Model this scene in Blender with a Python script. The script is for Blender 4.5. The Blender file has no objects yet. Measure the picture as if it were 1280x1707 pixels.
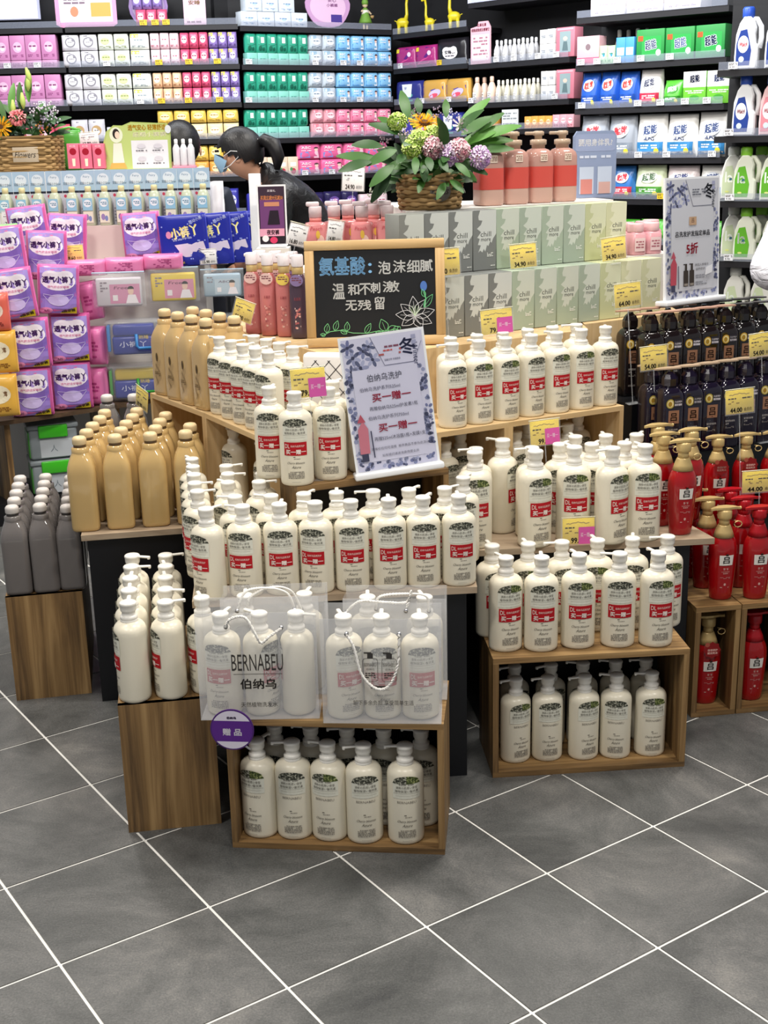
import bpy, bmesh, math, random
from mathutils import Vector, Matrix, noise
R = math.radians
scene = bpy.context.scene
col = scene.collection

# ------------------------------------------------------------------ camera
F, PITCH, ROLL, CAMH = 2093.67, 0.287920, -0.0232166, 1.5079
_cp, _sp, _cr, _sr = math.cos(PITCH), math.sin(PITCH), math.cos(ROLL), math.sin(ROLL)
FWD = Vector((0, _cp, -_sp)); _u = Vector((0, _sp, _cp)); _x = Vector((1, 0, 0))
RT = _x * _cr + _u * _sr
UP = -_x * _sr + _u * _cr
CAM = Vector((0, 0, CAMH))
cd = bpy.data.cameras.new('camera'); cam = bpy.data.objects.new('camera', cd); col.objects.link(cam)
cd.sensor_fit = 'VERTICAL'; cd.sensor_height = 36.0; cd.lens = F / 1707 * 36.0
cd.clip_start = .05; cd.clip_end = 60
m = Matrix((RT, UP, -FWD)).transposed().to_4x4(); m.translation = CAM
cam.matrix_world = m
scene.camera = cam

# ------------------------------------------------------------------ world, lights, exposure
scene.view_settings.view_transform = 'Standard'; scene.view_settings.look = 'None'
scene.view_settings.gamma = 1.0; scene.view_settings.use_curve_mapping = False
scene.view_settings.exposure = 0.30
w = bpy.data.worlds.new('world'); scene.world = w; w.use_nodes = True
w.node_tree.nodes['Background'].inputs[0].default_value = (.93, .96, 1, 1)
w.node_tree.nodes['Background'].inputs[1].default_value = .25
def ceiling_light(x, y, z, sx, sy, power, color=(1, .95, .88), tilt=(0, 0, 0), shape='RECTANGLE'):
    l = bpy.data.lights.new('ceiling_light', 'AREA'); l.shape = shape; l.size = sx; l.size_y = sy
    l.energy = power; l.color = color
    o = bpy.data.objects.new('ceiling_light', l); o.location = (x, y, z); o.rotation_euler = tilt
    col.objects.link(o); return o
for (x, y, pw) in [(-1.6, 1.3, 28), (.1, .9, 27), (1.7, 1.6, 30), (-1.3, 3.4, 34), (.4, 3.1, 33), (1.6, 4.0, 30), (-1.6, 5.2, 30), (.3, 5.3, 26)]:
    ceiling_light(x, y, 3.18, .35, .35, pw)
ceiling_light(-1.3, 6.6, 3.1, 2.6, .3, 60, (.95, .97, 1), (R(38), 0, 0))
ceiling_light(.9, 6.2, 3.1, 2.0, .3, 58, (.95, .97, 1), (R(36), 0, R(-38)))

# ------------------------------------------------------------------ pixel -> point at a known height / depth
def ray(px, py): return FWD + RT * ((px - 640) / F) + UP * ((853.5 - py) / F)
def atz(px, py, z):
    d = ray(px, py); return CAM + d * ((z - CAMH) / d.z)
def aty(px, py, y):
    d = ray(px, py); return CAM + d * (y / d.y)
def proj(P):
    X = Vector(P) - CAM; zc = X.dot(FWD)
    return 640 + F * X.dot(RT) / zc, 853.5 - F * X.dot(UP) / zc, zc

# ------------------------------------------------------------------ materials
_mats = {}
def lin(h):
    h = h.lstrip('#'); v = [int(h[i:i + 2], 16) / 255 for i in (0, 2, 4)]
    return tuple((c / 12.92 if c <= .04045 else ((c + .055) / 1.055) ** 2.4) for c in v) + (1,)
def bsdf(mt): return mt.node_tree.nodes['Principled BSDF']
def mat(name, hexc='#ffffff', rough=.5, metal=0, trans=0, alpha=1, emit=0, coat=0, ior=1.45, sss=0, spec=.5):
    if name in _mats: return _mats[name]
    mt = bpy.data.materials.new(name); mt.use_nodes = True; b = bsdf(mt)
    c = lin(hexc)
    b.inputs['Base Color'].default_value = c; b.inputs['Roughness'].default_value = rough
    b.inputs['Metallic'].default_value = metal; b.inputs['Transmission Weight'].default_value = trans
    b.inputs['Alpha'].default_value = alpha; b.inputs['Coat Weight'].default_value = coat; b.inputs['IOR'].default_value = ior
    b.inputs['Specular IOR Level'].default_value = spec
    if sss: b.inputs['Subsurface Weight'].default_value = sss; b.inputs['Subsurface Radius'].default_value = (.004, .003, .002)
    if emit: b.inputs['Emission Color'].default_value = c; b.inputs['Emission Strength'].default_value = emit
    mt.diffuse_color = c
    _mats[name] = mt; return mt
def ink(h): return mat('ink_' + h.strip('#'), h, .55, spec=.3)
def film(h): return mat('film_' + h.strip('#'), h, .28, spec=.5)
def nodes(mt): return mt.node_tree.nodes, mt.node_tree.links
def ramp(mt, fac, stops):
    n, l = nodes(mt); r = n.new('ShaderNodeValToRGB'); e = r.color_ramp.elements
    while len(e) < len(stops): e.new(.5)
    for el, (p, h) in zip(e, stops): el.position = p; el.color = lin(h)
    l.new(fac, r.inputs[0]); return r.outputs[0]
def tex_noise(mt, scale, detail=4, rough=.55, vec=None, dist=0):
    n, l = nodes(mt); t = n.new('ShaderNodeTexNoise'); t.inputs['Scale'].default_value = scale
    t.inputs['Detail'].default_value = detail; t.inputs['Roughness'].default_value = rough; t.inputs['Distortion'].default_value = dist
    if vec: l.new(vec, t.inputs['Vector'])
    return t.outputs['Fac']
def coords(mt, scale=(1, 1, 1), kind='Object', rot=(0, 0, 0)):
    n, l = nodes(mt); c = n.new('ShaderNodeTexCoord'); mp = n.new('ShaderNodeMapping')
    mp.inputs['Scale'].default_value = scale; mp.inputs['Rotation'].default_value = rot
    if kind == 'World':
        g = n.new('ShaderNodeNewGeometry'); l.new(g.outputs['Position'], mp.inputs[0])
    else: l.new(c.outputs[kind], mp.inputs[0])
    return mp.outputs[0]
def bump(mt, fac, strength, dist=.01):
    n, l = nodes(mt); b = n.new('ShaderNodeBump'); b.inputs['Strength'].default_value = strength; b.inputs['Distance'].default_value = dist
    l.new(fac, b.inputs['Height']); l.new(b.outputs[0], bsdf(mt).inputs['Normal'])
def base(mt, sock): mt.node_tree.links.new(sock, bsdf(mt).inputs['Base Color'])
def wood(name, stops, scale=(3, 3, 60), rough=.5, axis='z'):
    if name in _mats: return _mats[name]
    mt = mat(name, stops[0][1], rough)
    v = coords(mt, {'z': (28, 28, 1.3), 'x': (1.3, 28, 28), 'y': (28, 1.3, 28)}[axis], 'Object')
    f = tex_noise(mt, 1.0, 6, .62, v, .8)
    base(mt, ramp(mt, f, stops)); bump(mt, f, .12, .004)
    return mt
W_DARK = [(.30, '#463521'), (.43, '#6e5435'), (.54, '#8a6b43'), (.68, '#ab8a5c')]
W_LIGHT = [(.3, '#c3a374'), (.5, '#d2b485'), (.7, '#dfc69c')]
W_PLAIN = [(.3, '#8d7a63'), (.5, '#a5917a'), (.7, '#b9a78f')]
# ------------------------------------------------------------------ mesh building
class MB:
    def __init__(s): s.v = []; s.f = []; s.m = []; s.mats = []; s.smooth = []
    def slot(s, mt):
        if mt not in s.mats: s.mats.append(mt)
        return s.mats.index(mt)
    def add(s, vs, fs, mt, smooth=False):
        o = len(s.v); k = s.slot(mt); s.v += [tuple(p) for p in vs]
        for f in fs: s.f.append([i + o for i in f]); s.m.append(k); s.smooth.append(smooth)
        return s
    def box(s, x0, x1, y0, y1, z0, z1, mt):
        vs = [(x, y, z) for x in (x0, x1) for y in (y0, y1) for z in (z0, z1)]
        return s.add(vs, [(0, 1, 3, 2), (4, 6, 7, 5), (0, 4, 5, 1), (2, 3, 7, 6), (0, 2, 6, 4), (1, 5, 7, 3)], mt)
    def rbox(s, x0, x1, y0, y1, z0, z1, r, mt, seg=2, smooth=True):
        bm = bmesh.new(); bmesh.ops.create_cube(bm, size=1)
        for v in bm.verts: v.co = Vector(((x0 + x1) / 2 + v.co.x * (x1 - x0), (y0 + y1) / 2 + v.co.y * (y1 - y0), (z0 + z1) / 2 + v.co.z * (z1 - z0)))
        bmesh.ops.bevel(bm, geom=bm.edges[:], offset=r, segments=seg, affect='EDGES', profile=.5, clamp_overlap=True)
        bm.verts.index_update()
        s.add([v.co[:] for v in bm.verts], [[v.index for v in f.verts] for f in bm.faces], mt, smooth); bm.free(); return s
    def lathe(s, prof, mt, seg=24, cx=0, cy=0, sx=1, sy=1, pw=2.0, cap0=True, cap1=True, smooth=True, rot=0):
        """prof: (radius, z[, superellipse exponent]) from bottom to top"""
        vs = []; fs = []
        for p in prof:
            r, z = p[0], p[1]; e = 2.0 / (p[2] if len(p) > 2 else pw)
            for i in range(seg):
                a = 2 * math.pi * (i + .5) / seg; c, q = math.cos(a), math.sin(a)
                X = math.copysign(abs(c) ** e, c) * r * sx; Y_ = math.copysign(abs(q) ** e, q) * r * sy
                if rot: X, Y_ = X * math.cos(rot) - Y_ * math.sin(rot), X * math.sin(rot) + Y_ * math.cos(rot)
                vs.append((cx + X, cy + Y_, z))
        n = len(prof)
        for j in range(n - 1):
            for i in range(seg): fs.append((j * seg + i, j * seg + (i + 1) % seg, (j + 1) * seg + (i + 1) % seg, (j + 1) * seg + i))
        if cap0: fs.append(list(range(seg))[::-1])
        if cap1: fs.append([(n - 1) * seg + i for i in range(seg)])
        return s.add(vs, fs, mt, smooth)
    def tube(s, pts, r, mt, seg=8, cap=True, smooth=True, ry=None):
        pts = [Vector(p) for p in pts]; vs = []; fs = []; n = len(pts)
        rr = r if isinstance(r, (list, tuple)) else [r] * n
        up = Vector((0, 0, 1))
        for k, p in enumerate(pts):
            t = (pts[min(k + 1, n - 1)] - pts[max(k - 1, 0)]).normalized()
            a = t.cross(up) if abs(t.dot(up)) < .95 else t.cross(Vector((1, 0, 0)))
            a.normalize(); b = t.cross(a).normalized()
            for i in range(seg):
                th = 2 * math.pi * i / seg
                vs.append(p + a * math.cos(th) * rr[k] + b * math.sin(th) * (rr[k] if ry is None else ry))
        for k in range(n - 1):
            for i in range(seg): fs.append((k * seg + i, k * seg + (i + 1) % seg, (k + 1) * seg + (i + 1) % seg, (k + 1) * seg + i))
        if cap: fs += [list(range(seg))[::-1], [(n - 1) * seg + i for i in range(seg)]]
        return s.add(vs, fs, mt, smooth)
    def prism(s, pts, y0, y1, mt, smooth=False):
        """outline in x,z extruded along y"""
        n = len(pts); vs = [(x, y0, z) for x, z in pts] + [(x, y1, z) for x, z in pts]
        fs = [list(range(n)), list(range(2 * n - 1, n - 1, -1))] + [(i, i + n, (i + 1) % n + n, (i + 1) % n) for i in range(n)]
        return s.add(vs, fs, mt, smooth)
    def mesh(s, name):
        me = bpy.data.meshes.new(name); me.from_pydata(s.v, [], s.f)
        for mt in s.mats: me.materials.append(mt)
        me.polygons.foreach_set('material_index', s.m); me.polygons.foreach_set('use_smooth', s.smooth)
        me.validate(); me.update()
        return me
def fixn(me):
    bm = bmesh.new(); bm.from_mesh(me); bmesh.ops.recalc_face_normals(bm, faces=bm.faces); bm.to_mesh(me); bm.free(); return me

# ------------------------------------------------------------------ flat print (lettering, pictures) laid on a surface
_txt = {}
def text_geo(s):
    if s in _txt: return _txt[s]
    c = bpy.data.curves.new('lettering', 'FONT'); c.body = s; c.resolution_u = 2; c.fill_mode = 'FRONT'
    o = bpy.data.objects.new('lettering', c); me = o.to_mesh()
    vs = [(v.co.x, v.co.y) for v in me.vertices]; fs = [tuple(p.vertices) for p in me.polygons]
    o.to_mesh_clear(); bpy.data.objects.remove(o); bpy.data.curves.remove(c)
    x0 = min(v[0] for v in vs); x1 = max(v[0] for v in vs); y0 = min(v[1] for v in vs); y1 = max(v[1] for v in vs)
    _txt[s] = ([(x - (x0 + x1) / 2, y - (y0 + y1) / 2) for x, y in vs], fs, x1 - x0, y1 - y0)
    return _txt[s]
class D:
    def __init__(s): s.ops = []; s.layer = 0
    def _a(s, vs, fs, c):
        s.layer += 1; s.ops.append((vs, fs, c, s.layer)); return s
    def rect(s, x0, y0, x1, y1, c, n=1, k=1):
        vs = [(x0 + (x1 - x0) * i / n, y0 + (y1 - y0) * j / k) for j in range(k + 1) for i in range(n + 1)]
        fs = [(j * (n + 1) + i, j * (n + 1) + i + 1, (j + 1) * (n + 1) + i + 1, (j + 1) * (n + 1) + i) for j in range(k) for i in range(n)]
        return s._a(vs, fs, c)
    def ell(s, cx, cy, rx, ry, c, seg=18, rings=1, a0=0, a1=360, rot=0):
        full = a1 - a0 >= 360; n = seg if full else seg + 1; ca, sa = math.cos(R(rot)), math.sin(R(rot))
        vs = [(cx, cy)]
        for j in range(1, rings + 1):
            for i in range(n):
                a = R(a0 + (a1 - a0) * i / seg); X = math.cos(a) * rx * j / rings; Y_ = math.sin(a) * ry * j / rings
                vs.append((cx + X * ca - Y_ * sa, cy + X * sa + Y_ * ca))
        fs = []
        for i in range(n if full else n - 1):
            k = (i + 1) % n; fs.append((0, 1 + i, 1 + k))
            for j in range(rings - 1): fs.append((1 + j * n + i, 1 + (j + 1) * n + i, 1 + (j + 1) * n + k, 1 + j * n + k))
        return s._a(vs, fs, c)
    def poly(s, pts, c): return s._a(list(pts), [tuple(range(len(pts)))], c)
    def line(s, pts, wd, c):
        vs = []; n = len(pts)
        for k, p in enumerate(pts):
            a = pts[max(k - 1, 0)]; b = pts[min(k + 1, n - 1)]; dx, dy = b[0] - a[0], b[1] - a[1]; L = math.hypot(dx, dy) or 1
            vs += [(p[0] - dy / L * wd / 2, p[1] + dx / L * wd / 2), (p[0] + dy / L * wd / 2, p[1] - dx / L * wd / 2)]
        return s._a(vs, [(2 * k + 1, 2 * k + 3, 2 * k + 2, 2 * k) for k in range(n - 1)], c)
    def text(s, t, cx, cy, c, w=None, h=None, rot=0, shear=0, bold=0):
        vs, fs, tw, th = text_geo(t)
        if w is None: fx = fy = h / th
        elif h is None: fx = fy = w / tw
        else: fx, fy = w / tw, h / th
        ca, sa = math.cos(R(rot)), math.sin(R(rot))
        def put(dx, dy):
            out = []
            for x, y in vs:
                x, y = x * fx + shear * y * fy + dx, y * fy + dy
                out.append((cx + x * ca - y * sa, cy + x * sa + y * ca))
            return out
        V = put(0, 0); FS = list(fs)
        if bold:
            for dx, dy in ((bold, 0), (-bold, 0), (0, bold), (0, -bold)):
                o = len(V); V = V + put(dx, dy); FS = FS + [tuple(i + o for i in f) for f in fs]
        return s._a(V, FS, c)
    def para(s, x0, y0, x1, y1, rows, c, seed=1, dens=.8):
        rnd = random.Random(seed); vs = []; fs = []; rh = (y1 - y0) / rows
        for r_ in range(rows):
            x = x0; yb = y1 - (r_ + .8) * rh; yt = yb + rh * .55
            while x < x1:
                wd = rnd.uniform(.6, 2.2) * rh; xe = min(x + wd, x1)
                if rnd.random() < dens:
                    o = len(vs); vs += [(x, yb), (xe, yb), (xe, yt), (x, yt)]; fs.append((o, o + 1, o + 2, o + 3))
                x = xe + rh * .28
        return s._a(vs, fs, c)
    def mesh(s, name, fmap, off=.0003, lay=.00018):
        mb = MB()
        for vs, fs, c, L in s.ops:
            mt = c if not isinstance(c, str) else ink(c)
            mb.add([fmap(x, y, off + lay * L) for x, y in vs], fs, mt)
        return mb.mesh(name)
def flat(y0=0): return lambda x, z, o: (x, y0 - o, z)
def cyl(rx, ry=None, tilt=0):
    ry = ry or rx
    def f(x, z, o):
        a = x / rx; return ((rx + o) * math.sin(a), -(ry + o) * math.cos(a), z)
    return f
# ------------------------------------------------------------------ objects
def tag(o, label=None, cat=None, group=None, kind=None):
    if label: o['label'] = label
    if cat: o['category'] = cat
    if group: o['group'] = group
    if kind: o['kind'] = kind
    return o
def ob(name, me, parent=None, loc=(0, 0, 0), rot=(0, 0, 0), scale=(1, 1, 1)):
    o = bpy.data.objects.new(name, me); col.objects.link(o)
    if parent: o.parent = parent
    o.location = loc; o.rotation_euler = rot; o.scale = scale
    return o
def place(spec, label, cat, loc, rz=0, group=None, rx=0, ry=0, scale=(1, 1, 1), name=None):
    """spec = (name, [(part, mesh, [(sub, mesh) ...]) ...]); a thing, its parts and their sub-parts share mesh data"""
    nm, parts = spec
    if isinstance(scale, (int, float)): scale = (scale,) * 3
    if len(parts) == 1 and not parts[0][2]:
        return tag(ob(name or nm, parts[0][1], None, loc, (rx, ry, rz), scale), label, cat, group)
    root = tag(ob(name or nm, None, None, loc, (rx, ry, rz), scale), label, cat, group)
    root.empty_display_size = .05
    for pn, me, subs in parts:
        p = ob(pn, me, root)
        for sn, sm in subs: ob(sn, sm, p)
    return root
def struct(name, me, loc=(0, 0, 0), rot=(0, 0, 0)):
    return tag(ob(name, me, None, loc, rot), kind='structure')
ORD = 'first second third fourth fifth sixth seventh eighth ninth tenth eleventh twelfth thirteenth fourteenth fifteenth sixteenth seventeenth eighteenth nineteenth twentieth'.split()
rnd = random.Random(7)
# ================================================================== THE SETTING
# floor: slab with white joints, grey tiles proud of it
GX, GY, GT, TS = -.7109338 * .32 / .6, 4.2286894 * .32 / .6, .5965545, .32
tile_m = mat('tile_grey', '#6b6b6a', .42)
_v = coords(tile_m, (1, 1, 1), 'World')
_oi = tile_m.node_tree.nodes.new('ShaderNodeObjectInfo')
_a = tile_m.node_tree.nodes.new('ShaderNodeVectorMath'); _a.operation = 'ADD'
_s = tile_m.node_tree.nodes.new('ShaderNodeVectorMath'); _s.operation = 'SCALE'; _s.inputs['Scale'].default_value = 9
tile_m.node_tree.links.new(_oi.outputs['Random'], _s.inputs[0])
tile_m.node_tree.links.new(_v, _a.inputs[0]); tile_m.node_tree.links.new(_s.outputs[0], _a.inputs[1])
_f = tex_noise(tile_m, 2.6, 12, .72, _a.outputs[0], .5)
_f3 = tex_noise(tile_m, 240, 2, .6, _v); _mx = tile_m.node_tree.nodes.new('ShaderNodeMix'); _mx.inputs[0].default_value = .26
tile_m.node_tree.links.new(_f, _mx.inputs[2]); tile_m.node_tree.links.new(_f3, _mx.inputs[3])
base(tile_m, ramp(tile_m, _mx.outputs[0], [(.34, '#3a3b3c'), (.46, '#515251'), (.54, '#626261'), (.66, '#807e7a')]))
_f2 = tex_noise(tile_m, 170, 3, .75, _v); bump(tile_m, _f2, .35, .002)
joint_m = mat('joint_white', '#e6e4df', .7)
slab = MB().box(-4, 4, .2, 9.6, -.06, -.0022, joint_m)
floor = struct('floor', slab.mesh('floor'))
ta = (math.cos(GT), math.sin(GT)); tb = (math.sin(GT), -math.cos(GT)); gp = .0034
tm = MB(); _c = [(gp, gp), (TS - gp, gp), (TS - gp, TS - gp), (gp, TS - gp)]
_q = [(a * ta[0] + b * tb[0], a * ta[1] + b * tb[1]) for a, b in _c]
tm.add([(x, y, -.006) for x, y in _q] + [(x, y, 0) for x, y in _q], [(4, 7, 6, 5), (0, 4, 5, 1), (1, 5, 6, 2), (2, 6, 7, 3), (3, 7, 4, 0)], tile_m)
tile_me = fixn(tm.mesh('tile'))
rest = MB()
for i in range(-16, 22):
    for j in range(-22, 12):
        x = GX + TS * (i * ta[0] + j * tb[0]); y = GY + TS * (i * ta[1] + j * tb[1])
        if not (.8 < y < 9.0 and abs(x) < 3.6): continue
        cx, cy = x + .16 * (ta[0] + tb[0]), y + .16 * (ta[1] + tb[1])
        px, py, zc = proj((cx, cy, 0))
        if zc > .3 and -230 < px < 1500 and py < 2050 and cy < 4.3: ob('tile', tile_me, floor, (x, y, 0))
        else: rest.add([(x + v[0], y + v[1], v[2] + .006 - .006) for v in [(q[0], q[1], 0) for q in _q]], [(3, 2, 1, 0)], tile_m)
_o = ob('far_tiles', rest.mesh('far_tiles'), floor); _o['kind'] = 'stuff'
dark_m = mat('shelf_black', '#1d1c20', .45)
wall_m = mat('wall_black', '#17171a', .7); _v = coords(wall_m, (1, 1, 9), 'World'); bump(wall_m, tex_noise(wall_m, 2, 2, .5, _v), .2, .01)
strip_m = mat('price_rail_clear', '#aab0c0', .12, alpha=.22)
ceil_m = mat('ceiling_dark', '#3a3a3c', .9)
struct('ceiling', MB().box(-4, 4, .2, 9.6, 3.25, 3.3, ceil_m).mesh('ceiling'))

# wall shelving: plan polyline, shelf heights
SEC = {0: ((-3.1, 8.18), (-1.885, 8.177)), 1: ((-1.877, 8.177), (-.822, 8.22)), 2: ((-.816, 8.223), (.128, 8.792)),
       3: ((.128, 8.792), (.586, 8.262)), 4: ((.586, 8.262), (1.13, 7.66)), 5: ((1.105, 7.304), (1.788, 6.733)), 6: ((1.62, 6.276), (2.45, 5.8))}
HT = {0: [2.21, 1.98, 1.755, 1.54, 1.31, 1.08], 1: [2.21, 1.98, 1.755, 1.54, 1.31, 1.08], 2: [2.20, 1.975, 1.75, 1.535, 1.30, 1.07], 3: [2.17, 1.955, 1.73, 1.52, 1.30, 1.07],
      4: [2.30, 1.945, 1.715, 1.555, 1.31, 1.07], 5: [2.12, 1.875, 1.65, 1.385, 1.17, .93], 6: [1.79, 1.49, 1.19, .905, .62]}
SDEP = .30
wallnames = ['wall_far', 'wall_back', 'wall_corner', 'wall_side', 'wall_side_near', 'wall_detergent', 'wall_near']
SHELFNAME = {}
def secframe(k):
    (x0, y0), (x1, y1) = SEC[k]; a = math.atan2(y1 - y0, x1 - x0); return x0, y0, a, math.hypot(x1 - x0, y1 - y0)
MIT = {}
for k in (0, 1, 2, 3):
    t_ = math.tan((secframe(k + 1)[2] - secframe(k)[2]) / 2)
    t_ = max(t_, -.55); MIT[k] = (MIT.get(k, (0, 0))[0], t_); MIT[k + 1] = (t_, 0)
for k in SEC:
    x0, y0, a, L = secframe(k)
    struct(wallnames[k], MB().box(-.02 - (.32 if k == 3 else 0), L + .02 + (.32 if k == 2 else 0), SDEP + .012, SDEP + .06, 0, 3.25, wall_m).mesh('wall'), (x0, y0, 0), (0, 0, a))
    for j, z in enumerate(HT[k]):
        where = {0: 'far end', 1: 'back wall', 2: 'back wall near the corner', 3: 'corner by the toy giraffes', 4: 'angled side wall', 5: 'detergent bay', 6: 'near bay of jugs'}[k]
        hw = ORD[j]
        root = tag(ob('wall_shelf', None, None, (x0, y0, 0), (0, 0, a)), 'black shelf board in the %s, %s from top' % (where, hw), 'shelf')
        mL, mR = MIT.get(k, (0, 0)); bp = [(.004, 0), (L - .004, 0), (L - .004 - SDEP * mR, SDEP), (.004 + SDEP * mL, SDEP)]
        ob('board', fixn(MB().add([(x, y, z - .032) for x, y in bp] + [(x, y, z - .002) for x, y in bp], [(3, 2, 1, 0), (4, 5, 6, 7)] + [(i, (i + 1) % 4, (i + 1) % 4 + 4, i + 4) for i in range(4)], dark_m).mesh('board')), root)
        ob('price_rail', MB().box(.01, L - .01, -.006, -.003, z - .002, z + .034, strip_m).mesh('price_rail'), root)
def wallpt(k, px, z, back=.0):
    """point on section k (front edge moved back) that stands at picture column px, with its height z"""
    x0, y0, a, L = secframe(k); n = (-math.sin(a), math.cos(a)); lo, hi = -.6, L + .6
    f = lambda t: proj((x0 + math.cos(a) * t + n[0] * back, y0 + math.sin(a) * t + n[1] * back, z))[0] - px
    for _ in range(40):
        mid = (lo + hi) / 2
        if f(mid) > 0: hi = mid
        else: lo = mid
    return Vector((x0 + math.cos(a) * lo + n[0] * back, y0 + math.sin(a) * lo + n[1] * back, z)), a, lo

# ================================================================== DISPLAY FURNITURE
wd_v = wood('oak_upright', W_DARK, axis='z'); wd_h = wood('oak_flat', W_DARK, axis='x'); wd_y = wood('oak_deep', W_DARK, axis='y')
wl_v = wood('birch_upright', W_LIGHT, axis='z'); wl_h = wood('birch_flat', W_LIGHT, axis='x'); wl_y = wood('birch_deep', W_LIGHT, axis='y')
wp_h = wood('ash_flat', W_PLAIN, axis='x')
black_m = mat('black_laminate', '#121317', .38)
def crate(label, x, y, ang, w, d, h, z0=0, t=.014, kind='oak', closed=False, group=None, name='wooden_crate', cat='crate'):
    v, hh, yy = (wd_v, wd_h, wd_y) if kind == 'oak' else (wl_v, wl_h, wl_y)
    root = tag(ob(name, None, None, (x, y, z0), (0, 0, ang)), label, cat, group)
    ob('top_panel', MB().box(0, w, 0, d, h - t, h, hh if not closed else yy).mesh('top_panel'), root)
    ob('bottom_panel', MB().box(0, w, 0, d, 0, t, hh).mesh('bottom_panel'), root)
    ob('side_panel', MB().box(0, t, 0, d, t, h - t, v).mesh('side_panel'), root)
    ob('side_panel', MB().box(w - t, w, 0, d, t, h - t, v).mesh('side_panel'), root)
    ob('back_panel', MB().box(t, w - t, d - .006, d, t, h - t, black_m if kind == 'oak' and not closed else v).mesh('back_panel'), root)
    if closed: ob('front_panel', MB().box(0, w, -.001, t, 0, h, v).mesh('front_panel'), root)
    return root
def along(p, q): return math.atan2(q[1] - p[1], q[0] - p[0])
A0, A1 = (-.355, 2.480), (.117, 2.430)
crate('oak crate on the floor under the gift bags, open front full of bottles', *A0, along(A0, A1), .474, .225, .315)
C0, C1 = (.252, 2.770), (.730, 2.806)
crate('oak crate on the floor topped by red-labelled white bottles', *C0, along(C0, C1), .480, .215, .315)
crate('tall oak plinth with closed grained end beside the gift bag crate', -.601, 2.554, R(8.9), .211, .46, .317, closed=True, name='wooden_plinth', cat='plinth')
crate('oak plinth carrying the grey bottles', -1.058, 3.285, R(11.4), .209, .46, .312, closed=True, name='wooden_plinth', cat='plinth')
crate('upright oak crate with one gold-pumped red bottle inside', .812, 3.076, R(8.2), .124, .30, .315, group=None)
crate('upright oak crate with one red-pumped bottle inside', .938, 3.094, R(8.2), .222, .30, .315)
def slabpoly(name, pts, z0, z1, mt, label, cat, parts=None):
    n = len(pts); mb = MB()
    mb.add([(x, y, z0) for x, y in pts] + [(x, y, z1) for x, y in pts], [list(range(n))[::-1], [n + i for i in range(n)]] + [(i, (i + 1) % n, (i + 1) % n + n, i + n) for i in range(n)], mt)
    return tag(ob(name, fixn(mb.mesh(name))), label, cat)
def inset(pts, f=.02):
    cx = sum(p[0] for p in pts) / len(pts); cy = sum(p[1] for p in pts) / len(pts)
    out = []
    for x, y in pts:
        d = math.hypot(x - cx, y - cy); k = (d - f) / d; out.append((cx + (x - cx) * k, cy + (y - cy) * k))
    return out
PD = [(-.446, 2.713), (.214, 2.770), (.215, 3.028), (.15, 3.9), (-.3, 3.9), (-.5, 3.29)]
PF = [(.226, 3.037), (.855, 3.095), (.755, 3.45), (.70, 3.56), (.62, 3.72), (.62, 3.9), (.16, 3.9)]
PE = [(-.821, 3.245), (-.515, 3.299), (-.31, 3.9), (-.31, 4.12), (-.93, 4.0)]
BD = [(-.375, 2.735), (.19, 2.787), (.19, 3.0), (.13, 3.88), (-.28, 3.88), (-.45, 3.30), (-.455, 3.10), (-.395, 2.9)]
BF = [(.246, 3.057), (.795, 3.107), (.745, 3.40), (.60, 3.62), (.17, 3.62)]
for P_, PB_, nm in ((PD, BD, 'behind the gift bags'), (PF, BF, 'beside the red bottles'), (PE, inset(PE, .024), 'under the tan bottles')):
    slabpoly('display_board', P_, .484, .5, wp_h, 'wood-grain tabletop %s' % nm, 'tabletop')
    slabpoly('black_cabinet', PB_, 0, .484, black_m, 'black laminate base cabinet %s' % nm, 'cabinet')
# light wood cube shelves on the tabletops: two along each face, at right angles
HL0, HL1, HL2 = (-.714, 3.829), (-.506, 3.512), (-.312, 3.174)
HR0, HR1, HR2 = (.0, 3.105), (.340, 3.294), (.683, 3.477)
aL = along(HL1, HL2); aR = along(HR1, HR2); HTOP = .775
crate('birch cube shelf under the upper tan bottles', *HL0, along(HL0, HL1), .378, .20, .275, .5, kind='birch', name='cube_shelf', cat='shelf')
crate('birch cube shelf beside the price tag of the three bottles', *HL1, aL, .389, .21, .275, .5, kind='birch', name='cube_shelf', cat='shelf')
crate('birch cube shelf behind the white winter sign', HR1[0] - .226 * math.cos(aR), HR1[1] - .226 * math.sin(aR), aR, .226, .21, .275, .5, kind='birch', name='cube_shelf', cat='shelf')
crate('birch cube shelf next to the black bottles', *HR1, aR, .389, .21, .275, .5, kind='birch', name='cube_shelf', cat='shelf')
# low crate G in front
crate('small oak crate under three red-labelled bottles and the winter sign', -.208, 2.925, R(21), .40, .148, .21, .5, name='wooden_crate', t=.015)
# stepped core behind
core_m = mat('riser_white', '#e9e5df', .5)
slabpoly('display_riser', [(-.12, 3.33), (-.07, 3.325), (.575, 3.695), (.62, 3.735), (.62, 4.5), (-.2, 4.5), (-.5, 3.99)], .5, .955, wl_v, 'stepped birch riser under the chalkboard', 'riser')
slabpoly('display_riser', [(-.28, 3.86), (.10, 3.66), (.61, 3.985), (.955, 4.195), (.955, 4.37), (-.18, 4.37)], .956, 1.13, core_m, 'white riser under the grey cartons', 'riser')
slabpoly('display_riser', [(.085, 3.78), (.77, 4.205), (.73, 4.36), (.02, 4.36)], 1.131, 1.305, core_m, 'white riser under the flower basket and salmon bottles', 'riser')
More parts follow.
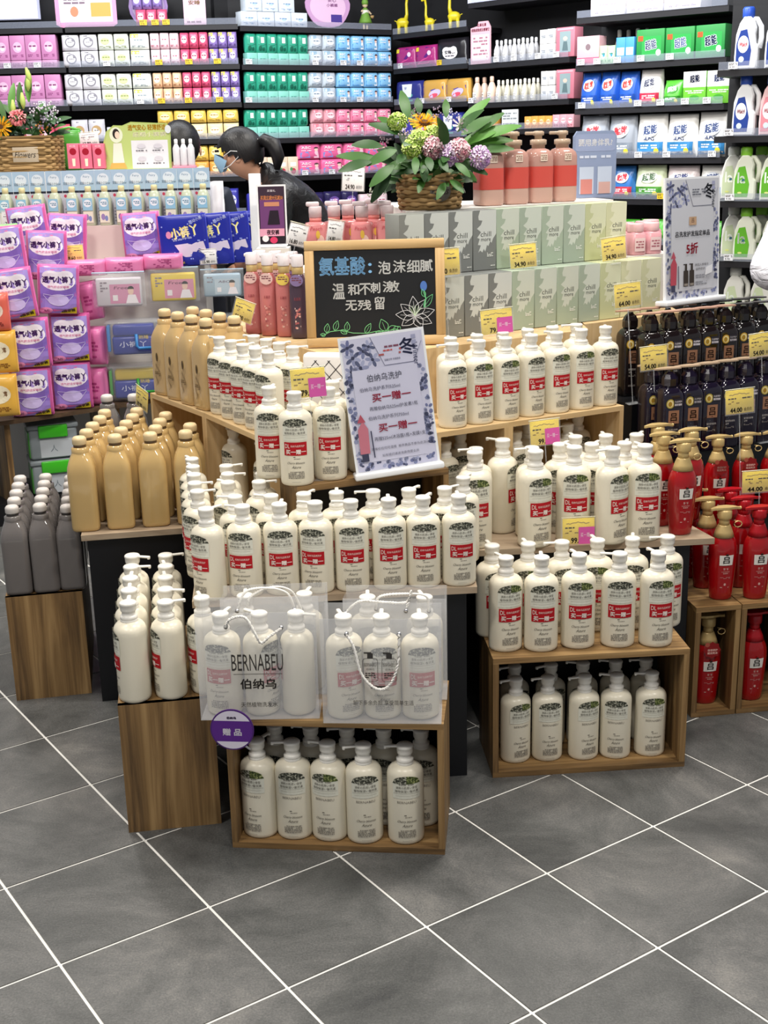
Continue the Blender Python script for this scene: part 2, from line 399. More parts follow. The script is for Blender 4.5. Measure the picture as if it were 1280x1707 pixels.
# lattice gift wrap panel at the front of the core
wrap_m = mat('wrap_white', '#efeae6', .5)
g = MB().rbox(-.12, .12, -.02, .02, 0, .20, .01, wrap_m); dl = D()
for k in range(-6, 7):
    for sgn in (1, -1):
        p0 = (k * .04 - .1 * sgn, .0); p1 = (k * .04 + .1 * sgn, .2); pts = [(p0[0] + (p1[0] - p0[0]) * i / 12, p0[1] + (p1[1] - p0[1]) * i / 12) for i in range(13)]
        pts = [p for p in pts if abs(p[0]) < .112 and .008 < p[1] < .192]
        if len(pts) > 1: dl.line(pts, .0022, '#2a2628')
place(('wrapped_parcel', [('body', g.mesh('body'), []), ('lattice', dl.mesh('lattice', flat(-.02)), [])]), 'white parcel with black lattice print standing behind the winter sign', 'parcel', (-.095, 3.262, .777), R(-12), scale=(.9, 1, 1))
# black stepped stand for the dark bottles and the red ones in front
slabpoly('black_cabinet', [(.88, 3.42), (1.6, 3.5), (1.6, 3.80), (.80, 3.42)], 0, .46, black_m, 'black base cabinet behind the red bottles', 'cabinet')
slabpoly('display_step', [(.765, 3.47), (1.25, 3.75), (1.6, 3.9), (1.6, 4.02), (1.15, 3.87), (.74, 3.60)], .461, .614, black_m, 'black step under the lower row of dark bottles', 'riser')
slabpoly('display_step', [(.735, 3.62), (1.14, 3.875), (1.6, 4.03), (1.6, 4.4), (.63, 4.4), (.63, 3.745)], .0, .749, black_m, 'black step under the upper row of dark bottles', 'riser')
slabpoly('display_riser', [(.625, 3.835), (.97, 4.05), (.97, 4.38), (.625, 4.38)], .75, .955, wl_v, 'birch riser behind the black bottles', 'riser')
# ================================================================== BOTTLE KINDS
cream = mat('cream_plastic', '#e6dfcb', .30, spec=.5)
cream2 = mat('pump_white', '#eae7df', .28)
photo_m = mat('label_photo', '#45453c', .5)
_v = coords(photo_m, (1, 1, 1), 'Object'); base(photo_m, ramp(photo_m, tex_noise(photo_m, 210, 3, .7, _v), [(.40, '#23241f'), (.52, '#55574a'), (.60, '#b9b8a6'), (.72, '#e6e4d6')]))
photo_g = mat('label_photo_green', '#5d6a34', .5)
_v = coords(photo_g, (1, 1, 1), 'Object'); base(photo_g, ramp(photo_g, tex_noise(photo_g, 210, 3, .7, _v), [(.40, '#2e3a1c'), (.52, '#5f6d37'), (.62, '#a9ae72'), (.74, '#dcdcc0')]))
RED, INKG, INKD = '#b3131f', '#8b857b', '#55504a'
def white_bottle(red=True, green=False, nza=0):
    rb, ry = .0415, .037
    b = MB().lathe([(.0375, 0), (.0405, .003), (.0415, .009), (.0415, .142), (.0409, .150), (.0382, .157), (.0325, .1625), (.0245, .1665), (.0185, .1685)], cream, 28, sy=ry / rb)
    # nearly round at the neck
    pmp = MB().lathe([(.0188, .166), (.0196, .168), (.0196, .176), (.0186, .1775), (.0194, .179), (.0194, .187), (.0170, .190), (.0150, .192), (.0150, .203), (.0172, .206), (.0180, .212), (.0180, .226), (.0190, .2275), (.0190, .2335), (.0168, .237), (.004, .238)], cream2, 20)
    nz = MB().rbox(-.045, -.010, -.0048, .0048, .2272, .2350, .003, cream2)
    nz.rbox(-.047, -.0405, -.0044, .0044, .2225, .2348, .0025, cream2)
    ca_, sa_ = math.cos(R(nza)), math.sin(R(nza)); nz.v = [(x * ca_ - y * sa_, x * sa_ + y * ca_, z) for x, y, z in nz.v]
    BZ = 1.12; PZ = .66
    b.v = [(x, y, z * BZ) for x, y, z in b.v]; pmp.v = [(x, y, .166 * BZ + (z - .166) * PZ) for x, y, z in pmp.v]; nz.v = [(x, y, .166 * BZ + (z - .166) * PZ) for x, y, z in nz.v]
    def fm(x, z, o, e=0): return cyl(rb + e, ry + e)(x * 1.22, z * BZ, o)
    arch = D().rect(-.027, .104, .027, .137, mat('label_clear', '#e3e2d3', .35), 6, 2)
    n = 12; pts = [(.027 * math.cos(math.pi * i / n), .137 + .0165 * math.sin(math.pi * i / n)) for i in range(n + 1)]
    half = [p for p in pts if p[0] >= -1e-6]; lf = [p for p in pts if p[0] <= 1e-6]
    gm = photo_g if green else photo_m
    arch.poly(half + [], gm); arch.poly(lf + [], photo_m)
    def strip(xa, xb):
        xs = [xa + (xb - xa) * i / 7 for i in range(8)]; vs = [(x, .1365) for x in xs] + [(x, .137 + .0165 * math.sqrt(max(0, 1 - (x / .027) ** 2))) for x in xs]
        return vs, [(i, i + 1, i + 9, i + 8) for i in range(7)]
    arch.ops[-2] = (*strip(0, .027), gm, arch.layer); arch.ops[-1] = (*strip(-.027, 0), photo_m, arch.layer)
    sub = D().para(-.014, .1335, .014, .1365, 1, INKG, 3).text('清新の肌思い享受', 0, .1285, INKD, w=.040, h=.0056).text('植物保湿い髪优柔', 0, .1210, INKD, w=.044, h=.0056).rect(-.025, .1155, .025, .1160, INKG, 5).rect(-.021, .1105, .021, .1109, INKG, 5)
    pr = D()
    if not red: pr.text('BERNABEU', 0, .0955, INKG, w=.036, h=.0052)
    pr.para(-.005, .0655, .005, .0682, 1, INKD, 5).para(-.009, .0615, .009, .0640, 1, INKG, 6)
    pr.text('Cherry blossom', 0, .0525, INKD, w=.036, h=.0068, shear=.35).text('Azure', .001, .0440, INKD, w=.018, h=.0062, shear=.35)
    pr.para(-.0165, .0170, .0165, .0345, 5, INKG, 8, .95).rect(-.009, .0095, .009, .0100, INKG, 2)
    me_b = b.mesh('body'); parts = [('body', me_b, []), ('pump', pmp.mesh('pump'), [('nozzle', nz.mesh('nozzle'))]),
             ('arched_label', arch.mesh('arched_label', lambda x, z, o: fm(x, z, o, .0004)), [('lettering', sub.mesh('lettering', lambda x, z, o: fm(x, z, o, .0006), .0008))]), ('print', pr.mesh('print', fm, .0004), [])]
    if red:
        rl = D().rect(-.0245, .0705, .0245, .1005, RED, 6); rt = D().text('DL', -.0165, .0920, '#f0e6dc', w=.010, h=.0095).text('伯纳乌品牌洗护', .0045, .0920, '#f0d9d0', w=.028, h=.0050).text('买一赠一', .001, .0790, '#f3e4dc', w=.041, h=.0105, bold=.0003)
        parts.append(('red_label', rl.mesh('red_label', lambda x, z, o: fm(x, z, o, .0009)), [('lettering', rt.mesh('lettering', lambda x, z, o: fm(x, z, o, .0009), .0010))]))
    return ('pump_bottle', parts)
WB = [white_bottle(True, False, a) for a in (-96, -8, -120)]; WBG = [white_bottle(True, True, a) for a in (-96, -10, -75)]; SB = [white_bottle(False, False, a) for a in (-6, 4)]; SBG = [white_bottle(False, True, a) for a in (-4, 5)]; WBK = [WB[0]]

def square_bottle(bodyhex, caphex, bandhex, sketch=False):
    gl = mat('gloss_' + bodyhex.strip('#'), bodyhex, .10, coat=.5); cp = mat('cap_' + caphex.strip('#'), caphex, .4)
    b = MB().lathe([(.034, 0, 5), (.0375, .004, 5), (.0385, .012, 5), (.0385, .160, 5), (.0370, .178, 4.4), (.0325, .194, 3.4), (.0265, .208, 2.6), (.0225, .216, 2.2), (.0220, .219, 2)], gl, 32)
    ring = MB().lathe([(.0232, .211), (.0236, .214), (.0236, .228), (.0200, .2305)], gl, 24)
    band = MB().lathe([(.0172, .2295), (.0172, .2385)], mat('band_' + bandhex.strip('#'), bandhex, .35), 20)
    cap = MB().lathe([(.0185, .2378), (.0193, .2395), (.0193, .250), (.0190, .2535), (.0150, .2585), (.006, .2605)], cp, 20)
    parts = [('body', b.mesh('body'), []), ('collar', ring.mesh('collar'), []), ('neck_band', band.mesh('neck_band'), []), ('cap', cap.mesh('cap'), [])]
    if sketch:
        d = D(); r_ = random.Random(4)
        for s_ in range(7):
            x = -.012 + s_ * .004; pts = [(x + .004 * math.sin(i * 1.1 + s_), .03 + i * .008 + s_ * .003) for i in range(9)]; d.line(pts, .0007, '#6e5a3c')
        d.ell(0, .118, .0045, .013, '#54452f').para(-.012, .06, .012, .075, 3, '#6e5a3c', 4)
        parts.append(('plant_drawing', d.mesh('plant_drawing', flat(-.0386)), []))
    return ('square_bottle', parts)
TAN = square_bottle('#c3a46d', '#dac296', '#5a4630'); TANS = square_bottle('#c2a472', '#d6bd90', '#5a4630', True)
GREY = square_bottle('#6f6a68', '#cfc9c4', '#3d3938')

gold_m = mat('gold_satin', '#cbb077', .32, metal=.25); redg = mat('gloss_red', '#9f0a12', .16, coat=.4); redp = mat('red_plastic', '#a80f1c', .3)
def red_bottle(goldpump=True, ribbon=False):
    pm = gold_m if goldpump else redp
    b = MB().lathe([(.0255, 0), (.0285, .004), (.0300, .02), (.0345, .085), (.0362, .120), (.0352, .138), (.0315, .152), (.0255, .163), (.0205, .170)], redg, 28, sy=.78)
    sh = MB().lathe([(.0262, .1625), (.0220, .176), (.0165, .190), (.0150, .193)], pm, 24, sy=.88)
    pu = MB().lathe([(.0130, .192), (.0130, .203), (.0120, .206), (.0170, .209), (.0178, .214), (.0178, .228), (.0150, .232)], pm, 20)
    # winged press bar
    vs = []; fs = []
    prof = [(-.036, .003, .229), (-.026, .0065, .2315), (-.012, .0125, .233), (.008, .013, .2335), (.024, .0075, .233), (.034, .0038, .231), (.038, .0032, .231)]
    for x, wy, z in prof: vs += [(x, -wy, z), (x, wy, z), (x, wy, z + .0055), (x, -wy, z + .0055)]
    for k in range(len(prof) - 1):
        for i in range(4): fs.append((4 * k + i, 4 * k + (i + 1) % 4, 4 * k + 4 + (i + 1) % 4, 4 * k + 4 + i))
    fs += [(0, 1, 2, 3), tuple(4 * (len(prof) - 1) + i for i in (3, 2, 1, 0))]
    bar = MB().add(vs, fs, pm); bar.tube([(.038, 0, .2335), (.041, 0, .2335)], .0045, pm, 8)
    fm = lambda x, z, o: ((.0335 + o) * math.sin(x / .034), -(.0268 + o) * math.cos(x / .034), z)
    lb = D().rect(-.0165, .094, .0165, .121, '#ece7df', 4)
    lt = D().text('吕', 0, .108, '#1c1616', h=.017, bold=.0004).rect(-.003, .1195, .003, .125, '#3a2a24')
    tx = D().text('함 빛', 0, .0845, '#e9c9c0', h=.0058).text('수분영양케어', 0, .0765, '#d9aaa2', w=.021, h=.004).para(-.006, .0705, .006, .074, 1, '#d9aaa2', 3).para(-.0135, .058, .0135, .063, 2, '#c98a86', 4).ell(.0, .043, .0030, .0035, '#d9aaa2').para(-.0125, .0335, .0125, .037, 1, '#d9aaa2', 5)
    fm2 = lambda x, z, o: fm(x, z, o + (z - .09) * .10 if z > .09 else o - max(0, .09 - z) * .075)
    parts = [('body', fixn(b.mesh('body')), []), ('shoulder', sh.mesh('shoulder'), []), ('pump', pu.mesh('pump'), [('press_bar', fixn(bar.mesh('press_bar')))]),
             ('white_label', lb.mesh('white_label', fm2, .0012), [('lettering', lt.mesh('lettering', fm2, .0018))]), ('print', tx.mesh('print', fm2, .0012), [])]
    if goldpump:
        ch = MB(); pts = [(.030 + .010 * math.cos(R(a)), -.014, .196 + .008 * math.sin(R(a))) for a in range(0, 361, 45)]
        ch.tube(pts, .0014, gold_m, 6, cap=False); ch.tube([(.020, -.01, .205), (.030, -.014, .204)], .0008, gold_m, 6)
        parts.append(('knot_charm', ch.mesh('knot_charm'), []))
    if ribbon:
        rd = D(); n = 24; rd.poly([((.021 + .0022 * math.cos(8 * R(15 * i))) * math.cos(R(15 * i)), .155 + (.021 + .0022 * math.cos(8 * R(15 * i))) * math.sin(R(15 * i))) for i in range(n)], '#8f1e20')
        rd.text('倍倍修护', .001, .155, '#e8b9ae', w=.026, h=.006, bold=.0002).text('赋润亮泽', .001, .147, '#e8b9ae', w=.026, h=.006, bold=.0002).ell(-.013, .170, .0062, .0062, '#b05a48')
        parts.append(('hang_tag', rd.mesh('hang_tag', lambda x, z, o: (x, -.034 - o, z), .0003), []))
    return ('pump_bottle', parts)
RG = red_bottle(True); RGT = red_bottle(True, True); RR = red_bottle(False)

def dark_bottle(hexb, capm_hex, tagc):
    gl = mat('gloss_' + hexb.strip('#'), hexb, .14, coat=.5); cm = mat('copper_' + capm_hex.strip('#'), capm_hex, .35, metal=.2)
    b = MB().lathe([(.030, 0, 6), (.0325, .003, 6), (.0330, .010, 6), (.0330, .176, 6), (.0310, .186, 5), (.0250, .196, 4), (.0205, .201, 3)], gl, 32)
    nk = MB().lathe([(.0185, .199), (.0230, .206), (.0230, .226), (.0170, .238), (.0085, .246), (.0085, .250)], gl, 8, smooth=False)
    vs = []; fs = []; prof = [(-.048, .004, .2515), (-.02, .012, .2525), (.005, .0150, .253), (.024, .011, .2525), (.032, .006, .252)]
    for x, wy, z in prof: vs += [(x, -wy, z), (x, wy, z), (x, wy, z + .004), (x, -wy, z + .004)]
    for k in range(len(prof) - 1):
        for i in range(4): fs.append((4 * k + i, 4 * k + (i + 1) % 4, 4 * k + 4 + (i + 1) % 4, 4 * k + 4 + i))
    fs += [(0, 1, 2, 3), tuple(4 * (len(prof) - 1) + i for i in (3, 2, 1, 0))]
    bar = MB().add(vs, fs, cm)
    fm = flat(-.0331)
    lb = D().rect(-.0165, .100, .0165, .138, mat('label_copper', '#a87a5e', .35, metal=.3)); lt = D().text('吕', 0, .119, '#2a1712', h=.022, bold=.0005).ell(0, .104, .0016, .0016, '#5a1a14')
    tx = D().para(-.016, .090, -.006, .094, 1, '#c9c2bd', 2).text('탈모증상완화', -.001, .082, '#d6d0cb', w=.030, h=.006).text('샴푸', -.010, .0735, '#d6d0cb', h=.0055).para(-.016, .06, .012, .066, 2, '#8f8883', 5).para(-.016, .030, .016, .036, 2, '#8f8883', 7)
    st = D().ell(-.012, .158, .0128, .0135, tagc, 20).ell(-.012, .158, .0098, .0105, '#e8d79a', 18).ell(-.013, .157, .006, .0075, '#a8842c', 10)
    st.poly([(-.001, .148), (.023, .148), (.025, .151), (.025, .170), (.022, .173), (-.002, .171)], '#2c2a33').text('头皮养护', .012, .163, '#efeaf2', w=.021, h=.0062, bold=.0002).text('固发强韧', .012, .1545, '#efeaf2', w=.021, h=.0062, bold=.0002)
    return ('pump_bottle', [('body', b.mesh('body'), []), ('neck', nk.mesh('neck'), []), ('press_bar', fixn(bar.mesh('press_bar')), []), ('copper_label', lb.mesh('copper_label', fm), [('lettering', lt.mesh('lettering', fm, .0008))]),
                            ('print', tx.mesh('print', fm), []), ('sticker', st.mesh('sticker', flat(-.0335), .0006), [])])
BK = dark_bottle('#171012', '#c39780', '#c49a33'); VI = dark_bottle('#181224', '#bfa68c', '#b7a548'); BK2 = dark_bottle('#141113', '#2a2426', '#c49a33')

# ================================================================== WHITE BOTTLES IN ROWS
def put(spec, p, rz, label, group, cat='bottle', scale=1):
    if isinstance(spec, list): spec = rnd.choice(spec)
    return place(spec, label, cat, p, R(rz), group, scale=scale)
def row(spec, pts, z, label, group, yaw, scale=1, dy=.037, anchor='', alt=None, jit=5, first=None):
    """pts: picture columns/rows where each bottle meets its surface (front foot)"""
    n = 0
    for i, q in enumerate(pts):
        P = atz(q[0], q[1], z); P.y += dy * (scale if isinstance(scale, (int, float)) else 1)
        yw = q[2] if len(q) > 2 else yaw + rnd.uniform(-jit, jit)
        sp = spec if alt is None or i % 2 else alt
        if first and i == 0: sp = first
        put(sp, P, yw, label % ORD[i], group, scale=scale)
rowg = 'white pump bottles in crates and on tabletops'
row(SB, [(436, 1397, -24), (491, 1401, -4), (549, 1404, -14), (609, 1408, 6), (678, 1409, 3)], .0145, 'small white pump bottle without red label, %s from the purple badge, front row, bag crate', rowg, 0, .98, alt=SBG, first=white_bottle(False, True, -100))
for i, px in enumerate((458, 519, 579, 640, 702)):
    P = aty(px, 1250, 2.595 - i * .009); P.z = .0145; put(SB, P, rnd.uniform(-16, 10), 'small shaded white pump bottle, %s from the purple badge, back row inside bag crate' % ORD[i], rowg, scale=.98)
row(SB, [(861, 1273, 22), (914, 1270, 8), (975, 1268, 18), (1028, 1266, -8), (1086, 1262, 4)], .0145, 'small white pump bottle without red label, %s from the dark aisle, front row, second crate', rowg, 0, .93, alt=SBG)
for i, px in enumerate((857, 917, 970, 1024, 1074)):
    P = aty(px, 1170, 2.925 + i * .006); P.z = .0145; put(SB, P, rnd.uniform(-10, 40), 'small shaded white pump bottle, %s from the dark aisle, back row of second crate' % ORD[i], rowg, scale=.93)
row(WB, [(845, 1088, 14), (904, 1088, 2), (966, 1083, 2), (1033, 1081, -3), (1097, 1080, 8)], .3155, 'white pump bottle with red label, %s along front row on top of second crate', rowg, 0, 1, alt=WBG)
for i, px in enumerate((820, 880, 936, 995, 1053, 1111)):
    P = aty(px, 935, 2.938 + i * .008); P.z = .3155; put(WBG if i % 2 else WB, P, rnd.uniform(-8, 25), 'white pump bottle, %s along back row on top of second crate' % ORD[i], rowg)
# plinth: three columns running back, labels turned to the aisle
pa = R(8.9); ux, uy = math.cos(pa), math.sin(pa)
for c in range(3):
    for r_ in range(5 if c < 2 else 1):
        lx, ly = .040 + c * .066 + (.012 if c else 0), .042 + r_ * .0835
        P = Vector((-.601 + lx * ux - ly * uy, 2.554 + lx * uy + ly * ux, .3175))
        if c == 2: P += Vector((.014, .012, 0))
        put(WB, P, -78 + rnd.uniform(-7, 7) + 10 * c, 'white bottle turned sideways on plinth, %s row, %s column from the aisle' % (ORD[r_], ORD[c]), rowg, scale=((1.02, 1.0, .98) if c == 0 else (.97, .97, .96)))
# tabletop behind the bags
row(WB, [(349, 1003, -38), (409, 998, -12), (470, 994, 2), (529, 991, -14), (588, 988, 3), (651, 985, 8), (707, 981, 4), (766, 978, 9)], .5005, 'white red-labelled bottle, %s from the plinth, front row behind the gift bags', rowg, 0, (.97, .97, .92))
for i, (px, yy) in enumerate(((330, 2.90), (392, 2.845), (455, 2.845), (505, 2.855), (560, 2.86), (622, 2.865), (682, 2.87), (742, 2.875), (772, 2.97))):
    P = aty(px, 840, yy); P.z = .5005; put(WB, P, rnd.uniform(-25, 15) if i else -40, 'white bottle, %s from the plinth, second row behind the gift bags' % ORD[i], rowg, scale=(.95, .95, .92))
k = 0
for r_ in range(4):
    for c in range(3):
        P = Vector((-.462 + c * .086 - r_ * .014, 2.975 + r_ * .083 - c * .0, .5005))
        if c == 2 and r_ == 0: P.x -= .02; 
        if c == 2 and r_ > 1: continue
        if c == 1 and r_ > 2: continue
        if (P - Vector((*HL1, 0))).dot(Vector((-math.sin(-aL), -math.cos(aL), 0))) < .045: continue
        put(WB, P, -50 + rnd.uniform(-12, 12), 'white bottle in the cluster under cube shelf, %s row back, %s from the tan bottles' % (ORD[r_], ORD[c]), rowg, scale=(.95, .95, .92))
for i, px in enumerate((636, 700, 752)):
    pass
# on the low crate
row(WB, [(453, 799, -6), (495, 811, 0), (551, 802, 2), (596, 789, 6)], .7105, 'white red-labelled bottle, %s from the cube shelf, on the small raised crate', rowg, 0, .97)
for i, (px, yy) in enumerate(((512, 3.065), (563, 3.085))):
    P = aty(px, 700, yy); P.z = .7105; put(WB, P, rnd.uniform(-8, 8), 'white bottle behind the others on the small raised crate, %s from the cube shelf' % ORD[i], rowg, scale=.97)
# along the cube shelves
nL = Vector((math.sin(-aL) , math.cos(aL), 0)); nR = Vector((-math.sin(aR), math.cos(aR), 0))
def face(P0, a, nrm, t, back, z): return Vector((P0[0] + math.cos(a) * t, P0[1] + math.sin(a) * t, z)) + nrm * back
for i in range(5):
    put(WB, face(HL1, aL, nL, .034 + i * .080, .046, HTOP + .0005), -36 + rnd.uniform(-4, 4), 'white red-labelled bottle on cube shelf facing the tan bottles, %s from them' % ORD[i], rowg, scale=.93)
for i in range(4):
    put(WB, face(HL1, aL, nL, .07 + i * .082, .135, HTOP + .0005), -30 + rnd.uniform(-10, 10), 'white bottle in rear row of the cube shelf beside tan bottles, %s from them' % ORD[i], rowg, scale=.93)
for i in range(7):
    put(WBG if i % 3 else WB, face(HR2, aR, nR, -.036 - i * .0835, .046, HTOP + .0005) if i < 8 else face(HR2, aR, nR, -.036 - i * .0835, .06, HTOP + .0005), 24 + rnd.uniform(-7, 7), 'white red-labelled bottle on cube shelves, %s from the black bottles, front row' % ORD[i], rowg, scale=.95)
for i in range(6):
    put(WB, face(HR2, aR, nR, -.07 - i * .0835, .135, HTOP + .0005), 22 + rnd.uniform(-20, 12), 'white bottle on cube shelves, %s from the black bottles, rear row' % ORD[i], rowg, scale=.95)
for (hp, a, nrm, lb, L_) in ((HL1, aL, nL, 'beside the tan bottles', 3), ((HR1[0] - .226 * math.cos(aR), HR1[1] - .226 * math.sin(aR)), aR, nR, 'behind the winter sign', 2), (HR1, aR, nR, 'next to the black bottles', 4)):
    for i in range(L_):
        put(SB, face(hp, a, nrm, .062 + i * (.092 if L_ == 2 else .11) if L_ < 4 else .064 + i * .088, .06 + .07 * (i % 2), .5145), (-40 if a < 0 else 25) + rnd.uniform(-15, 15), 'small bottle inside the cube shelf %s, %s along' % (lb, ORD[i]), rowg, scale=.93)
# right tabletop
row(WBG, [(796, 913, 6), (843, 896, 60), (892, 912, 22), (955, 905, 3), (1021, 909, 34), (1075, 904, 6)], .5005, 'large white bottle, %s along the front row beside the red bottles', rowg, 0, 1.07)
for i, (px, yy, yw) in enumerate(((818, 3.17, 15), (868, 3.175, 20), (925, 3.185, -5), (985, 3.19, -25), (1040, 3.195, 10), (958, 3.28, 15), (1012, 3.285, 10), (1060, 3.29, 0))):
    P = aty(px, 770, yy); P.z = .5005; put(WB, P, yw, 'large white bottle behind the front row beside the red bottles, %s in turn' % ORD[i], rowg, scale=1.02)
# ================================================================== TAN, GREY, RED AND DARK BOTTLES
for r_ in range(5):
    for c in range(5):
        if r_ == 4 and c > 3: continue
        P = atz(140 + c * 58.5, 888 - c * 4.2, .5005) + Vector((0, .042, 0)); P += Vector((-.012 + .012 * (r_ % 2), 1, 0)) * (.088 * r_) if r_ else Vector((0, 0, 0))
        if (P - Vector((*HL1, 0))).dot(-nL) < .052: continue
        place(TAN, 'glossy tan bottle on low tabletop, %s row, %s from the grey bottles' % (ORD[r_], ORD[c]), 'bottle', P, R(8 + rnd.uniform(-3, 3)), 'tan bottles')
for i in range(2):
    P = Vector((-.87 + i * .085, 3.925, .5005))
    place(GREY, 'grey bottle behind the tan ones, %s in the last row' % ORD[i], 'bottle', P, R(8), 'grey bottles', scale=.98)
for i in range(4):
    P = face(HL0, along(HL0, HL1), nL, .05 + i * .094, .044, HTOP + .0005); place(TANS, 'tan bottle with plant drawing on cube shelf, %s from the plastic packs' % ORD[i], 'bottle', P, R(-48 + rnd.uniform(-5, 5)), 'tan bottles')
for i in range(4):
    P = face(HL0, along(HL0, HL1), nL, .06 + i * .092, .130, HTOP + .0005); place(TANS, 'tan bottle in rear row on cube shelf, %s from the plastic packs' % ORD[i], 'bottle', P, R(-45), 'tan bottles')
for i in range(2):
    P = face(HL0, along(HL0, HL1), nL, .08 + i * .15, .10, .5145)
ga = R(11.4)
for r_ in range(5):
    for c in range(3):
        lx, ly = .040 + c * .0775, .044 + r_ * .083
        P = Vector((-1.058 + lx * math.cos(ga) - ly * math.sin(ga), 3.285 + lx * math.sin(ga) + ly * math.cos(ga), .3125))
        if c == 2: P.x -= .012
        place(GREY, 'glossy grey bottle on plinth, %s row, %s from the outer edge' % (ORD[r_], ORD[c]), 'bottle', P, R(11 + rnd.uniform(-3, 3)), 'grey bottles', scale=(.93 if c == 2 else .97))
rg = 'red pump bottles'
for sp, (x, y, z), yw, lb in [
    (RG, (.776, 3.145, .5005), 10, 'red bottle with gold pump at the tabletop corner, nearest the price tags'),
    (RG, (.826, 3.268, .5005), 12, 'red bottle with gold pump second from the tabletop corner'),
    (RG, (.742, 3.228, .5005), 8, 'red bottle with gold pump half hidden behind the corner bottle'),
    (RG, (.742, 3.325, .5005), 8, 'red bottle with gold pump at the back of the tabletop'),
    (RGT, (.935, 3.405, .461), 6, 'red bottle with round hang tag standing under the yellow price card'),
    (RGT, (1.020, 3.425, .461), 8, 'red bottle with round hang tag farther along from the yellow price card'),
    (RGT, (1.105, 3.445, .461), 8, 'red bottle with hang tag at the picture edge'),
    (RG, (.893, 3.150, .3155), 6, 'red bottle with gold pump on the upright crates, front'),
    (RG, (.872, 3.240, .3155), 6, 'red bottle with gold pump on the upright crates, middle'),
    (RG, (.850, 3.328, .3155), 6, 'red bottle with gold pump on the upright crates, rear'),
    (RR, (.984, 3.150, .3155), 6, 'all red bottle with red pump on the upright crates, front'),
    (RR, (.970, 3.240, .3155), 6, 'all red bottle with red pump on the upright crates, middle'),
    (RR, (.955, 3.325, .3155), 6, 'all red bottle with red pump on the upright crates, rear'),
    (RR, (1.072, 3.165, .3155), 6, 'all red bottle with red pump at the picture edge'),
    (RGT, (.866, 3.150, .0145), 6, 'red bottle with gold pump and hang tag inside upright crate'),
    (RR, (.995, 3.165, .0145), 6, 'all red bottle inside upright crate')]:
    place(sp, lb, 'bottle', (x, y, z), R(yw), rg, scale=(1.06 if z < .4 or z == .5005 else 1.0))
bd = R(30)
for i in range(8):
    P = Vector((.795 + i * .0735 * math.cos(bd), 3.685 + i * .0735 * math.sin(bd) * .92, .7495)); place(BK if i < 5 else BK2, 'glossy black bottle, upper row, %s from the white bottles' % ORD[i], 'bottle', P, R(14), 'dark pump bottles')
    P2 = P + Vector((-.045, .078, 0))
    if i < 8: place(BK if i < 4 else BK2, 'black bottle behind the upper row, %s from the white bottles' % ORD[i], 'bottle', P2, R(14), 'dark pump bottles')
for i in range(7):
    P = Vector((.822 + i * .0735 * math.cos(bd), 3.530 + i * .0735 * math.sin(bd) * .92, .6145)); place(VI, 'dark violet bottle, lower row, %s from the white bottles' % ORD[i], 'bottle', P, R(14), 'dark pump bottles')
    if i < 6:
        P2 = P + Vector((-.036, .070, 0))
        if i == 0: place(VI, 'dark violet bottle half hidden at the end of the lower row', 'bottle', P2 + Vector((0, -.01, 0)), R(14), 'dark pump bottles')
# ================================================================== GIFT BAGS
bagm = mat('bag_frosted', '#edeef0', .45, alpha=.22, spec=.35)
rope_m = mat('rope_white', '#f3f0ea', .7)
def rope(pts, r=.0034, turns=40):
    """two twisted strands along a smooth path"""
    P = [Vector(p) for p in pts]; path = []
    for k in range(len(P) - 1):
        p0, p1, p2, p3 = P[max(k - 1, 0)], P[k], P[k + 1], P[min(k + 2, len(P) - 1)]
        for j in range(10):
            t = j / 10; path.append(.5 * ((2 * p1) + (p2 - p0) * t + (2 * p0 - 5 * p1 + 4 * p2 - p3) * t * t + (3 * p1 - p0 - 3 * p2 + p3) * t ** 3))
    path.append(P[-1]); mb = MB(); n = len(path)
    for ph in (0, math.pi):
        q = []
        for k, p in enumerate(path):
            t = (path[min(k + 1, n - 1)] - path[max(k - 1, 0)]).normalized(); a = t.cross(Vector((0, 1, .1))).normalized(); b = t.cross(a)
            th = ph + k * turns / n * 2 * math.pi * .5; q.append(p + a * math.cos(th) * r * .55 + b * math.sin(th) * r * .55)
        mb.tube(q, r * .6, rope_m, 6)
    return mb.mesh('rope_handle')
def bag(label, loc, rz, w, d, h, draw, hang, bottles, short, lean=0):
    root = tag(ob('gift_bag', None, None, loc, (lean, 0, R(rz))), label, 'bag', 'frosted gift bags'); t = .0012
    root.empty_display_size = .05
    bm = MB().box(-w / 2, w / 2, -t, 0, 0, h, bagm); ob('front_panel', bm.mesh('front_panel'), root)
    ob('back_panel', MB().box(-w / 2, w / 2, d, d + t, 0, h, bagm).mesh('back_panel'), root)
    for s in (-1, 1):
        x = s * w / 2
        ob('gusset', fixn(MB().add([(x, 0, 0), (x - s * .002, d / 2, 0), (x, d, 0), (x, 0, h), (x - s * .004, d / 2, h), (x, d, h)], [(0, 1, 4, 3), (1, 2, 5, 4)], bagm).mesh('gusset')), root)
    ob('bottom', MB().box(-w / 2, w / 2, 0, d, 0, t, bagm).mesh('bottom'), root)
    if draw: ob('print', draw.mesh('print', flat(-t)), root)
    for nm, pts in hang:
        ob('rope_handle', rope(pts), root)
        for p in (pts[0], pts[-1]):
            rm = MB().tube([(p[0], -.004 if p[1] < d / 2 else d - .003, p[2]), (p[0], .004 if p[1] < d / 2 else d + .004, p[2])], .0045, mat('eyelet_metal', '#b9b9bd', .25, metal=1), 10)
            ob('eyelet', rm.mesh('eyelet'), root)
    for i, (sp, x, yy, yw) in enumerate(bottles):
        ca, sa = math.cos(R(rz)), math.sin(R(rz))
        put(sp, Vector((loc[0] + x * ca - yy * sa, loc[1] + x * sa + yy * ca, loc[2] + .003)), yw, 'white bottle packed inside the %s, %s in line' % (short, ORD[i]), rowg, scale=.97)
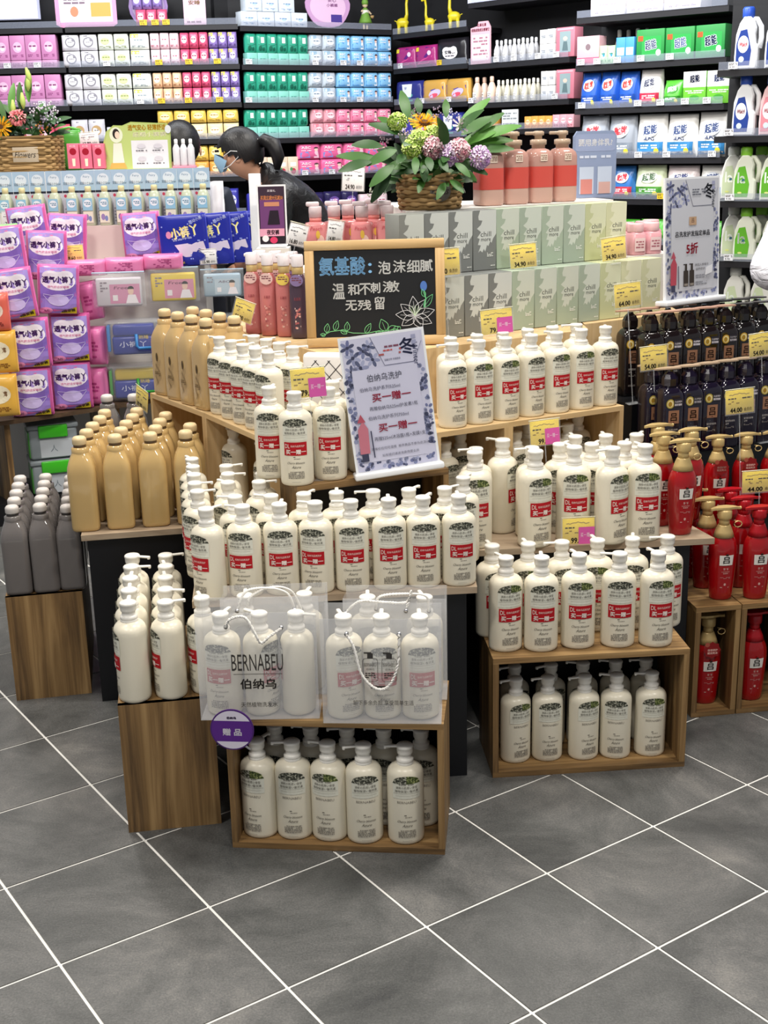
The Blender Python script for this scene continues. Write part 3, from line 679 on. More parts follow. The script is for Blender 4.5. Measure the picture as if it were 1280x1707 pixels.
BKI = '#3d3a38'
d1 = D().text('BERNABEU', .0, .133, BKI, w=.110, h=.038).rect(-.052, .106, .052, .1072, BKI).text('伯纳乌', 0, .084, BKI, w=.076, h=.023, bold=.0006).text('天然植物洗发水', 0, .036, BKI, w=.078, h=.0115)
dd = D()
for cx in (-.022, .018):
    for (x0, y0, x1, y1) in ((cx - .0155, .098, cx + .0155, .150),):
        r_ = .006; pts = []
        for (ax, ay, a0) in ((x1 - r_, y1 - r_, 0), (x0 + r_, y1 - r_, 90), (x0 + r_, y0 + r_, 180), (x1 - r_, y0 + r_, 270)):
            pts += [(ax + r_ * math.cos(R(a0 + k * 22.5)), ay + r_ * math.sin(R(a0 + k * 22.5))) for k in range(5)]
        dd.line(pts + [pts[0]], .0009, BKI)
    dd.rect(cx - .006, .150, cx + .006, .162, BKI).rect(cx - .013, .161, cx + .003, .1645, BKI)
    dd.text('BERNABEU', cx, .136, BKI, w=.026, h=.008).text('伯纳乌', cx, .126, BKI, w=.017, h=.005).para(cx - .011, .105, cx + .011, .119, 3, BKI, 3)
dd.rect(-.022, .083, .015, .0885, BKI).text('卸下多余负担 享受简单生活', .004, .050, BKI, w=.128, h=.0115)
B1 = atz(434, 1199, .3165)
bag('front gift bag printed with large lettering beside the purple badge', (B1.x, B1.y, .3165), -1, .256, .095, .245, d1,
    [('f', [(-.062, -.004, .215), (-.05, -.010, .236), (-.02, -.012, .240), (.0, -.014, .205), (.012, -.012, .182), (.03, -.012, .196), (.055, -.008, .212)]), ('b', [(-.05, .099, .214), (-.03, .104, .255), (.02, .105, .262), (.06, .103, .250), (.075, .099, .215)])],
    [(WBK, -.080, .047, -14), (WBK, .003, .047, 55), (WBK, .082, .047, -100)], 'large-lettered bag')
B2 = atz(637, 1206, .3165)
bag('front gift bag printed with two bottle drawings', (B2.x, B2.y, .3165), -4, .252, .095, .238, dd,
    [('f', [(-.07, -.004, .205), (-.055, -.012, .18), (-.04, -.014, .12), (-.01, -.016, .088), (.018, -.015, .095), (.036, -.012, .14), (.04, -.004, .205)]), ('b', [(-.08, .098, .215), (-.05, .104, .238), (.0, .105, .236), (.05, .104, .236), (.062, .103, .262), (.05, .099, .22)])],
    [(WBK, -.081, .047, 22), (WBK, .0, .047, 5), (WBK, .081, .047, 6)], 'bag with bottle drawings')
B3 = Vector((B1.x + .03, B1.y + .119, .3165))
bag('gift bag standing behind the large-lettered one', B3, 2, .235, .085, .235, None,
    [('f', [(-.06, -.004, .20), (-.05, -.008, .24), (.0, -.008, .262), (.04, -.006, .25), (.06, -.004, .205)])], [(WBK, -.066, .043, 10), (WBK, .066, .043, -8)], 'bag behind the large-lettered one')
B4 = Vector((B2.x + .032, B2.y + .119, .3165))
bag('gift bag standing behind the one with bottle drawings', B4, -4, .225, .085, .238, None,
    [('f', [(-.04, -.004, .215), (-.03, -.006, .245), (.03, -.007, .252), (.07, -.006, .245), (.075, -.004, .21)])], [(WBK, -.062, .043, 6), (WBK, .064, .043, 20)], 'bag behind the bottle drawings')
# ================================================================== PURPLE BADGE
pb = MB().tube([(0, -.0015, 0), (0, .0015, 0)], .047, mat('badge_purple', '#4c2272', .3), 40, smooth=False)
bd_ = D().ell(0, 0, .044, .044, '#d9d3e2', 40).poly([(math.cos(R(a)) * .044, math.sin(R(a)) * .044) for a in range(-38, 29, 6)] + [(-math.cos(R(a)) * .044, math.sin(R(a)) * .044) for a in range(28, -39, -6)], '#5a2a86')
bd_.text('赠 品', 0, -.005, '#efeaf4', w=.040, h=.016, bold=.0005).text('伯纳乌', 0, .028, '#3a2a4a', w=.020, h=.0055, bold=.0003)
bst = MB().tube([(.02, .004, -.036), (.034, .012, -.052)], .0022, mat('clear_rod', '#d9dde2', .1, alpha=.5), 8)
PB = aty(387, 1216, 2.425)
place(('round_badge', [('disc', pb.mesh('disc'), [('lettering', bd_.mesh('lettering', flat(-.0016)))]), ('holder', bst.mesh('holder'), [])]), 'round purple and white badge clipped to the bag crate corner', 'badge', PB, R(-6))
# ================================================================== PRICE CARDS
yel = '#eed224'
def price_card(price, pink=False, stem=.12, white=False, blank=False, w=.083, h=.070, rail=False):
    bc = MB().rbox(-w / 2, w / 2, -.0012, .0012, 0, h, .001, mat('card_%s' % ('white' if white else 'yellow'), '#efeeee' if white else yel, .4), seg=1)
    d = D(); TK = '#3a2f14' if not white else '#3c3c40'
    d.line([(-w * .38 + i * w * .06, h * .80 + (h * .018 * math.sin(i * 2.3) + h * .05 * math.exp(-(i - 6) ** 2 / 8))) for i in range(13)], h * .028, '#8a6f18' if not white else '#8f8f94')
    d.para(-w * .42, h * .60, w * (.42 if not pink else .1), h * .70, 1, TK, 4).para(-w * .42, h * .42, w * .05, h * .56, 2, '#8a6d17' if not white else '#9a9a9e', 6, .5)
    d.text(price, -w * .14 if not pink else -w * .02, h * .16, '#26210f', w=w * .42, h=h * .20, bold=w * .006)
    if pink: d.rect(0, 0, w * .5, h * .66, '#dc5fae').text('买一赠一', w * .25, h * .36, '#f6e3ef', w=w * .38, h=h * .17)
    else: d.text('会员价', w * .28, h * .16, TK, w=w * .28, h=h * .15)
    sl = MB().box(-w / 2 - .003, w / 2 + .003, -.0022, -.0018, -.003, h + .003, mat('sleeve_clear', '#ffffff', .08, alpha=.10)).tube([(-w / 2 - .003, -.002, h + .003), (w / 2 + .003, -.002, h + .003)], .0012, mat('sleeve_edge', '#e8e4c8', .2), 6)
    parts = [('card', bc.mesh('card'), [('lettering', d.mesh('lettering', flat(-.0012)))]), ('sleeve', sl.mesh('sleeve'), [])]
    if stem: parts.append(('stem', MB().tube([(0, .0022, -stem), (0, .0022, .03)], .0016, mat('clear_stem', '#d9dde2', .1, alpha=.22), 6).rbox(-.018, .018, -.012, .016, -stem - .003, -stem, .001, mat('clear_stem', '#d9dde2', .1, alpha=.22), seg=1).mesh('stem'), []))
    return ('price_card', parts)
def tagcard(label, px, py, y, price, rz=0, ry=0, zsurf=None, pink=False, white=False, w=.083, h=.070, rx=R(-8)):
    """px,py: lower centre of the card; zsurf: height of the surface its clear stem stands on"""
    P = aty(px, py, y); st = max(.01, P.z - zsurf) if zsurf is not None else 0
    place(price_card(price, pink, st, white, w=w, h=h), label, 'price card', P, R(rz), 'price cards', rx=rx if not st else rx * 0, ry=ry)
tagcard('yellow price card 79.00 with pink sticker above the three raised bottles', 516, 662, 2.985, '79.00', 6, R(-3), .7105, True)
tagcard('yellow price card 99.00 with pink sticker in front of the birch cube shelf', 909, 741, 3.245, '99.00', 8, R(-4), .5005, True, w=.079, h=.066)
tagcard('yellow price card 99.00 with pink sticker among the large white bottles', 964, 907, 3.075, '99.00', 3, R(-1), .5005, True)
tagcard('yellow price card 79.00 with pink sticker below the grey cartons', 829, 556, 3.44, '79.00', 10, R(-4), .775, True, w=.088, h=.066)
tagcard('yellow price card 34.90 on the upper grey cartons by the pale green one', 873, 446, 3.775, '34.90', 10, R(-4), 1.131, w=.08, h=.068)
tagcard('yellow price card 34.90 on the upper cartons by the yellowish one', 1024, 433, 3.945, '34.90', 14, R(-6), 1.131, w=.08, h=.068)
tagcard('yellow price card half hidden behind the chalkboard', 742, 459, 3.575, '34.90', 8, R(-3), .956, w=.086, h=.072)
tagcard('yellow price card 64.00 in front of the lower cartons', 1047, 511, 3.62, '64.00', 12, R(-5), .75, w=.08, h=.066)
tagcard('yellow price card 54.00 between the two rows of black bottles', 1090, 616, 3.555, '54.00', 10, R(-4), .6145, w=.08, h=.066)
tagcard('yellow price card 54.00 at the far end of the black bottles', 1270, 593, 3.66, '54.00', 12, R(-5), .6145, w=.08, h=.066)
tagcard('yellow price card 44.00 above the tagged red bottles', 1233, 689, 3.36, '44.00', 8, R(-4), .46, w=.08, h=.066)
tagcard('yellow price card 44.00 lying over the red bottles at the edge', 1266, 820, 3.23, '44.00', 4, R(-2), .3155, w=.096, h=.058)
tagcard('yellow price card turned sideways above the rear tan bottles', 236, 681, 3.86, '39.90', -52, R(14), .5005, w=.075, h=.066)
tagcard('yellow price card tilted among the pink gold-capped bottles', 402, 535, 3.655, '59.00', -20, R(18), .7755, w=.062, h=.060)
# ================================================================== CHALKBOARD
fr_m = wood('pine_frame', [(.3, '#bb955f'), (.5, '#cdaa76'), (.7, '#dabd90')], axis='x'); fr_v = wood('pine_frame_upright', [(.3, '#bb955f'), (.5, '#cdaa76'), (.7, '#dabd90')], axis='z')
slate = mat('slate_black', '#101114', .45)
W_, H_, T_ = .387, .290, .026
def U(zx, zy): return ((zx - 645) * .000569, (870 - zy) * .000569)
ch = D()
def ctext(t, x0, y0, x1, y1, c, b=.0006):
    a, bq = U(x0, y1), U(x1, y0); ch.text(t, (a[0] + bq[0]) / 2, (a[1] + bq[1]) / 2, c, w=bq[0] - a[0], h=bq[1] - a[1], bold=b)
ctext('氨基酸', 375, 440, 598, 525, '#7fb2dc', .0011)
for yy in (478, 512): q = U(622, yy); ch.ell(q[0], q[1], .005, .004, '#7fb2dc', 10)
ctext('泡', 662, 465, 722, 525, '#e9e9e6'); ctext('沫', 735, 462, 795, 520, '#e9e9e6'); ctext('细', 802, 462, 862, 522, '#e9e9e6'); ctext('腻', 866, 462, 926, 518, '#e9e9e6')
ctext('温', 437, 565, 495, 640, '#e9e9e6'); ctext('和', 512, 570, 566, 622, '#e9e9e6'); ctext('不', 568, 568, 622, 622, '#e9e9e6'); ctext('刺', 622, 566, 668, 615, '#e9e9e6'); ctext('激', 682, 560, 762, 612, '#e9e9e6')
ctext('无', 498, 648, 552, 696, '#e9e9e6'); ctext('残', 558, 648, 622, 696, '#e9e9e6'); ctext('留', 640, 634, 688, 694, '#e9e9e6')
def cl(pts, w=.0014, c='#e4e4e0'): ch.line([U(*p) for p in pts], w, c)
def petal(cx, cy, ang, L, wd, c, n=8):
    a = R(ang); out = []
    for s in (1, -1):
        seg = []
        for i in range(n + 1):
            t = i / n; x = L * t; y = s * wd * math.sin(math.pi * t ** .8); seg.append((cx + x * math.cos(a) - y * math.sin(a), cy - (x * math.sin(a) + y * math.cos(a))))
        cl(seg, .0013, c)
    cl([(cx, cy), (cx + L * .75 * math.cos(a), cy - L * .75 * math.sin(a))], .0008, c)
for an, L in ((95, 95), (55, 95), (15, 100), (140, 90), (175, 95), (215, 80), (-25, 90), (-60, 70)): petal(835, 730, an, L, 24, '#dcdce0')
for an in range(50, 140, 18): cl([(835, 730), (835 + 50 * math.cos(R(an)), 730 - 50 * math.sin(R(an)))], .0012, '#cfe6c0')
bq = U(880, 588); ch.ell(bq[0], bq[1], .0095, .014, '#4f74b8', 14)
cl([(882, 610), (890, 650), (880, 690)], .003, '#6fc487')
petal(880, 690, 55, 75, 15, '#6fc487'); petal(885, 640, 110, 40, 10, '#6fc487')
GR = '#7fcf8d'
cl([(378, 815), (420, 795), (470, 790), (530, 805), (600, 808), (640, 800), (690, 800), (740, 792), (765, 800), (760, 780), (735, 778), (725, 795), (745, 808), (775, 800)], .0016, GR)
for (x, y, a, L, w_) in ((400, 800, 80, 45, 13), (440, 790, 70, 50, 13), (395, 812, 170, 25, 8), (470, 790, -30, 35, 10), (500, 795, 85, 45, 13), (590, 808, 60, 55, 13), (690, 800, 110, 62, 22), (700, 800, 20, 55, 18), (640, 805, 0, 38, 8)): petal(x, y, a, L, w_, GR)
fb = [('frame_rail', MB().rbox(-W_ / 2, W_ / 2, -.009, .009, H_ - T_, H_, .002, fr_m, 1).mesh('frame_rail'), []), ('frame_rail', MB().rbox(-W_ / 2, W_ / 2, -.009, .009, 0, T_, .002, fr_m, 1).mesh('frame_rail'), []),
      ('frame_stile', MB().rbox(-W_ / 2, -W_ / 2 + T_, -.009, .009, T_, H_ - T_, .002, fr_v, 1).mesh('frame_stile'), []), ('frame_stile', MB().rbox(W_ / 2 - T_, W_ / 2, -.009, .009, T_, H_ - T_, .002, fr_v, 1).mesh('frame_stile'), []),
      ('slate', MB().box(-W_ / 2 + T_, W_ / 2 - T_, -.003, .006, T_, H_ - T_, slate).mesh('slate'), [('chalk_writing', ch.mesh('chalk_writing', flat(-.003)))]),
      ('easel_leg', MB().box(-.012, .012, .010, .016, 0, .22, fr_v).mesh('easel_leg'), [])]
CB = aty(628, 573, 3.50)
CB.z = .957
place(('chalkboard', fb), 'chalkboard in pine frame with handwritten lettering and a drawn lily', 'chalkboard', CB, R(2), rx=R(-7))
# ================================================================== ACRYLIC SIGNS
acr = mat('acrylic_white', '#eef0f4', .2, coat=.3)
FL = ['#5a607e', '#7c83a6', '#8f94b4', '#4b4f6a', '#a3a8c6', '#6d739a']
def hexleaf(d, x0, y0, x1, y1, n, seed, r0=.003, r1=.007):
    r_ = random.Random(seed)
    for _ in range(n):
        x, y = r_.uniform(x0, x1), r_.uniform(y0, y1); rr = r_.uniform(r0, r1)
        d.ell(x, y, rr, rr * r_.uniform(.6, 1), r_.choice(FL), 7, 1, rot=r_.uniform(0, 180)); d.layer -= 1
def poster(w, h, bg, dark):
    d = D().rect(0, 0, w, h, bg)
    for (cx, cy, k) in ((.12, .86, 1), (.26, .90, .9), (.20, .78, 1.0), (.36, .83, .9), (.33, .93, .8), (.07, .94, .9), (.08, .76, .8)):
        for i in range(6):
            a = i * 60 + cx * 300; d.ell(w * cx + .012 * k * math.cos(R(a)), h * cy + .012 * k * math.sin(R(a)), .009 * k, .0048 * k, FL[(i * 2 + int(cx * 50)) % 6], 9, 1, rot=a); d.layer -= 1
        d.ell(w * cx, h * cy, .0048 * k, .0048 * k, '#3f425a', 8); d.layer -= 1
    d.layer += 2
    hexleaf(d, .0, h * .05, w * .075, h * .75, 46, 3); hexleaf(d, w * .90, h * .05, w, h * .75, 46, 5); hexleaf(d, w * .05, .002, w * .95, h * .055, 40, 8); hexleaf(d, w * .86, h * .25, w * .95, h * .38, 16, 9)
    d.layer += 2
    d.poly([(w * .36, h), (w * .98, h), (w * .98, h * .90), (w * .86, h * .775), (w * .50, h * .775)], bg)
    d.line([(w * .36, h * .995), (w * .50, h * .775), (w * .86, h * .775), (w * .98, h * .92)], .0010, '#565a78')
    d.rect(w * .085, h * .065, w * .895, h * .765, bg)
    d.layer += 1
    d.text('冬', w * .80, h * .895, dark, h=h * .125, bold=.0010).text('Winter', w * .895, h * .83, dark, h=h * .040, rot=-90)
    d.rect(w * .86, h * .945, w * .915, h * .975, '#9a9dba').rect(w * .86, h * .905, w * .915, h * .935, '#9a9dba')
    return d
def person_print(d, x, y, s, cloak):
    d.poly([(x - .2 * s, y), (x + .2 * s, y), (x + .24 * s, y + 1.0 * s), (x + .05 * s, y + 1.35 * s), (x - .18 * s, y + 1.0 * s)], cloak).poly([(x - .17 * s, y + 1.28 * s), (x + .17 * s, y + 1.28 * s), (x, y + 1.62 * s)], '#b05262').rect(x - .15 * s, y - .32 * s, x + .12 * s, y, '#3d4058').line([(x + .36 * s, y - .2 * s), (x + .34 * s, y + .9 * s)], .05 * s, '#3d4058')
def sign(label, draw, w, h, base_w, loc, rz, ry=0, rx=0, base_d=.05, bh=.016):
    parts = [('base', MB().rbox(-base_w / 2, base_w / 2, -base_d / 2, base_d / 2, 0, bh, .004, acr).mesh('base'), []),
             ('panel', MB().box(-w / 2 - .006, w / 2 + .006, -.004, .003, bh - .004, bh + h + .008, acr).mesh('panel'), [('poster', draw.mesh('poster', lambda x, z, o: (x - w / 2, -.004 - o, z + bh + .002)))])]
    place(('acrylic_sign', parts), label, 'sign', loc, rz, ry=ry, rx=rx)
w, h = .198, .322
pz = poster(w, h, '#c9c9de', '#3c4060')
pz.para(w * .52, h * .90, w * .72, h * .925, 1, '#7d4a5e', 3).para(w * .50, h * .875, w * .72, h * .895, 1, '#c0504a', 4).para(w * .44, h * .845, w * .72, h * .87, 1, '#a85a5a', 5).text('温暖冬季 特惠精选', w * .60, h * .815, '#4a4d68', w=w * .2, h=h * .016)
pz.text('伯纳乌洗护', w * .47, h * .695, '#3c3e4e', w=w * .43, h=h * .056).text('伯纳乌洗护系列525ml', w * .40, h * .615, '#55566a', w=w * .50, h=h * .031).text('买一赠一', w * .53, h * .545, '#b02a48', w=w * .48, h=h * .062, bold=.0004)
pz.text('再赠伯纳乌525ml护发素1瓶', w * .54, h * .465, '#4a4b5e', w=w * .60, h=h * .031).text('伯纳乌洗护系列750ml', w * .46, h * .395, '#55566a', w=w * .50, h=h * .031).text('买一赠一', w * .56, h * .315, '#b02a48', w=w * .48, h=h * .062, bold=.0004)
pz.text('再赠525ml沐浴露1瓶+发膜1支', w * .57, h * .235, '#4a4b5e', w=w * .64, h=h * .031).text('同等价位均可混搭  单件商品不参与此活动', w * .56, h * .160, '#55566a', w=w * .72, h=h * .022).text('如有疑问请咨询卖场营业员', w * .55, h * .105, '#55566a', w=w * .46, h=h * .021)
person_print(pz, w * .115, h * .135, .060, '#c07484')
SP = atz(668, 797, .7105)
sign('white acrylic stand with lavender winter promotion poster leaning on the raised crate', pz, w, h, .222, (SP.x - .004, SP.y + .004, .7215), R(9), ry=R(-5.5), rx=R(-6))
w, h = .225, .350
pz = poster(w, h, '#c3c5cd', '#33363f')
pz.para(w * .48, h * .86, w * .74, h * .92, 3, '#6a6d78', 3).rect(w * .42, h * .615, w * .56, h * .685, '#b9997c').text('吕', w * .49, h * .655, '#5a3a2a', h=h * .036).text('吕洗发护发指定单品', w * .49, h * .545, '#34343a', w=w * .66, h=h * .046, bold=.0003).text('5折', w * .48, h * .42, '#a51c34', w=w * .22, h=h * .092, bold=.0008)
for cx in (.36, .47): pz.rect(w * (cx - .045), h * .10, w * (cx + .045), h * .235, '#3a332f').rect(w * (cx - .02), h * .235, w * (cx + .02), h * .285, '#3a332f').rect(w * (cx - .05), h * .283, w * (cx + .02), h * .292, '#3a332f').rect(w * (cx - .035), h * .105, w * (cx + .035), h * .125, '#8d857d')
pz.text('韩国人参精华', w * .66, h * .275, '#4a4b52', w=w * .26, h=h * .024).text('滋养修护', w * .63, h * .240, '#4a4b52', w=w * .18, h=h * .024).para(w * .54, h * .10, w * .76, h * .215, 6, '#8a8c94', 5, .6).poly([(w * .72, h * .18), (w * .86, h * .20), (w * .87, h * .27), (w * .74, h * .25)], '#e2e4ea')
person_print(pz, w * .11, h * .12, .062, '#b14a5a')
S2 = aty(1152, 500, 3.86)
sign('white acrylic stand with grey half price poster on top of the black bottles', pz, w, h, .262, (S2.x, S2.y, 1.0085), R(34), rx=R(-3))
# ================================================================== GREY CARTONS
def carton(c, br):
    mt = mat('carton_' + c.strip('#'), c, .55); w, h, d = .0835, .174, .075
    jag = [(.30, 1.0), (1.0, 1.0), (1.0, .60), (.86, .52), (.80, .45), (.74, .48), (.66, .40), (.60, .42), (.52, .31), (.46, .36), (.40, .30), (.30, .335), (.22, .30), (.33, .42), (.20, .43), (.28, .53), (.17, .55), (.34, .64), (.16, .70), (.33, .76), (.40, .83), (.24, .84), (.22, .90)]
    dr = D().rect(-w * .492, h * .004, w * .492, h * .996, mt)
    # fan from an inner point keeps the ragged stroke clean
    pts = [((u - .5) * w, v * h * .994) for u, v in jag]; n = len(pts)
    dr.poly(pts, br)
    dr.text('chill', .004, h * .60, '#4d504c', w=w * .46, h=h * .085).text('more', .004, h * .505, '#4d504c', w=w * .42, h=h * .045)
    dr.para(.008, h * .22, w * .36, h * .32, 4, '#e6e7e2', 5, .6).para(.012, h * .06, w * .44, h * .085, 1, '#e6e7e2', 6)
    return ('carton', [('box', MB().rbox(-w / 2, w / 2, 0, d, 0, h, .0012, mt, 1).mesh('box'), []), ('front_print', dr.mesh('front_print', flat(0)), [])])
GC = {'a': ('#82847f', '#c4c8c2'), 'b': ('#777a78', '#c6cac6'), 'c': ('#a2b09d', '#c6ccc0'), 'd': ('#9eab9b', '#c6cdc2'), 'e': ('#bcc198', '#d0d3b6'), 'f': ('#c9caa6', '#d8d8bd')}
GC = {k: carton(*v) for k, v in GC.items()}
ca = R(32)
def cartons(P0, z, seq, lab):
    for i, k in enumerate(seq):
        t = (i + .5) * .0858; P = Vector((P0[0] + t * math.cos(ca), P0[1] + t * math.sin(ca), z))
        place(GC[k], '%s, %s from the chalkboard' % (lab, ORD[i]), 'carton', P, ca + R(rnd.uniform(-1, 1)), 'brush-stroke cartons')
cartons((.100, 3.546), .9565, 'aabbcdcdeff', 'brush-stroke carton in the lower row')
cartons((.060, 3.612), 1.1315, 'abbbcdcdef', 'brush-stroke carton in the upper row')
# ================================================================== SALMON AND PINK BOTTLES
salm = mat('salmon_clear', '#c07a6e', .12, trans=.15); blush = mat('blush_liquid', '#c7a294', .2); band_m = mat('coral_band', '#c94f46', .3); ivory = mat('ivory_plastic', '#b39c86', .25)
b = MB().lathe([(.034, 0, 5), (.039, .004, 5), (.040, .012, 5), (.040, .048, 5)], blush, 28, cap1=False); b2 = MB().lathe([(.040, .112, 5), (.040, .140, 5), (.038, .152, 4), (.030, .162, 3), (.022, .166, 2)], mat('salmon_top', '#b48a7f', .12), 28, cap0=False)
bb = MB().lathe([(.0404, .048, 5), (.0404, .112, 5)], band_m, 28, cap0=False, cap1=False)
nk = MB().lathe([(.021, .164), (.021, .176), (.026, .178), (.026, .192), (.019, .194)], ivory, 20)
pp = MB().lathe([(.012, .194), (.012, .204), (.018, .206), (.018, .216), (.012, .219)], ivory, 16).rbox(-.046, 0, -.006, .006, .207, .217, .003, ivory)
tg = D().poly([(-.012, .128), (.012, .128), (.012, .150), (-.012, .150)], '#e0cdbd').para(-.010, .131, .010, .147, 3, '#8f6f62', 3)
SAL = ('body_wash_bottle', [('base', b.mesh('base'), []), ('upper_body', b2.mesh('upper_body'), []), ('label_band', bb.mesh('label_band'), []), ('collar', nk.mesh('collar'), []), ('pump', pp.mesh('pump'), []), ('neck_tag', tg.mesh('neck_tag', lambda x, z, o: (x, -.041 - o, z)), [])])
for i in range(4):
    t = .34 + i * .098
    P = Vector((.058 + t * math.cos(ca), 3.835 + t * math.sin(ca), 1.3055)); place(SAL, 'salmon body wash bottle with coral band, %s from the flower basket' % ORD[i], 'bottle', P, R(20), 'salmon bottles')
pinkc = mat('pink_clear', '#dc8b8c', .12, trans=.12); capc = mat('cap_frost', '#ead9dc', .25, alpha=.9); pkl = '#e7b3a2'
b = MB().lathe([(.028, 0, 6), (.031, .004, 6), (.031, .130, 6), (.028, .137, 5), (.016, .140, 2)], pinkc, 28)
cpp = MB().lathe([(.0175, .139), (.0175, .152)], mat('peach_collar', '#df8a84', .3), 18).lathe([(.0185, .152), (.019, .180), (.0175, .183)], capc, 18).rbox(-.026, .012, -.009, .009, .183, .196, .004, capc)
pt = D().ell(.012, .070, .013, .034, '#eac3b8', 14).ell(-.012, .05, .010, .028, '#f0b9b4', 14).ell(.004, .105, .006, .012, '#e0b74a', 10).text('Peach', 0, .122, '#c4525c', w=.034, h=.010, shear=.2).ell(-.010, .02, .012, .012, '#f2d2cd', 12)
PK = ('pump_bottle', [('body', b.mesh('body'), []), ('pump_cap', cpp.mesh('pump_cap'), []), ('front_print', pt.mesh('front_print', flat(-.0312)), [])])
for i, (px, yy) in enumerate(((526, 3.87), (556, 3.90), (603, 3.84), (645, 3.84), (580, 3.96), (623, 3.95))):
    P = aty(px, 360, yy); P.z = 1.1315; place(PK, 'pink square bottle with frosted pump cap, %s behind the chalkboard' % ORD[i], 'bottle', P, R(rnd.uniform(-8, 8)), 'pink bottles', scale=1.04)
def tallpink(c, tagc, lab):
    b = MB().lathe([(.022, 0, 3), (.026, .004, 3), (.0265, .02, 3), (.0265, .150, 3), (.024, .165, 2.6), (.018, .180, 2.2), (.015, .186, 2)], mat('tall_' + c.strip('#'), c, .14, trans=.1), 24)
    rg_ = MB().lathe([(.0165, .184), (.017, .186), (.017, .203), (.0155, .205)], gold_m, 18); cp = MB().lathe([(.0175, .205), (.018, .208), (.018, .236), (.016, .240)], mat('cap_pearl', '#eee7ea', .25), 18).rbox(-.022, 0, -.007, .007, .228, .238, .003, mat('cap_pearl', '#eee7ea', .25))
    d = D().ell(0, .168, .020, .017, tagc, 16).para(-.014, .160, .014, .178, 3, '#7d4a55', 4)
    d2 = D(); r_ = random.Random(3)
    for _ in range(26): d2.ell(r_.uniform(-.014, .014), r_.uniform(.03, .09), .004, .0032, r_.choice(['#e9c9c0', '#d98a86', '#b0626a']), 6); d2.layer -= 1
    d2.layer += 1; d2.text('氨基酸', 0, .115, '#a14a55', w=.026, h=.009)
    return ('pump_bottle', [('body', b.mesh('body'), []), ('gold_ring', rg_.mesh('gold_ring'), []), ('cap', cp.mesh('cap'), []), ('hang_tag', d.mesh('hang_tag', lambda x, z, o: (x, -.0275 - o, z)), []), ('front_print', d2.mesh('front_print', cyl(.027, .027)), [])])
T1 = tallpink('#d07f80', '#e4c3bd', 'pink'); T2 = tallpink('#cf7d7c', '#e6cb62', 'pink'); T3 = tallpink('#51404f', '#8d7aa8', 'violet')
for i, (sp, px, yy, nm) in enumerate(((T1, 421, 3.80, 'pink'), (T1, 447, 3.76, 'pink'), (T2, 474, 3.73, 'pink'), (T3, 497, 3.69, 'dark violet'), (T1, 436, 3.87, 'pink'), (T1, 462, 3.84, 'pink'), (T3, 489, 3.80, 'dark violet'))):
    P = aty(px, 480, yy); P.z = .9565; place(sp, 'tall %s bottle with gold ring beside the chalkboard, %s in turn' % (nm, ORD[i]), 'bottle', P, R(-6), 'gold-ringed bottles', scale=(.97, .97, 1))
# ================================================================== FLOWER ARRANGEMENTS
leafm = [mat('leaf_%d' % i, c, .45) for i, c in enumerate(('#2a5120', '#3a6626', '#568c36', '#1b3819', '#7fb05a'))]
def leaf(L, wd, bend, mt):
    vs = []; fs = []; n = 6
    for i in range(n + 1):
        t = i / n; x = L * t; z = -bend * t * t; y = wd * math.sin(math.pi * min(1, t * .92 + .04)) ** .8
        vs += [(x, -y, z + .12 * y), (x, 0, z), (x, y, z + .12 * y)]
    for i in range(n): fs += [(3 * i, 3 * i + 3, 3 * i + 4, 3 * i + 1), (3 * i + 1, 3 * i + 4, 3 * i + 5, 3 * i + 2)]
    return MB().add(vs, fs, mt, True).mesh('leaf')
def bloom(rad, petals, layers, c1, c2, cup=.4, seed=1, ctr=None):
    mb = MB(); r_ = random.Random(seed); m1, m2 = mat('petal_' + c1.strip('#'), c1, .6), mat('petal_' + c2.strip('#'), c2, .6)
    for l in range(layers):
        rr = rad * (1 - l / (layers + .6)); el = R(10 + 70 * l / layers * cup * 2)
        for i in range(petals):
            a = 2 * math.pi * (i + .5 * (l % 2)) / petals + r_.uniform(-.1, .1); vs = []
            for t, wf in ((.1, .3), (.6, 1), (1, .55)):
                for s in (-1, 0, 1):
                    q = a + s * wf * 1.5 / petals * (1.2 if petals < 12 else 1.6); d = rr * t * (1 + .12 * r_.random()); e2 = el + (.25 * t if l else 0)
                    vs.append((math.cos(q) * d * math.cos(e2), math.sin(q) * d * math.cos(e2), d * math.sin(e2) + l * rad * .06 + (.02 * rad if s == 0 else .08 * rad)))
            mb.add(vs, [(0, 1, 4, 3), (1, 2, 5, 4), (3, 4, 7, 6), (4, 5, 8, 7)], m1 if (i + l) % 3 else m2)
    if ctr: mb.lathe([(rad * .34, 0), (rad * .36, rad * .14), (rad * .22, rad * .26), (rad * .04, rad * .28)], mat('petal_' + ctr.strip('#'), ctr, .8), 14)
    return mb.mesh('flower')
def pompom(rad, n, c1, c2, seed=1):
    mb = MB(); r_ = random.Random(seed); ms = [mat('petal_' + c.strip('#'), c, .65) for c in (c1, c2)]
    for k in range(n):
        z = 1 - 1.35 * (k + .5) / n; a = k * 2.39996; q = math.sqrt(max(0, 1 - z * z)); d = Vector((q * math.cos(a), q * math.sin(a), z)); s = d.cross(Vector((.1, .2, 1))).normalized(); t = d.cross(s)
        s, t = s * math.cos(a) + t * math.sin(a), t * math.cos(a) - s * math.sin(a); L = rad * r_.uniform(.85, 1.05); wd = rad * .26
        vs = [d * L * .45, d * L * .8 + s * wd + t * .1 * rad, d * L + s * wd * .6 - t * .12 * rad, d * L * 1.04 + t * .05 * rad, d * L - s * wd * .6 - t * .12 * rad, d * L * .8 - s * wd + t * .1 * rad]
        mb.add(vs, [(0, 1, 2, 3), (0, 3, 4, 5)], ms[k % 2 if k % 3 else 1])
    return mb.mesh('flower')
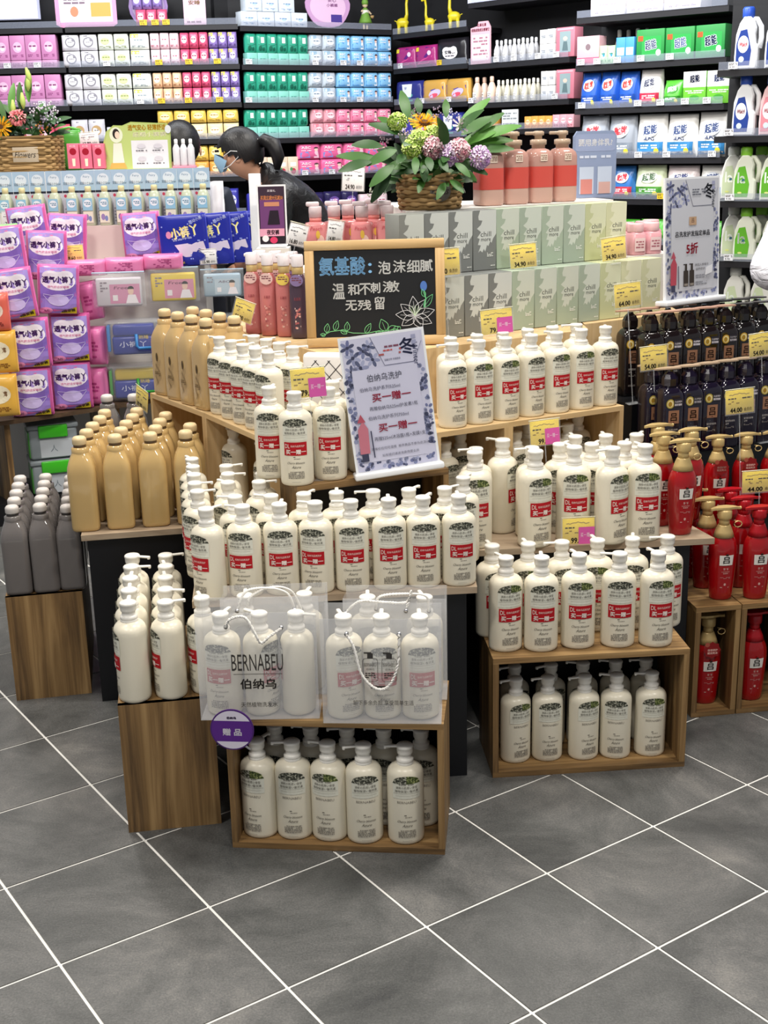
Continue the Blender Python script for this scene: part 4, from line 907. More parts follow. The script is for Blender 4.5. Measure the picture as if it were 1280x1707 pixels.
def spray(seed, c, n=26, R0=.04):
    mb = MB(); r_ = random.Random(seed); m1 = mat('petal_' + c.strip('#'), c, .6)
    for _ in range(n):
        v = Vector((r_.gauss(0, 1), r_.gauss(0, 1), r_.gauss(0, 1))).normalized() * R0 * r_.uniform(.4, 1); k = R0 * .13
        mb.lathe([(k * .4, v.z - k), (k, v.z), (k * .4, v.z + k)], m1, 6, v.x, v.y)
    return mb.mesh('blossom_spray')
straw = mat('straw', '#a9895a', .75); straw2 = mat('straw_dark', '#7d6239', .8)
def weave(w, d, h, rows, taper=1.0, pw=2.0):
    out = []
    for r_ in range(rows):
        z = h * (r_ + .5) / rows; k = 1 - (1 - taper) * (1 - z / h); pts = []
        n = 44
        for i in range(n + 1):
            a = 2 * math.pi * i / n; c, s = math.cos(a), math.sin(a); e = 2 / pw
            ww = 1 + .035 * (1 if (i // 2 + r_) % 2 else -1)
            pts.append((math.copysign(abs(c) ** e, c) * w / 2 * k * ww, math.copysign(abs(s) ** e, s) * d / 2 * k * ww, z + .001 * math.sin(i * 2.1 + r_)))
        out.append(MB().tube(pts, h / rows * .62, straw if r_ % 3 else straw2, 6, cap=False).mesh('woven_strand'))
    return out
def arrangement(label, loc, rz, w, d, h, taper, pw, items, badge, bw, bh, bz, rows=9):
    root = tag(ob('flower_basket', None, None, loc, (0, 0, rz)), label, 'flower basket'); root.empty_display_size = .05
    bk = ob('basket', MB().lathe([(w / 2 * taper * .95, .002, pw), (w / 2 * .95, h, pw)], straw2, 40, sy=d / w, cap1=False).lathe([(w / 2 * .9, h * .85, pw), (.002, h * .86, pw)], leafm[3], 40, sy=d / w, cap0=False).mesh('basket'), root)
    for me in weave(w, d, h, rows, taper, pw): ob('woven_strand', me, bk)
    if badge:
        bm_ = MB().rbox(-bw / 2, bw / 2, -.002, .002, -bh / 2, bh / 2, .0015, mat('badge_linen', '#b6a68f', .6)) if pw > 2.5 else MB().tube([(0, -.002, 0), (0, .002, 0)], bw / 2, mat('badge_grey', '#6f6a60', .6), 28)
        bo = ob('name_plate', bm_.mesh('name_plate'), root, (.004 if pw > 2.5 else w * .10, -d / 2 * (1.06 if pw > 2.5 else .97), bz)); dt = D().text(badge, 0, 0, '#2a2622', w=bw * .8, h=bh * .42, shear=.25)
        ob('lettering', dt.mesh('lettering', flat(-.002)), bo)
    for (nm, me, x, y, z, ax, az) in items: ob(nm, me, root, (x, y, z), (R(56) * math.cos(az) if nm == 'leaf' else 0, ax, az))
    return root
its = []; r_ = random.Random(11)
def stem_item(nm, me, px, py, yy, origin, oz, ax=0, az=0):
    P = aty(px, py, yy); its.append((nm, me, P.x - origin.x, P.y - origin.y, P.z - oz, ax, az))
O1 = Vector((.160, 3.895, 1.3055))
LV = [leaf(.095, .0165, .03, leafm[(0, 1, 0, 3)[i]]) for i in range(4)] + [leaf(.06, .012, .02, leafm[1]), leaf(.125, .016, .02, leafm[1]), leaf(.14, .017, .03, leafm[2]), leaf(.05, .013, .015, leafm[0])]
for i in range(210):
    a = r_.uniform(0, 6.28); rr = r_.uniform(.01, .10); its.append(('leaf', LV[r_.choice((7, 7, 3, 4, 7, 7, 4)) if math.sin(a) < .2 else r_.choice((0, 1, 3, 4))], rr * math.cos(a), rr * math.sin(a) * .8, .075 + r_.uniform(0, .075), R(r_.uniform(-70, 25)), a))
for (px, py, yy, k, ax, az) in ((625, 265, 3.80, 5, -10, 170), (655, 250, 3.80, 1, 15, 200), (640, 300, 3.82, 4, 50, 190), (645, 285, 3.82, 7, 40, 200), (765, 215, 3.95, 6, -45, 5), (775, 235, 3.95, 6, -20, 0), (770, 225, 3.9, 5, -30, 20), (785, 240, 3.97, 6, -10, -5), (740, 238, 3.84, 1, -62, 250), (735, 250, 3.80, 0, -70, 260), (760, 220, 3.85, 2, -50, -20), (690, 215, 3.9, 4, -80, 90), (715, 215, 3.9, 4, -80, 60), (655, 212, 3.86, 4, -40, 160), (745, 300, 3.80, 4, 20, -60), (735, 305, 3.78, 4, 30, -120), (700, 275, 3.80, 7, 50, -90), (760, 270, 3.84, 0, 10, -40)):
    stem_item('leaf', LV[k], px, py, yy, O1, O1.z, R(ax), R(az))
for (px, py, yy, k, ax, az) in ((612, 270, 3.79, 0, 5, 185), (632, 245, 3.80, 0, -15, 165), (650, 275, 3.79, 1, 25, 215), (668, 258, 3.78, 7, 10, 240), (685, 262, 3.77, 4, 30, 262), (705, 262, 3.77, 7, 30, 275), (725, 266, 3.77, 7, 25, 290), (752, 272, 3.78, 4, 25, 310), (676, 240, 3.79, 7, -10, 250), (738, 262, 3.79, 7, 0, 255), (780, 240, 3.93, 6, -28, 12), (790, 225, 3.95, 5, -35, 8), (800, 232, 3.96, 6, -22, -8), (795, 250, 3.95, 5, -5, 0), (680, 200, 3.9, 1, -75, 120), (700, 190, 3.92, 7, -80, 100), (745, 196, 3.92, 4, -75, 70), (665, 225, 3.85, 0, -30, 190), (645, 290, 3.80, 3, 45, 200)):
    stem_item('leaf', LV[k], px, py, yy, O1, O1.z, R(ax), R(az))
F_ = {'sun': bloom(.046, 16, 2, '#e9b21c', '#d99a12', .2, 1, '#5a3a1c'), 'carn': pompom(.034, 90, '#b993c4', '#e3d0e6', 2), 'carnp': pompom(.034, 90, '#d697a6', '#ecd0d4', 4), 'chry': pompom(.030, 110, '#a4c552', '#cfe08a', 3), 'rose': pompom(.040, 34, '#e27f88', '#ef9f9f', 5), 'w': bloom(.026, 8, 4, '#dccfd4', '#efe6e6', .8, 7)}
for nm, k, px, py, yy, ax, az in (('flower', 'sun', 705, 208, 3.86, 30, -90), ('flower', 'chry', 693, 233, 3.82, 75, -95), ('flower', 'chry', 718, 226, 3.83, 70, -80), ('flower', 'carnp', 760, 250, 3.80, 75, -85), ('flower', 'carn', 795, 263, 3.80, 78, -70), ('flower', 'carnp', 716, 246, 3.81, 80, -90), ('flower', 'chry', 682, 248, 3.82, 75, -110), ('flower', 'chry', 660, 205, 3.86, 40, -120), ('flower', 'w', 765, 210, 3.86, 60, -70), ('flower', 'carn', 745, 258, 3.805, 80, -100)):
    stem_item(nm, F_[k], px, py, yy, O1, O1.z, R(ax), R(az))
for (px, py, c, s_) in ((672, 222, '#ddc7d2', 1), (660, 215, '#d6c3d0', 2), (752, 192, '#b7b3cf', 3), (725, 187, '#8f7f96', 4), (690, 192, '#7a6a72', 5), (640, 235, '#a08a96', 6), (620, 322, '#dfe5d4', 7)):
    stem_item('blossom_spray', spray(s_, c, 18, .022), px, py, 3.86, O1, O1.z)
arrangement('round woven flower basket with yellow and lilac blooms beside the salmon bottles', O1, R(6), .195, .17, .105, .88, 2.0, its, 'Plants', .062, .05, .055)
# ================================================================== SOFT PACKS
def pillow(w, h, d, mt, back=None, stand=False, n=10, crease=.0015, seed=0):
    """sealed soft pack: front surface function + mesh (origin bottom centre, front at -y)"""
    rs = random.Random(seed); ph = [rs.uniform(0, 6) for _ in range(4)]
    def dep(x, z):
        u = max(-1, min(1, 2 * x / w)); v = max(0, min(1, z / h))
        if stand: q = (1 - abs(u) ** 5) ** .45 * (min(1, v * 9) ** .5) * (1 - .86 * max(0, (v - .35) / .65) ** 1.6)
        else: q = ((1 - abs(u) ** 8) * (1 - abs(2 * v - 1) ** 8)) ** .38
        return d / 2 * q + crease * (math.sin(x * 90 + ph[0] + 30 * z) + math.sin(z * 80 + ph[1] - 25 * x)) * min(1, 6 * q)
    fm = lambda x, z, o: (x, -dep(x, z) - o, z)
    vs = []; fs = []; us = [math.sin(math.pi / 2 * (2 * i / n - 1)) for i in range(n + 1)]
    for s in (-1, 1):
        for j in range(n + 1):
            for i in range(n + 1):
                x = us[i] * w / 2; z = (us[j] + 1) / 2 * h; vs.append((x, s * dep(x, z), z))
    N = (n + 1) ** 2
    for j in range(n):
        for i in range(n):
            a = j * (n + 1) + i; fs.append((a, a + 1, a + n + 2, a + n + 1)); fs.append((N + a, N + a + n + 1, N + a + n + 2, N + a + 1))
    bd = [i for i in range(n + 1)] + [(j) * (n + 1) + n for j in range(1, n + 1)] + [n * (n + 1) + i for i in range(n - 1, -1, -1)] + [j * (n + 1) for j in range(n - 1, 0, -1)]
    for k in range(len(bd)): a, b = bd[k], bd[(k + 1) % len(bd)]; fs.append((b, a, N + a, N + b))
    return MB().add(vs, fs, mt, True).mesh('pouch'), fm
def carve(w, h, d, mt, r=.004): return MB().rbox(-w / 2, w / 2, -d / 2, d / 2, 0, h, r, mt).mesh('box'), flat(-d / 2)
def pk_purple():
    w, h, d = .165, .200, .075; me, fm = pillow(w, h, d, film('#cf5f9e'), seed=2)
    dr = D().rect(-w * .43, h * .03, w * .43, h * .33, '#9a80cf', 8, 3).rect(-w * .43, h * .33, w * .43, h * .62, '#8468bf', 8, 3).rect(-w * .43, h * .62, w * .43, h * .95, '#a48fd6', 8, 3)
    dr.layer = 3
    dr.ell(0, h * .68, w * .41, h * .19, '#f0e9f5', 22, 3).ell(-w * .18, h * .79, w * .20, h * .10, '#f0e9f5', 16, 2).ell(w * .18, h * .80, w * .18, h * .09, '#f0e9f5', 16, 2)
    dr.text('透气小裤丫', 0, h * .71, '#3d1a58', w=w * .74, h=h * .125, bold=.0011).text('透气舒适安睡裤', 0, h * .565, '#cf5a96', w=w * .52, h=h * .05)
    dr.ell(0, h * .30, w * .25, h * .12, '#c3b4e4', 18, 2).line([(-w * .36, h * .40), (-w * .2, h * .24), (0, h * .19), (w * .2, h * .24), (w * .36, h * .40)], .0016, '#ddd3f0').line([(-w * .36, h * .42), (0, h * .37), (w * .36, h * .42)], .0016, '#ddd3f0')
    dr.ell(-w * .30, h * .09, w * .16, h * .065, '#e08dba', 14, 1).text('4片', -w * .28, h * .09, '#5a2040', w=w * .14, h=h * .06)
    dr.poly([(w * .02, h * .03), (w * .43, h * .03), (w * .43, h * .17), (w * .30, h * .14)], '#e8cf2e').text('4晚安裤', w * .23, h * .085, '#33270c', w=w * .34, h=h * .062, rot=9, bold=.0005)
    return ('sanitary_pack', [('pouch', me, []), ('front_print', dr.mesh('front_print', fm, .0012, .00022), [])])
PP = pk_purple()
def side_pack(c, w, h, d):
    me, fm = pillow(w, h, d, film(c), seed=5); dr = D().para(-w * .2, h * .2, w * .25, h * .75, 6, '#a83f7c', 3, .5)
    return ('sanitary_pack', [('pouch', me, []), ('side_print', dr.mesh('side_print', fm, .0012), [])])
SPK = side_pack('#d674aa', .075, .162, .10); LYP = side_pack('#df7fb0', .165, .065, .12)
def pk_blue():
    w, h, d = .205, .215, .05; me, fm = pillow(w, h, d, film('#1e2a9c'), seed=4)
    dr = D(); r_ = random.Random(3)
    dr.poly([(-w * .2, h * .42), (w * .40, h * .46), (w * .44, h * .30), (w * .1, h * .08), (-w * .16, h * .05), (-w * .12, h * .3)], '#d9cfe6').ell(w * .16, h * .14, w * .26, h * .13, '#26319a', 16, 2)
    dr.text('小裤丫', .004, h * .665, '#efe46a', w=w * .56, h=h * .21, rot=8, bold=.0014).text('小裤丫', .007, h * .66, '#f6f3e0', w=w * .56, h=h * .20, rot=8)
    dr.text('酷动小黑', w * .28, h * .88, '#c8d2f4', w=w * .28, h=h * .07, rot=20).text('自由呼吸', -w * .02, h * .53, '#c8d2f4', w=w * .4, h=h * .04, rot=6).text('100%纯棉', -w * .18, h * .06, '#e8d94a', w=w * .3, h=h * .05, rot=4)
    for _ in range(16): x, y = r_.uniform(-.44, .44) * w, r_.uniform(.08, .92) * h; dr.ell(x, y, .0035, .0035, '#8fa0e6', 7); dr.layer -= 1
    dr.ell(-w * .30, h * .62, .012, .016, '#e39ac0', 8)
    return ('sanitary_pack', [('pouch', me, []), ('front_print', dr.mesh('front_print', fm, .0014, .00022), [])])
BP = pk_blue()
clearm = mat('clear_film', '#e6eef2', .12, alpha=.12, coat=.2)
def pk_clear(ins, panel, txt, w=.215, h=.145, d=.07):
    me, fm = pillow(w, h, d, clearm, seed=6); w2, h2 = w * .86, h * .80
    body = MB().rbox(-w2 / 2, w2 / 2, -d * .28, d * .28, h * .04, h * .04 + h2, .008, film(ins)).mesh('folded_pads')
    dr = D().rect(-w2 * .2, h * .12, w2 * .46, h * .66, panel).text(txt, w2 * .05, h * .56, '#5a2f4a', w=w2 * .3, h=h * .08, shear=.2).ell(w2 * .26, h * .46, .012, .016, '#e9c7b4', 10).poly([(w2 * .14, h * .12), (w2 * .42, h * .12), (w2 * .36, h * .36), (w2 * .2, h * .36)], '#efe9ee').ell(w2 * .265, h * .52, .013, .012, '#2a2224', 10, a0=0, a1=180).rect(-w2 * .14, h * .2, -w2 * .03, h * .36, '#e9e4e6').para(-w2 * .4, h * .45, -w2 * .24, h * .75, 4, '#8a7f88', 4)
    zp = MB().rbox(-w / 2, w / 2, -.004, .004, h * .965, h * 1.0, .002, mat('zip_blue', '#a9c9dc', .3)).mesh('zip_strip')
    return ('zip_pouch', [('folded_pads', body, [('print', dr.mesh('print', flat(-d * .28)))]), ('film', me, []), ('zip_strip', zp, [])])
CP1 = pk_clear('#c9c4cb', '#d08fae', 'Free'); CP2 = pk_clear('#dcc24a', '#d58fa8', 'Free'); CP3 = pk_clear('#9fb4c4', '#b6c6d2', 'ABC', .185, .12)
def tub(ins, handle, ins2, w=.225, h=.155, d=.10):
    shell = MB().rbox(-w / 2, w / 2, -d / 2, d / 2, 0, h, .022, clearm, 3).mesh('shell')
    inn = MB().rbox(-w * .40, w * .40, -d * .36, d * .36, .008, h * .55, .010, film(ins)).rbox(-w * .38, w * .38, -d * .34, d * .34, h * .55, h * .86, .010, film(ins2)).mesh('packed_pads')
    hd = MB(); pts = [(w * .05, -d / 2 - .002, h * .62), (w * .05, -d / 2 - .006, h * .30), (w * .09, -d / 2 - .006, h * .24), (w * .40, -d / 2 - .006, h * .24), (w * .44, -d / 2 - .006, h * .3), (w * .44, -d / 2 - .002, h * .62)]
    hd.tube(pts, .0065, film(handle), 8); hd2 = MB().rbox(-w * .49, -w * .43, -d * .40, d * .40, h * .15, h * .85, .004, film(handle))
    rim = MB().rbox(-w / 2 - .003, w / 2 + .003, -d / 2 - .003, d / 2 + .003, h * .90, h * .96, .003, clearm).mesh('rim')
    dr = D().text('小裤丫', -w * .02, h * .34, '#dfe3f4', w=w * .5, h=h * .16).text('熟睡', w * .18, h * .52, '#e6c83c', w=w * .18, h=h * .1)
    return ('storage_tub', [('shell', shell, []), ('packed_pads', inn, [('print', dr.mesh('print', flat(-d * .36)))]), ('handle', hd.mesh('handle'), []), ('clip', hd2.mesh('clip'), []), ('rim', rim, [])])
TU1 = tub('#23318f', '#3d86c9', '#2c3a9a'); TU2 = tub('#2a3596', '#3a9c38', '#cdb338')
gm = mat('grey_tub', '#a3adb3', .3, alpha=.75)
def crate_tub():
    w, h, d = .20, .15, .16
    return ('lidded_tub', [('body', MB().rbox(-w / 2, w / 2, -d / 2, d / 2, 0, h * .86, .012, gm).mesh('body'), []), ('lid', MB().rbox(-w / 2 - .006, w / 2 + .006, -d / 2 - .006, d / 2 + .006, h * .86, h, .006, gm).mesh('lid'), []),
        ('clasp', MB().rbox(-w * .30, w * .30, -d / 2 - .014, -d / 2 - .002, h * .62, h * .98, .005, film('#46c52c')).mesh('clasp'), []), ('side_panel', MB().rbox(-w * .52, -w * .44, -d * .46, d * .4, h * .04, h * .8, .006, film('#4f9a45')).mesh('side_panel'), []),
        ('label_sheet', D().rect(-w * .28, h * .05, w * .42, h * .56, '#c3c9d0').text('人', 0, h * .3, '#7d8791', h=h * .2).mesh('label_sheet', flat(-d / 2)), [])])
CT = crate_tub()
gl = 'packs on the stepped stand by the blue bottles'
# the stand: dark board, uprights and risers
def yl(px): return 5.08 + (px - 60) * .00185
walnut = wood('walnut', [(.3, '#3a2c22'), (.55, '#54412f'), (.75, '#6b553e')], axis='x')
slabpoly('stand_board', [(-1.75, 4.86), (-1.41, 5.075), (-.66, 5.64), (-.73, 5.795), (-1.96, 5.795), (-1.96, 5.2)], .432, .45, walnut, 'dark walnut board under the purple packs', 'shelf')
slabpoly('stand_riser', [(-1.86, 5.20), (-.78, 5.72), (-.80, 5.79), (-1.95, 5.79), (-1.95, 5.25)], .4505, 1.0, core_m, 'pale riser behind the purple packs', 'riser')
slabpoly('stand_riser', [(-1.95, 5.60), (-.66, 5.60), (-.66, 5.79), (-1.95, 5.79)], 1.001, 1.178, mat('riser_blush', '#dccdc6', .5), 'blush panel riser under the blue bottles', 'riser')
slabpoly('stand_riser', [(-2.0, 5.80), (-.80, 5.80), (-.80, 6.1), (-2.0, 6.1)], 0, 1.405, core_m, 'pale riser under the rectangular flower basket', 'riser')
for q in ((-1.545, 5.06), (-1.15, 5.345)): tag(ob('stand_upright', MB().box(-.012, .012, -.01, .26, .0905, .4315, wd_v).mesh('stand_upright'), None, (q[0], q[1], 0), (0, 0, R(36))), 'oak upright panel under the walnut board%s' % (' by the green tubs' if q[0] < -1.3 else ' near the tan bottles'), 'panel')
slabpoly('stand_plinth', [(-1.74, 4.9), (-.7, 5.66), (-.8, 5.75), (-1.88, 5.22)], 0, .09, black_m, 'low black floor plinth under the green tubs', 'plinth')
def pk(spec, px, py, label, yy=None, rz=0, ry=0, rx=0, cat='pack', scale=1, group=gl, dz=0):
    P = aty(px, py, yy if yy else yl(px)); P.z += dz; return place(spec, label, cat, P, R(rz), group, rx=R(rx), ry=R(ry), scale=scale)
for px, py, z, lb, ry in ((56, 683, .4505, 'bottom layer by the yellow packs', 0), (123, 678, .4505, 'bottom layer by the tubs', 0), (54, 612, .652, 'second layer by the yellow packs', -1), (121, 607, .652, 'second layer by the tubs', 1), (31, 532, .855, 'third layer at the outer end', -5), (99, 528, .855, 'third layer next to the slanting pink pack', 4)):
    P = aty(px, py, yl(px) + .02); place(PP, 'purple and pink sanitary pack, %s' % lb, 'pack', (P.x, P.y, z), R(12), gl, ry=R(ry))
pk(PP, 15, 462, 'purple pack in the fourth layer at the picture edge', yl(15) + .115, 10, -4, -3); pk(PP, 80, 466, 'purple pack in the fourth layer behind', yl(84) + .175, 10, 3, -4); pk(PP, 57, 424, 'purple pack high on the heap beside the tagged pack', yl(57) + .33, 8, -6, -4)
pk(PP, 112, 432, 'upright purple pack carrying a yellow price card', 5.46, 4, 4, -6, dz=-.01); pk(PP, 241, 428, 'lone upright purple pack in front of the blush panel', 5.53, 4, -3, -4, dz=-.012)
pk(SPK, 168, 674, 'pink pack turned side-on, bottom layer', yl(168) + .03, -8); pk(SPK, 166, 607, 'pink pack turned side-on, second layer', yl(166) + .03, -8); pk(SPK, 160, 532, 'pink pack slanting against the heap', yl(160) + .05, -4, -9)
for i, (px, py) in enumerate(((146, 459), (209, 455), (273, 449))): pk(LYP, px, py, 'pink pack lying flat in front of the upright ones, %s from the heap' % ORD[i], 5.33 + .03 * i, 2)
for i, (px, yy) in enumerate(((312, 5.46), (352, 5.492), (382, 5.524), (408, 5.556))): pk(BP, px, 443 - i * 2, 'deep blue sanitary pack with yellow lettering, %s from the pink packs' % ORD[i], yy, 0, -3, scale=(1, .5, 1))
pk(CP1, 201, 512, 'clear zip pouch with pink panel above the blue-handled tub', 5.24, 6); pk(CP2, 291, 503, 'clear zip pouch with yellow pads', 5.36, 6); pk(CP3, 372, 495, 'clear zip pouch with grey blue pads near the pink bottles', 5.45, 4)
pk(TU1, 226, 592, 'clear tub with blue handle on the walnut board stack', 5.30, 8, cat='tub'); pk(TU1, 322, 586, 'clear tub with blue handle behind the tan bottles', 5.42, 8, cat='tub'); pk(TU1, 414, 580, 'clear tub with blue handle behind the pink bottles', 5.5, 6, cat='tub')
pk(TU2, 229, 664, 'clear tub with green handle and yellow pads', 5.36, 8, cat='tub'); pk(TU2, 320, 660, 'clear tub with green handle hidden behind tan bottles', 5.46, 8, cat='tub')
for i, (px, py, z, lb) in enumerate(((88, 800, .0905, 'lower one beside the oak upright'), (88, 745, .245, 'upper one beside the oak upright'), (-62, 850, .0905, 'at the picture edge, bottom'), (-64, 790, .245, 'at the picture edge, upper'))):
    P = aty(px, 750, yl(px) + .12); place(CT, 'grey lidded tub with bright green clasp, %s' % lb, 'tub', (P.x, P.y, z), R(20), 'green-clasp tubs')
def plain_pack(c, c2, txt, w, h, d, tc='#333333', seed=1, stand=False):
    me, fm = pillow(w, h, d, film(c), seed=seed, stand=stand); dr = D().ell(0, h * .55, w * .32, h * .22, c2, 16, 2).text(txt, 0, h * .56, tc, w=w * .46, h=h * .13, bold=.0005).para(-w * .3, h * .14, w * .3, h * .26, 3, tc, seed, .6)
    return ('sanitary_pack', [('pouch', me, []), ('front_print', dr.mesh('front_print', fm, .0012), [])])
YP = plain_pack('#e3b04a', '#f2e6c8', '安心裤', .15, .17, .07, '#7a4a1c'); GP = plain_pack('#8fd27e', '#eef6e6', 'mini', .13, .13, .07, '#3f8a3a')
pk(YP, 2, 694, 'yellow cartoon pack at the picture edge, lower', yl(0) - .02, 14); pk(YP, 0, 622, 'yellow cartoon pack at the picture edge, upper', yl(0), 14); pk(plain_pack('#e06a5a', '#f0d8c8', '夜用', .13, .15, .07, '#7a2a2a'), -9, 552, 'orange red pack at the picture edge', yl(0), 14); pk(GP, 10, 428, 'pale green small pack at the picture edge', 5.25, 8, -3)
# bottles with blue header cards
def blueset():
    w, h = .070, .232; d = D().rect(-w / 2, h * .62, w / 2, h, '#a9c3d8').ell(0, h * .84, w * .36, h * .10, '#dbe7ef', 18).text('Fairy', 0, h * .88, '#5f86a6', w=w * .40, h=h * .05).text('双层小さなcar', 0, h * .765, '#3c4a58', w=w * .86, h=h * .05).rect(-w / 2, h * .595, w / 2, h * .635, '#2a2d3c').rect(-w / 2, .0, w / 2, h * .595, '#c9c9d6').para(-w * .44, .01, -w * .1, h * .5, 8, '#8f8fa2', 5, .6).ell(-w * .36, h * .54, w * .09, h * .03, '#c2415c', 10)
    card = MB().box(-w / 2, w / 2, .0, .002, 0, h, mat('card_pale', '#d3dde6', .5)).mesh('header_card')
    b = MB().lathe([(.0235, 0, 4), (.026, .003, 4), (.026, .108, 4), (.019, .134, 3), (.011, .143, 2)], mat('mist_plastic', '#b7bfa8', .25), 20, .010, -.028).mesh('bottle_body')
    cp = MB().lathe([(.0115, .142), (.0135, .145), (.0135, .162), (.010, .166)], mat('cap_straw', '#d7cf9c', .4), 16, .010, -.028).mesh('bottle_cap')
    lb = D().rect(-.021, .064, .021, .116, '#93c4da').ell(0, .094, .017, .016, '#e4f0f4', 14).para(-.013, .087, .013, .101, 2, '#4f86a0', 3).rect(-.021, .012, .021, .060, '#e6e4d0').ell(-.006, .036, .009, .014, '#9a86b8', 9).ell(.008, .030, .007, .012, '#7f8fc0', 9)
    return ('bottle_set', [('header_card', card, [('print', d.mesh('print', flat(0)))]), ('bottle_body', b, []), ('bottle_cap', cp, []), ('bottle_label', lb.mesh('bottle_label', lambda x, z, o: (x + .010, -.0545 - o, z)), [])])
BS = blueset()
for i in range(13):
    px = 14 + i * 27.2; P = aty(px, 369, 5.665); P.z = 1.1785; place(BS, 'pale blue carded bottle, %s from the picture edge, under the flower basket' % ORD[i], 'bottle', P, R(-4 + rnd.uniform(-4, 4)), 'carded bottles', scale=(1.02, 1, 1))
# rectangular flower basket, small boxes, promo board
its = []; r_ = random.Random(21); O2 = aty(52, 283, 5.93); O2.z = 1.4055
for i in range(80):
    its.append(('leaf', LV[r_.choice((0, 1, 3, 4, 7, 2))], r_.uniform(-.13, .12), r_.uniform(-.04, .05), .145 + r_.uniform(0, .09), R(r_.uniform(-80, 5)), r_.uniform(0, 6.28)))
for (px, py, k, ax, az) in ((18, 190, 6, -80, 60), (35, 185, 5, -85, 100), (48, 170, 6, -85, 80), (10, 200, 5, -70, 170), (60, 190, 4, -60, 30), (80, 200, 7, -50, 10), (45, 150, 4, -88, 40)): stem_item('leaf', LV[k], px, py, 5.9, O2, O2.z, R(ax), R(az))
for k, px, py, ax, az in (('rose', 29, 197, 78, -90), ('sun', 2, 212, 85, -80)): stem_item('flower', F_[k], px, py, 5.86, O2, O2.z, R(ax), R(az))
budm = mat('bud_green', '#b9cf6a', .5)
for (px, py) in ((22, 182), (38, 170), (47, 140), (48, 128)): stem_item('lily_bud', MB().lathe([(.003, -.03), (.011, -.01), (.012, .01), (.004, .04)], budm, 10).mesh('lily_bud'), px, py, 5.88, O2, O2.z, R(r_.uniform(-15, 15)))
for (px, py, c, s_) in ((58, 185, '#cfc3cf', 1), (75, 190, '#bdb3c6', 2), (88, 200, '#c9c3d0', 3), (70, 205, '#a69ab0', 4), (85, 182, '#d6d0d6', 5), (72, 215, '#c98a3a', 6)): stem_item('blossom_spray', spray(s_, c, 20, .035), px, py, 5.88, O2, O2.z)
arrangement('rectangular wicker basket of rose and lily buds on the far stand', O2, 0, .285, .16, .155, .96, 5.0, its, 'Flowers', .115, .065, .075, rows=13)
def pbox(c, w, h, d): me, fm = carve(w, h, d, mat('box_' + c.strip('#'), c, .45), .002); return ('small_box', [('box', me, []), ('print', D().ell(0, h * .68, w * .3, h * .14, '#a3122c', 10).poly([(-w * .1, h * .1), (w * .12, h * .1), (w * .16, h * .4), (-w * .12, h * .4)], '#efe2c8').text('红花', 0, h * .9, '#f2e2e6', w=w * .5, h=h * .08).mesh('print', fm), [])])
PBX = pbox('#e0708a', .052, .108, .05)
for i in range(3): pk(PBX, 126 + i * 21, 281, 'pink tall box with red flower, %s from the wicker basket' % ORD[i], 5.86, cat='box', group='pink flower boxes', dz=0)
me, fm = pillow(.10, .18, .05, film('#4f9a3c'), seed=9)
place(('green_bag', [('pouch', me, []), ('fold', MB().tube([(-.05, 0, .178), (0, -.004, .19), (.05, 0, .178)], .006, film('#69b84f'), 6).mesh('fold'), [])]), 'crumpled green bag between the wicker basket and pink boxes', 'bag', (aty(121, 280, 6.03).x, 6.03, 1.4055), R(6))
w, h = .315, .205; pts = [(-.155, 0), (.15, 0), (.155, .17), (.14, .195), (-.02, .205), (-.06, .19), (-.10, .192), (-.135, .165), (-.15, .12), (-.14, .06)]
gb = MB().prism(pts, -.003, .003, mat('board_green', '#aebf6a', .5)).mesh('panel'); dr = D().poly([(x * .96, z * .97 + .002) for x, z in pts[2:] + pts[:2]], '#b9c87a').rect(-.025, .004, .14, .125, '#e2dfe4').text('经期小裤裤', .06, .150, '#f2efc8', w=.15, h=.020, bold=.0008).text('透气安心 轻薄舒适', .05, .180, '#c89a2c', w=.17, h=.024, bold=.0008)
dr.ell(-.09, .15, .030, .034, '#dfe3c8', 16).ell(-.09, .155, .016, .022, '#2a2220', 14).ell(-.085, .150, .011, .016, '#e8cdb8', 12).poly([(-.115, .02), (-.06, .02), (-.068, .115), (-.105, .115)], '#e9e2d2').poly([(-.13, .005), (-.05, .005), (-.06, .03), (-.12, .03)], '#d6a85a')
for cx in (.02, .095):
    for cy in (.03, .085): dr.ell(cx, cy + .015, .02, .010, '#cfcad2', 12).para(cx - .025, cy - .008, cx + .025, cy, 1, '#5a565e', 3)
dr.ell(.145, .170, .014, .018, '#d9dde0', 12)
place(('promo_board', [('panel', gb, [('print', dr.mesh('print', flat(-.003)))]), ('foot', MB().box(-.05, .05, 0, .06, 0, .004, acr).mesh('foot'), [])]), 'green cut-out promo board with drawn woman on the far stand', 'sign', (aty(231, 278, 5.86).x, 5.86, 1.4055), R(-3))
# small sign and white cards around the middle
d9 = D().rect(0, 0, .095, .205, '#3a2a3a').rect(.004, .03, .091, .16, '#6e3f74', 2, 2).rect(0, .0, .095, .045, '#221c24').text('双重礼', .048, .19, '#e9dfe4', w=.03, h=.008).text('买满立减99元减30', .048, .165, '#d98a5a', w=.08, h=.016, bold=.0005).rect(.02, .135, .075, .15, '#c98a6a').rect(.0, .028, .090, .055, '#e0a0b8').text('夜安裤', .048, .042, '#2c1a24', w=.045, h=.018, bold=.0006).ell(.02, .02, .012, .012, '#e9e4e6', 14).ell(.05, .014, .014, .012, '#cf3a62', 12).poly([(.03, .07), (.075, .07), (.07, .12), (.04, .12)], '#241a28')
sign('small white framed sign with dark purple poster in front of the bending person', d9, .095, .205, .10, (aty(456, 412, 4.72).x, 4.72, aty(456, 412, 4.72).z), R(4), base_d=.05, bh=.010)
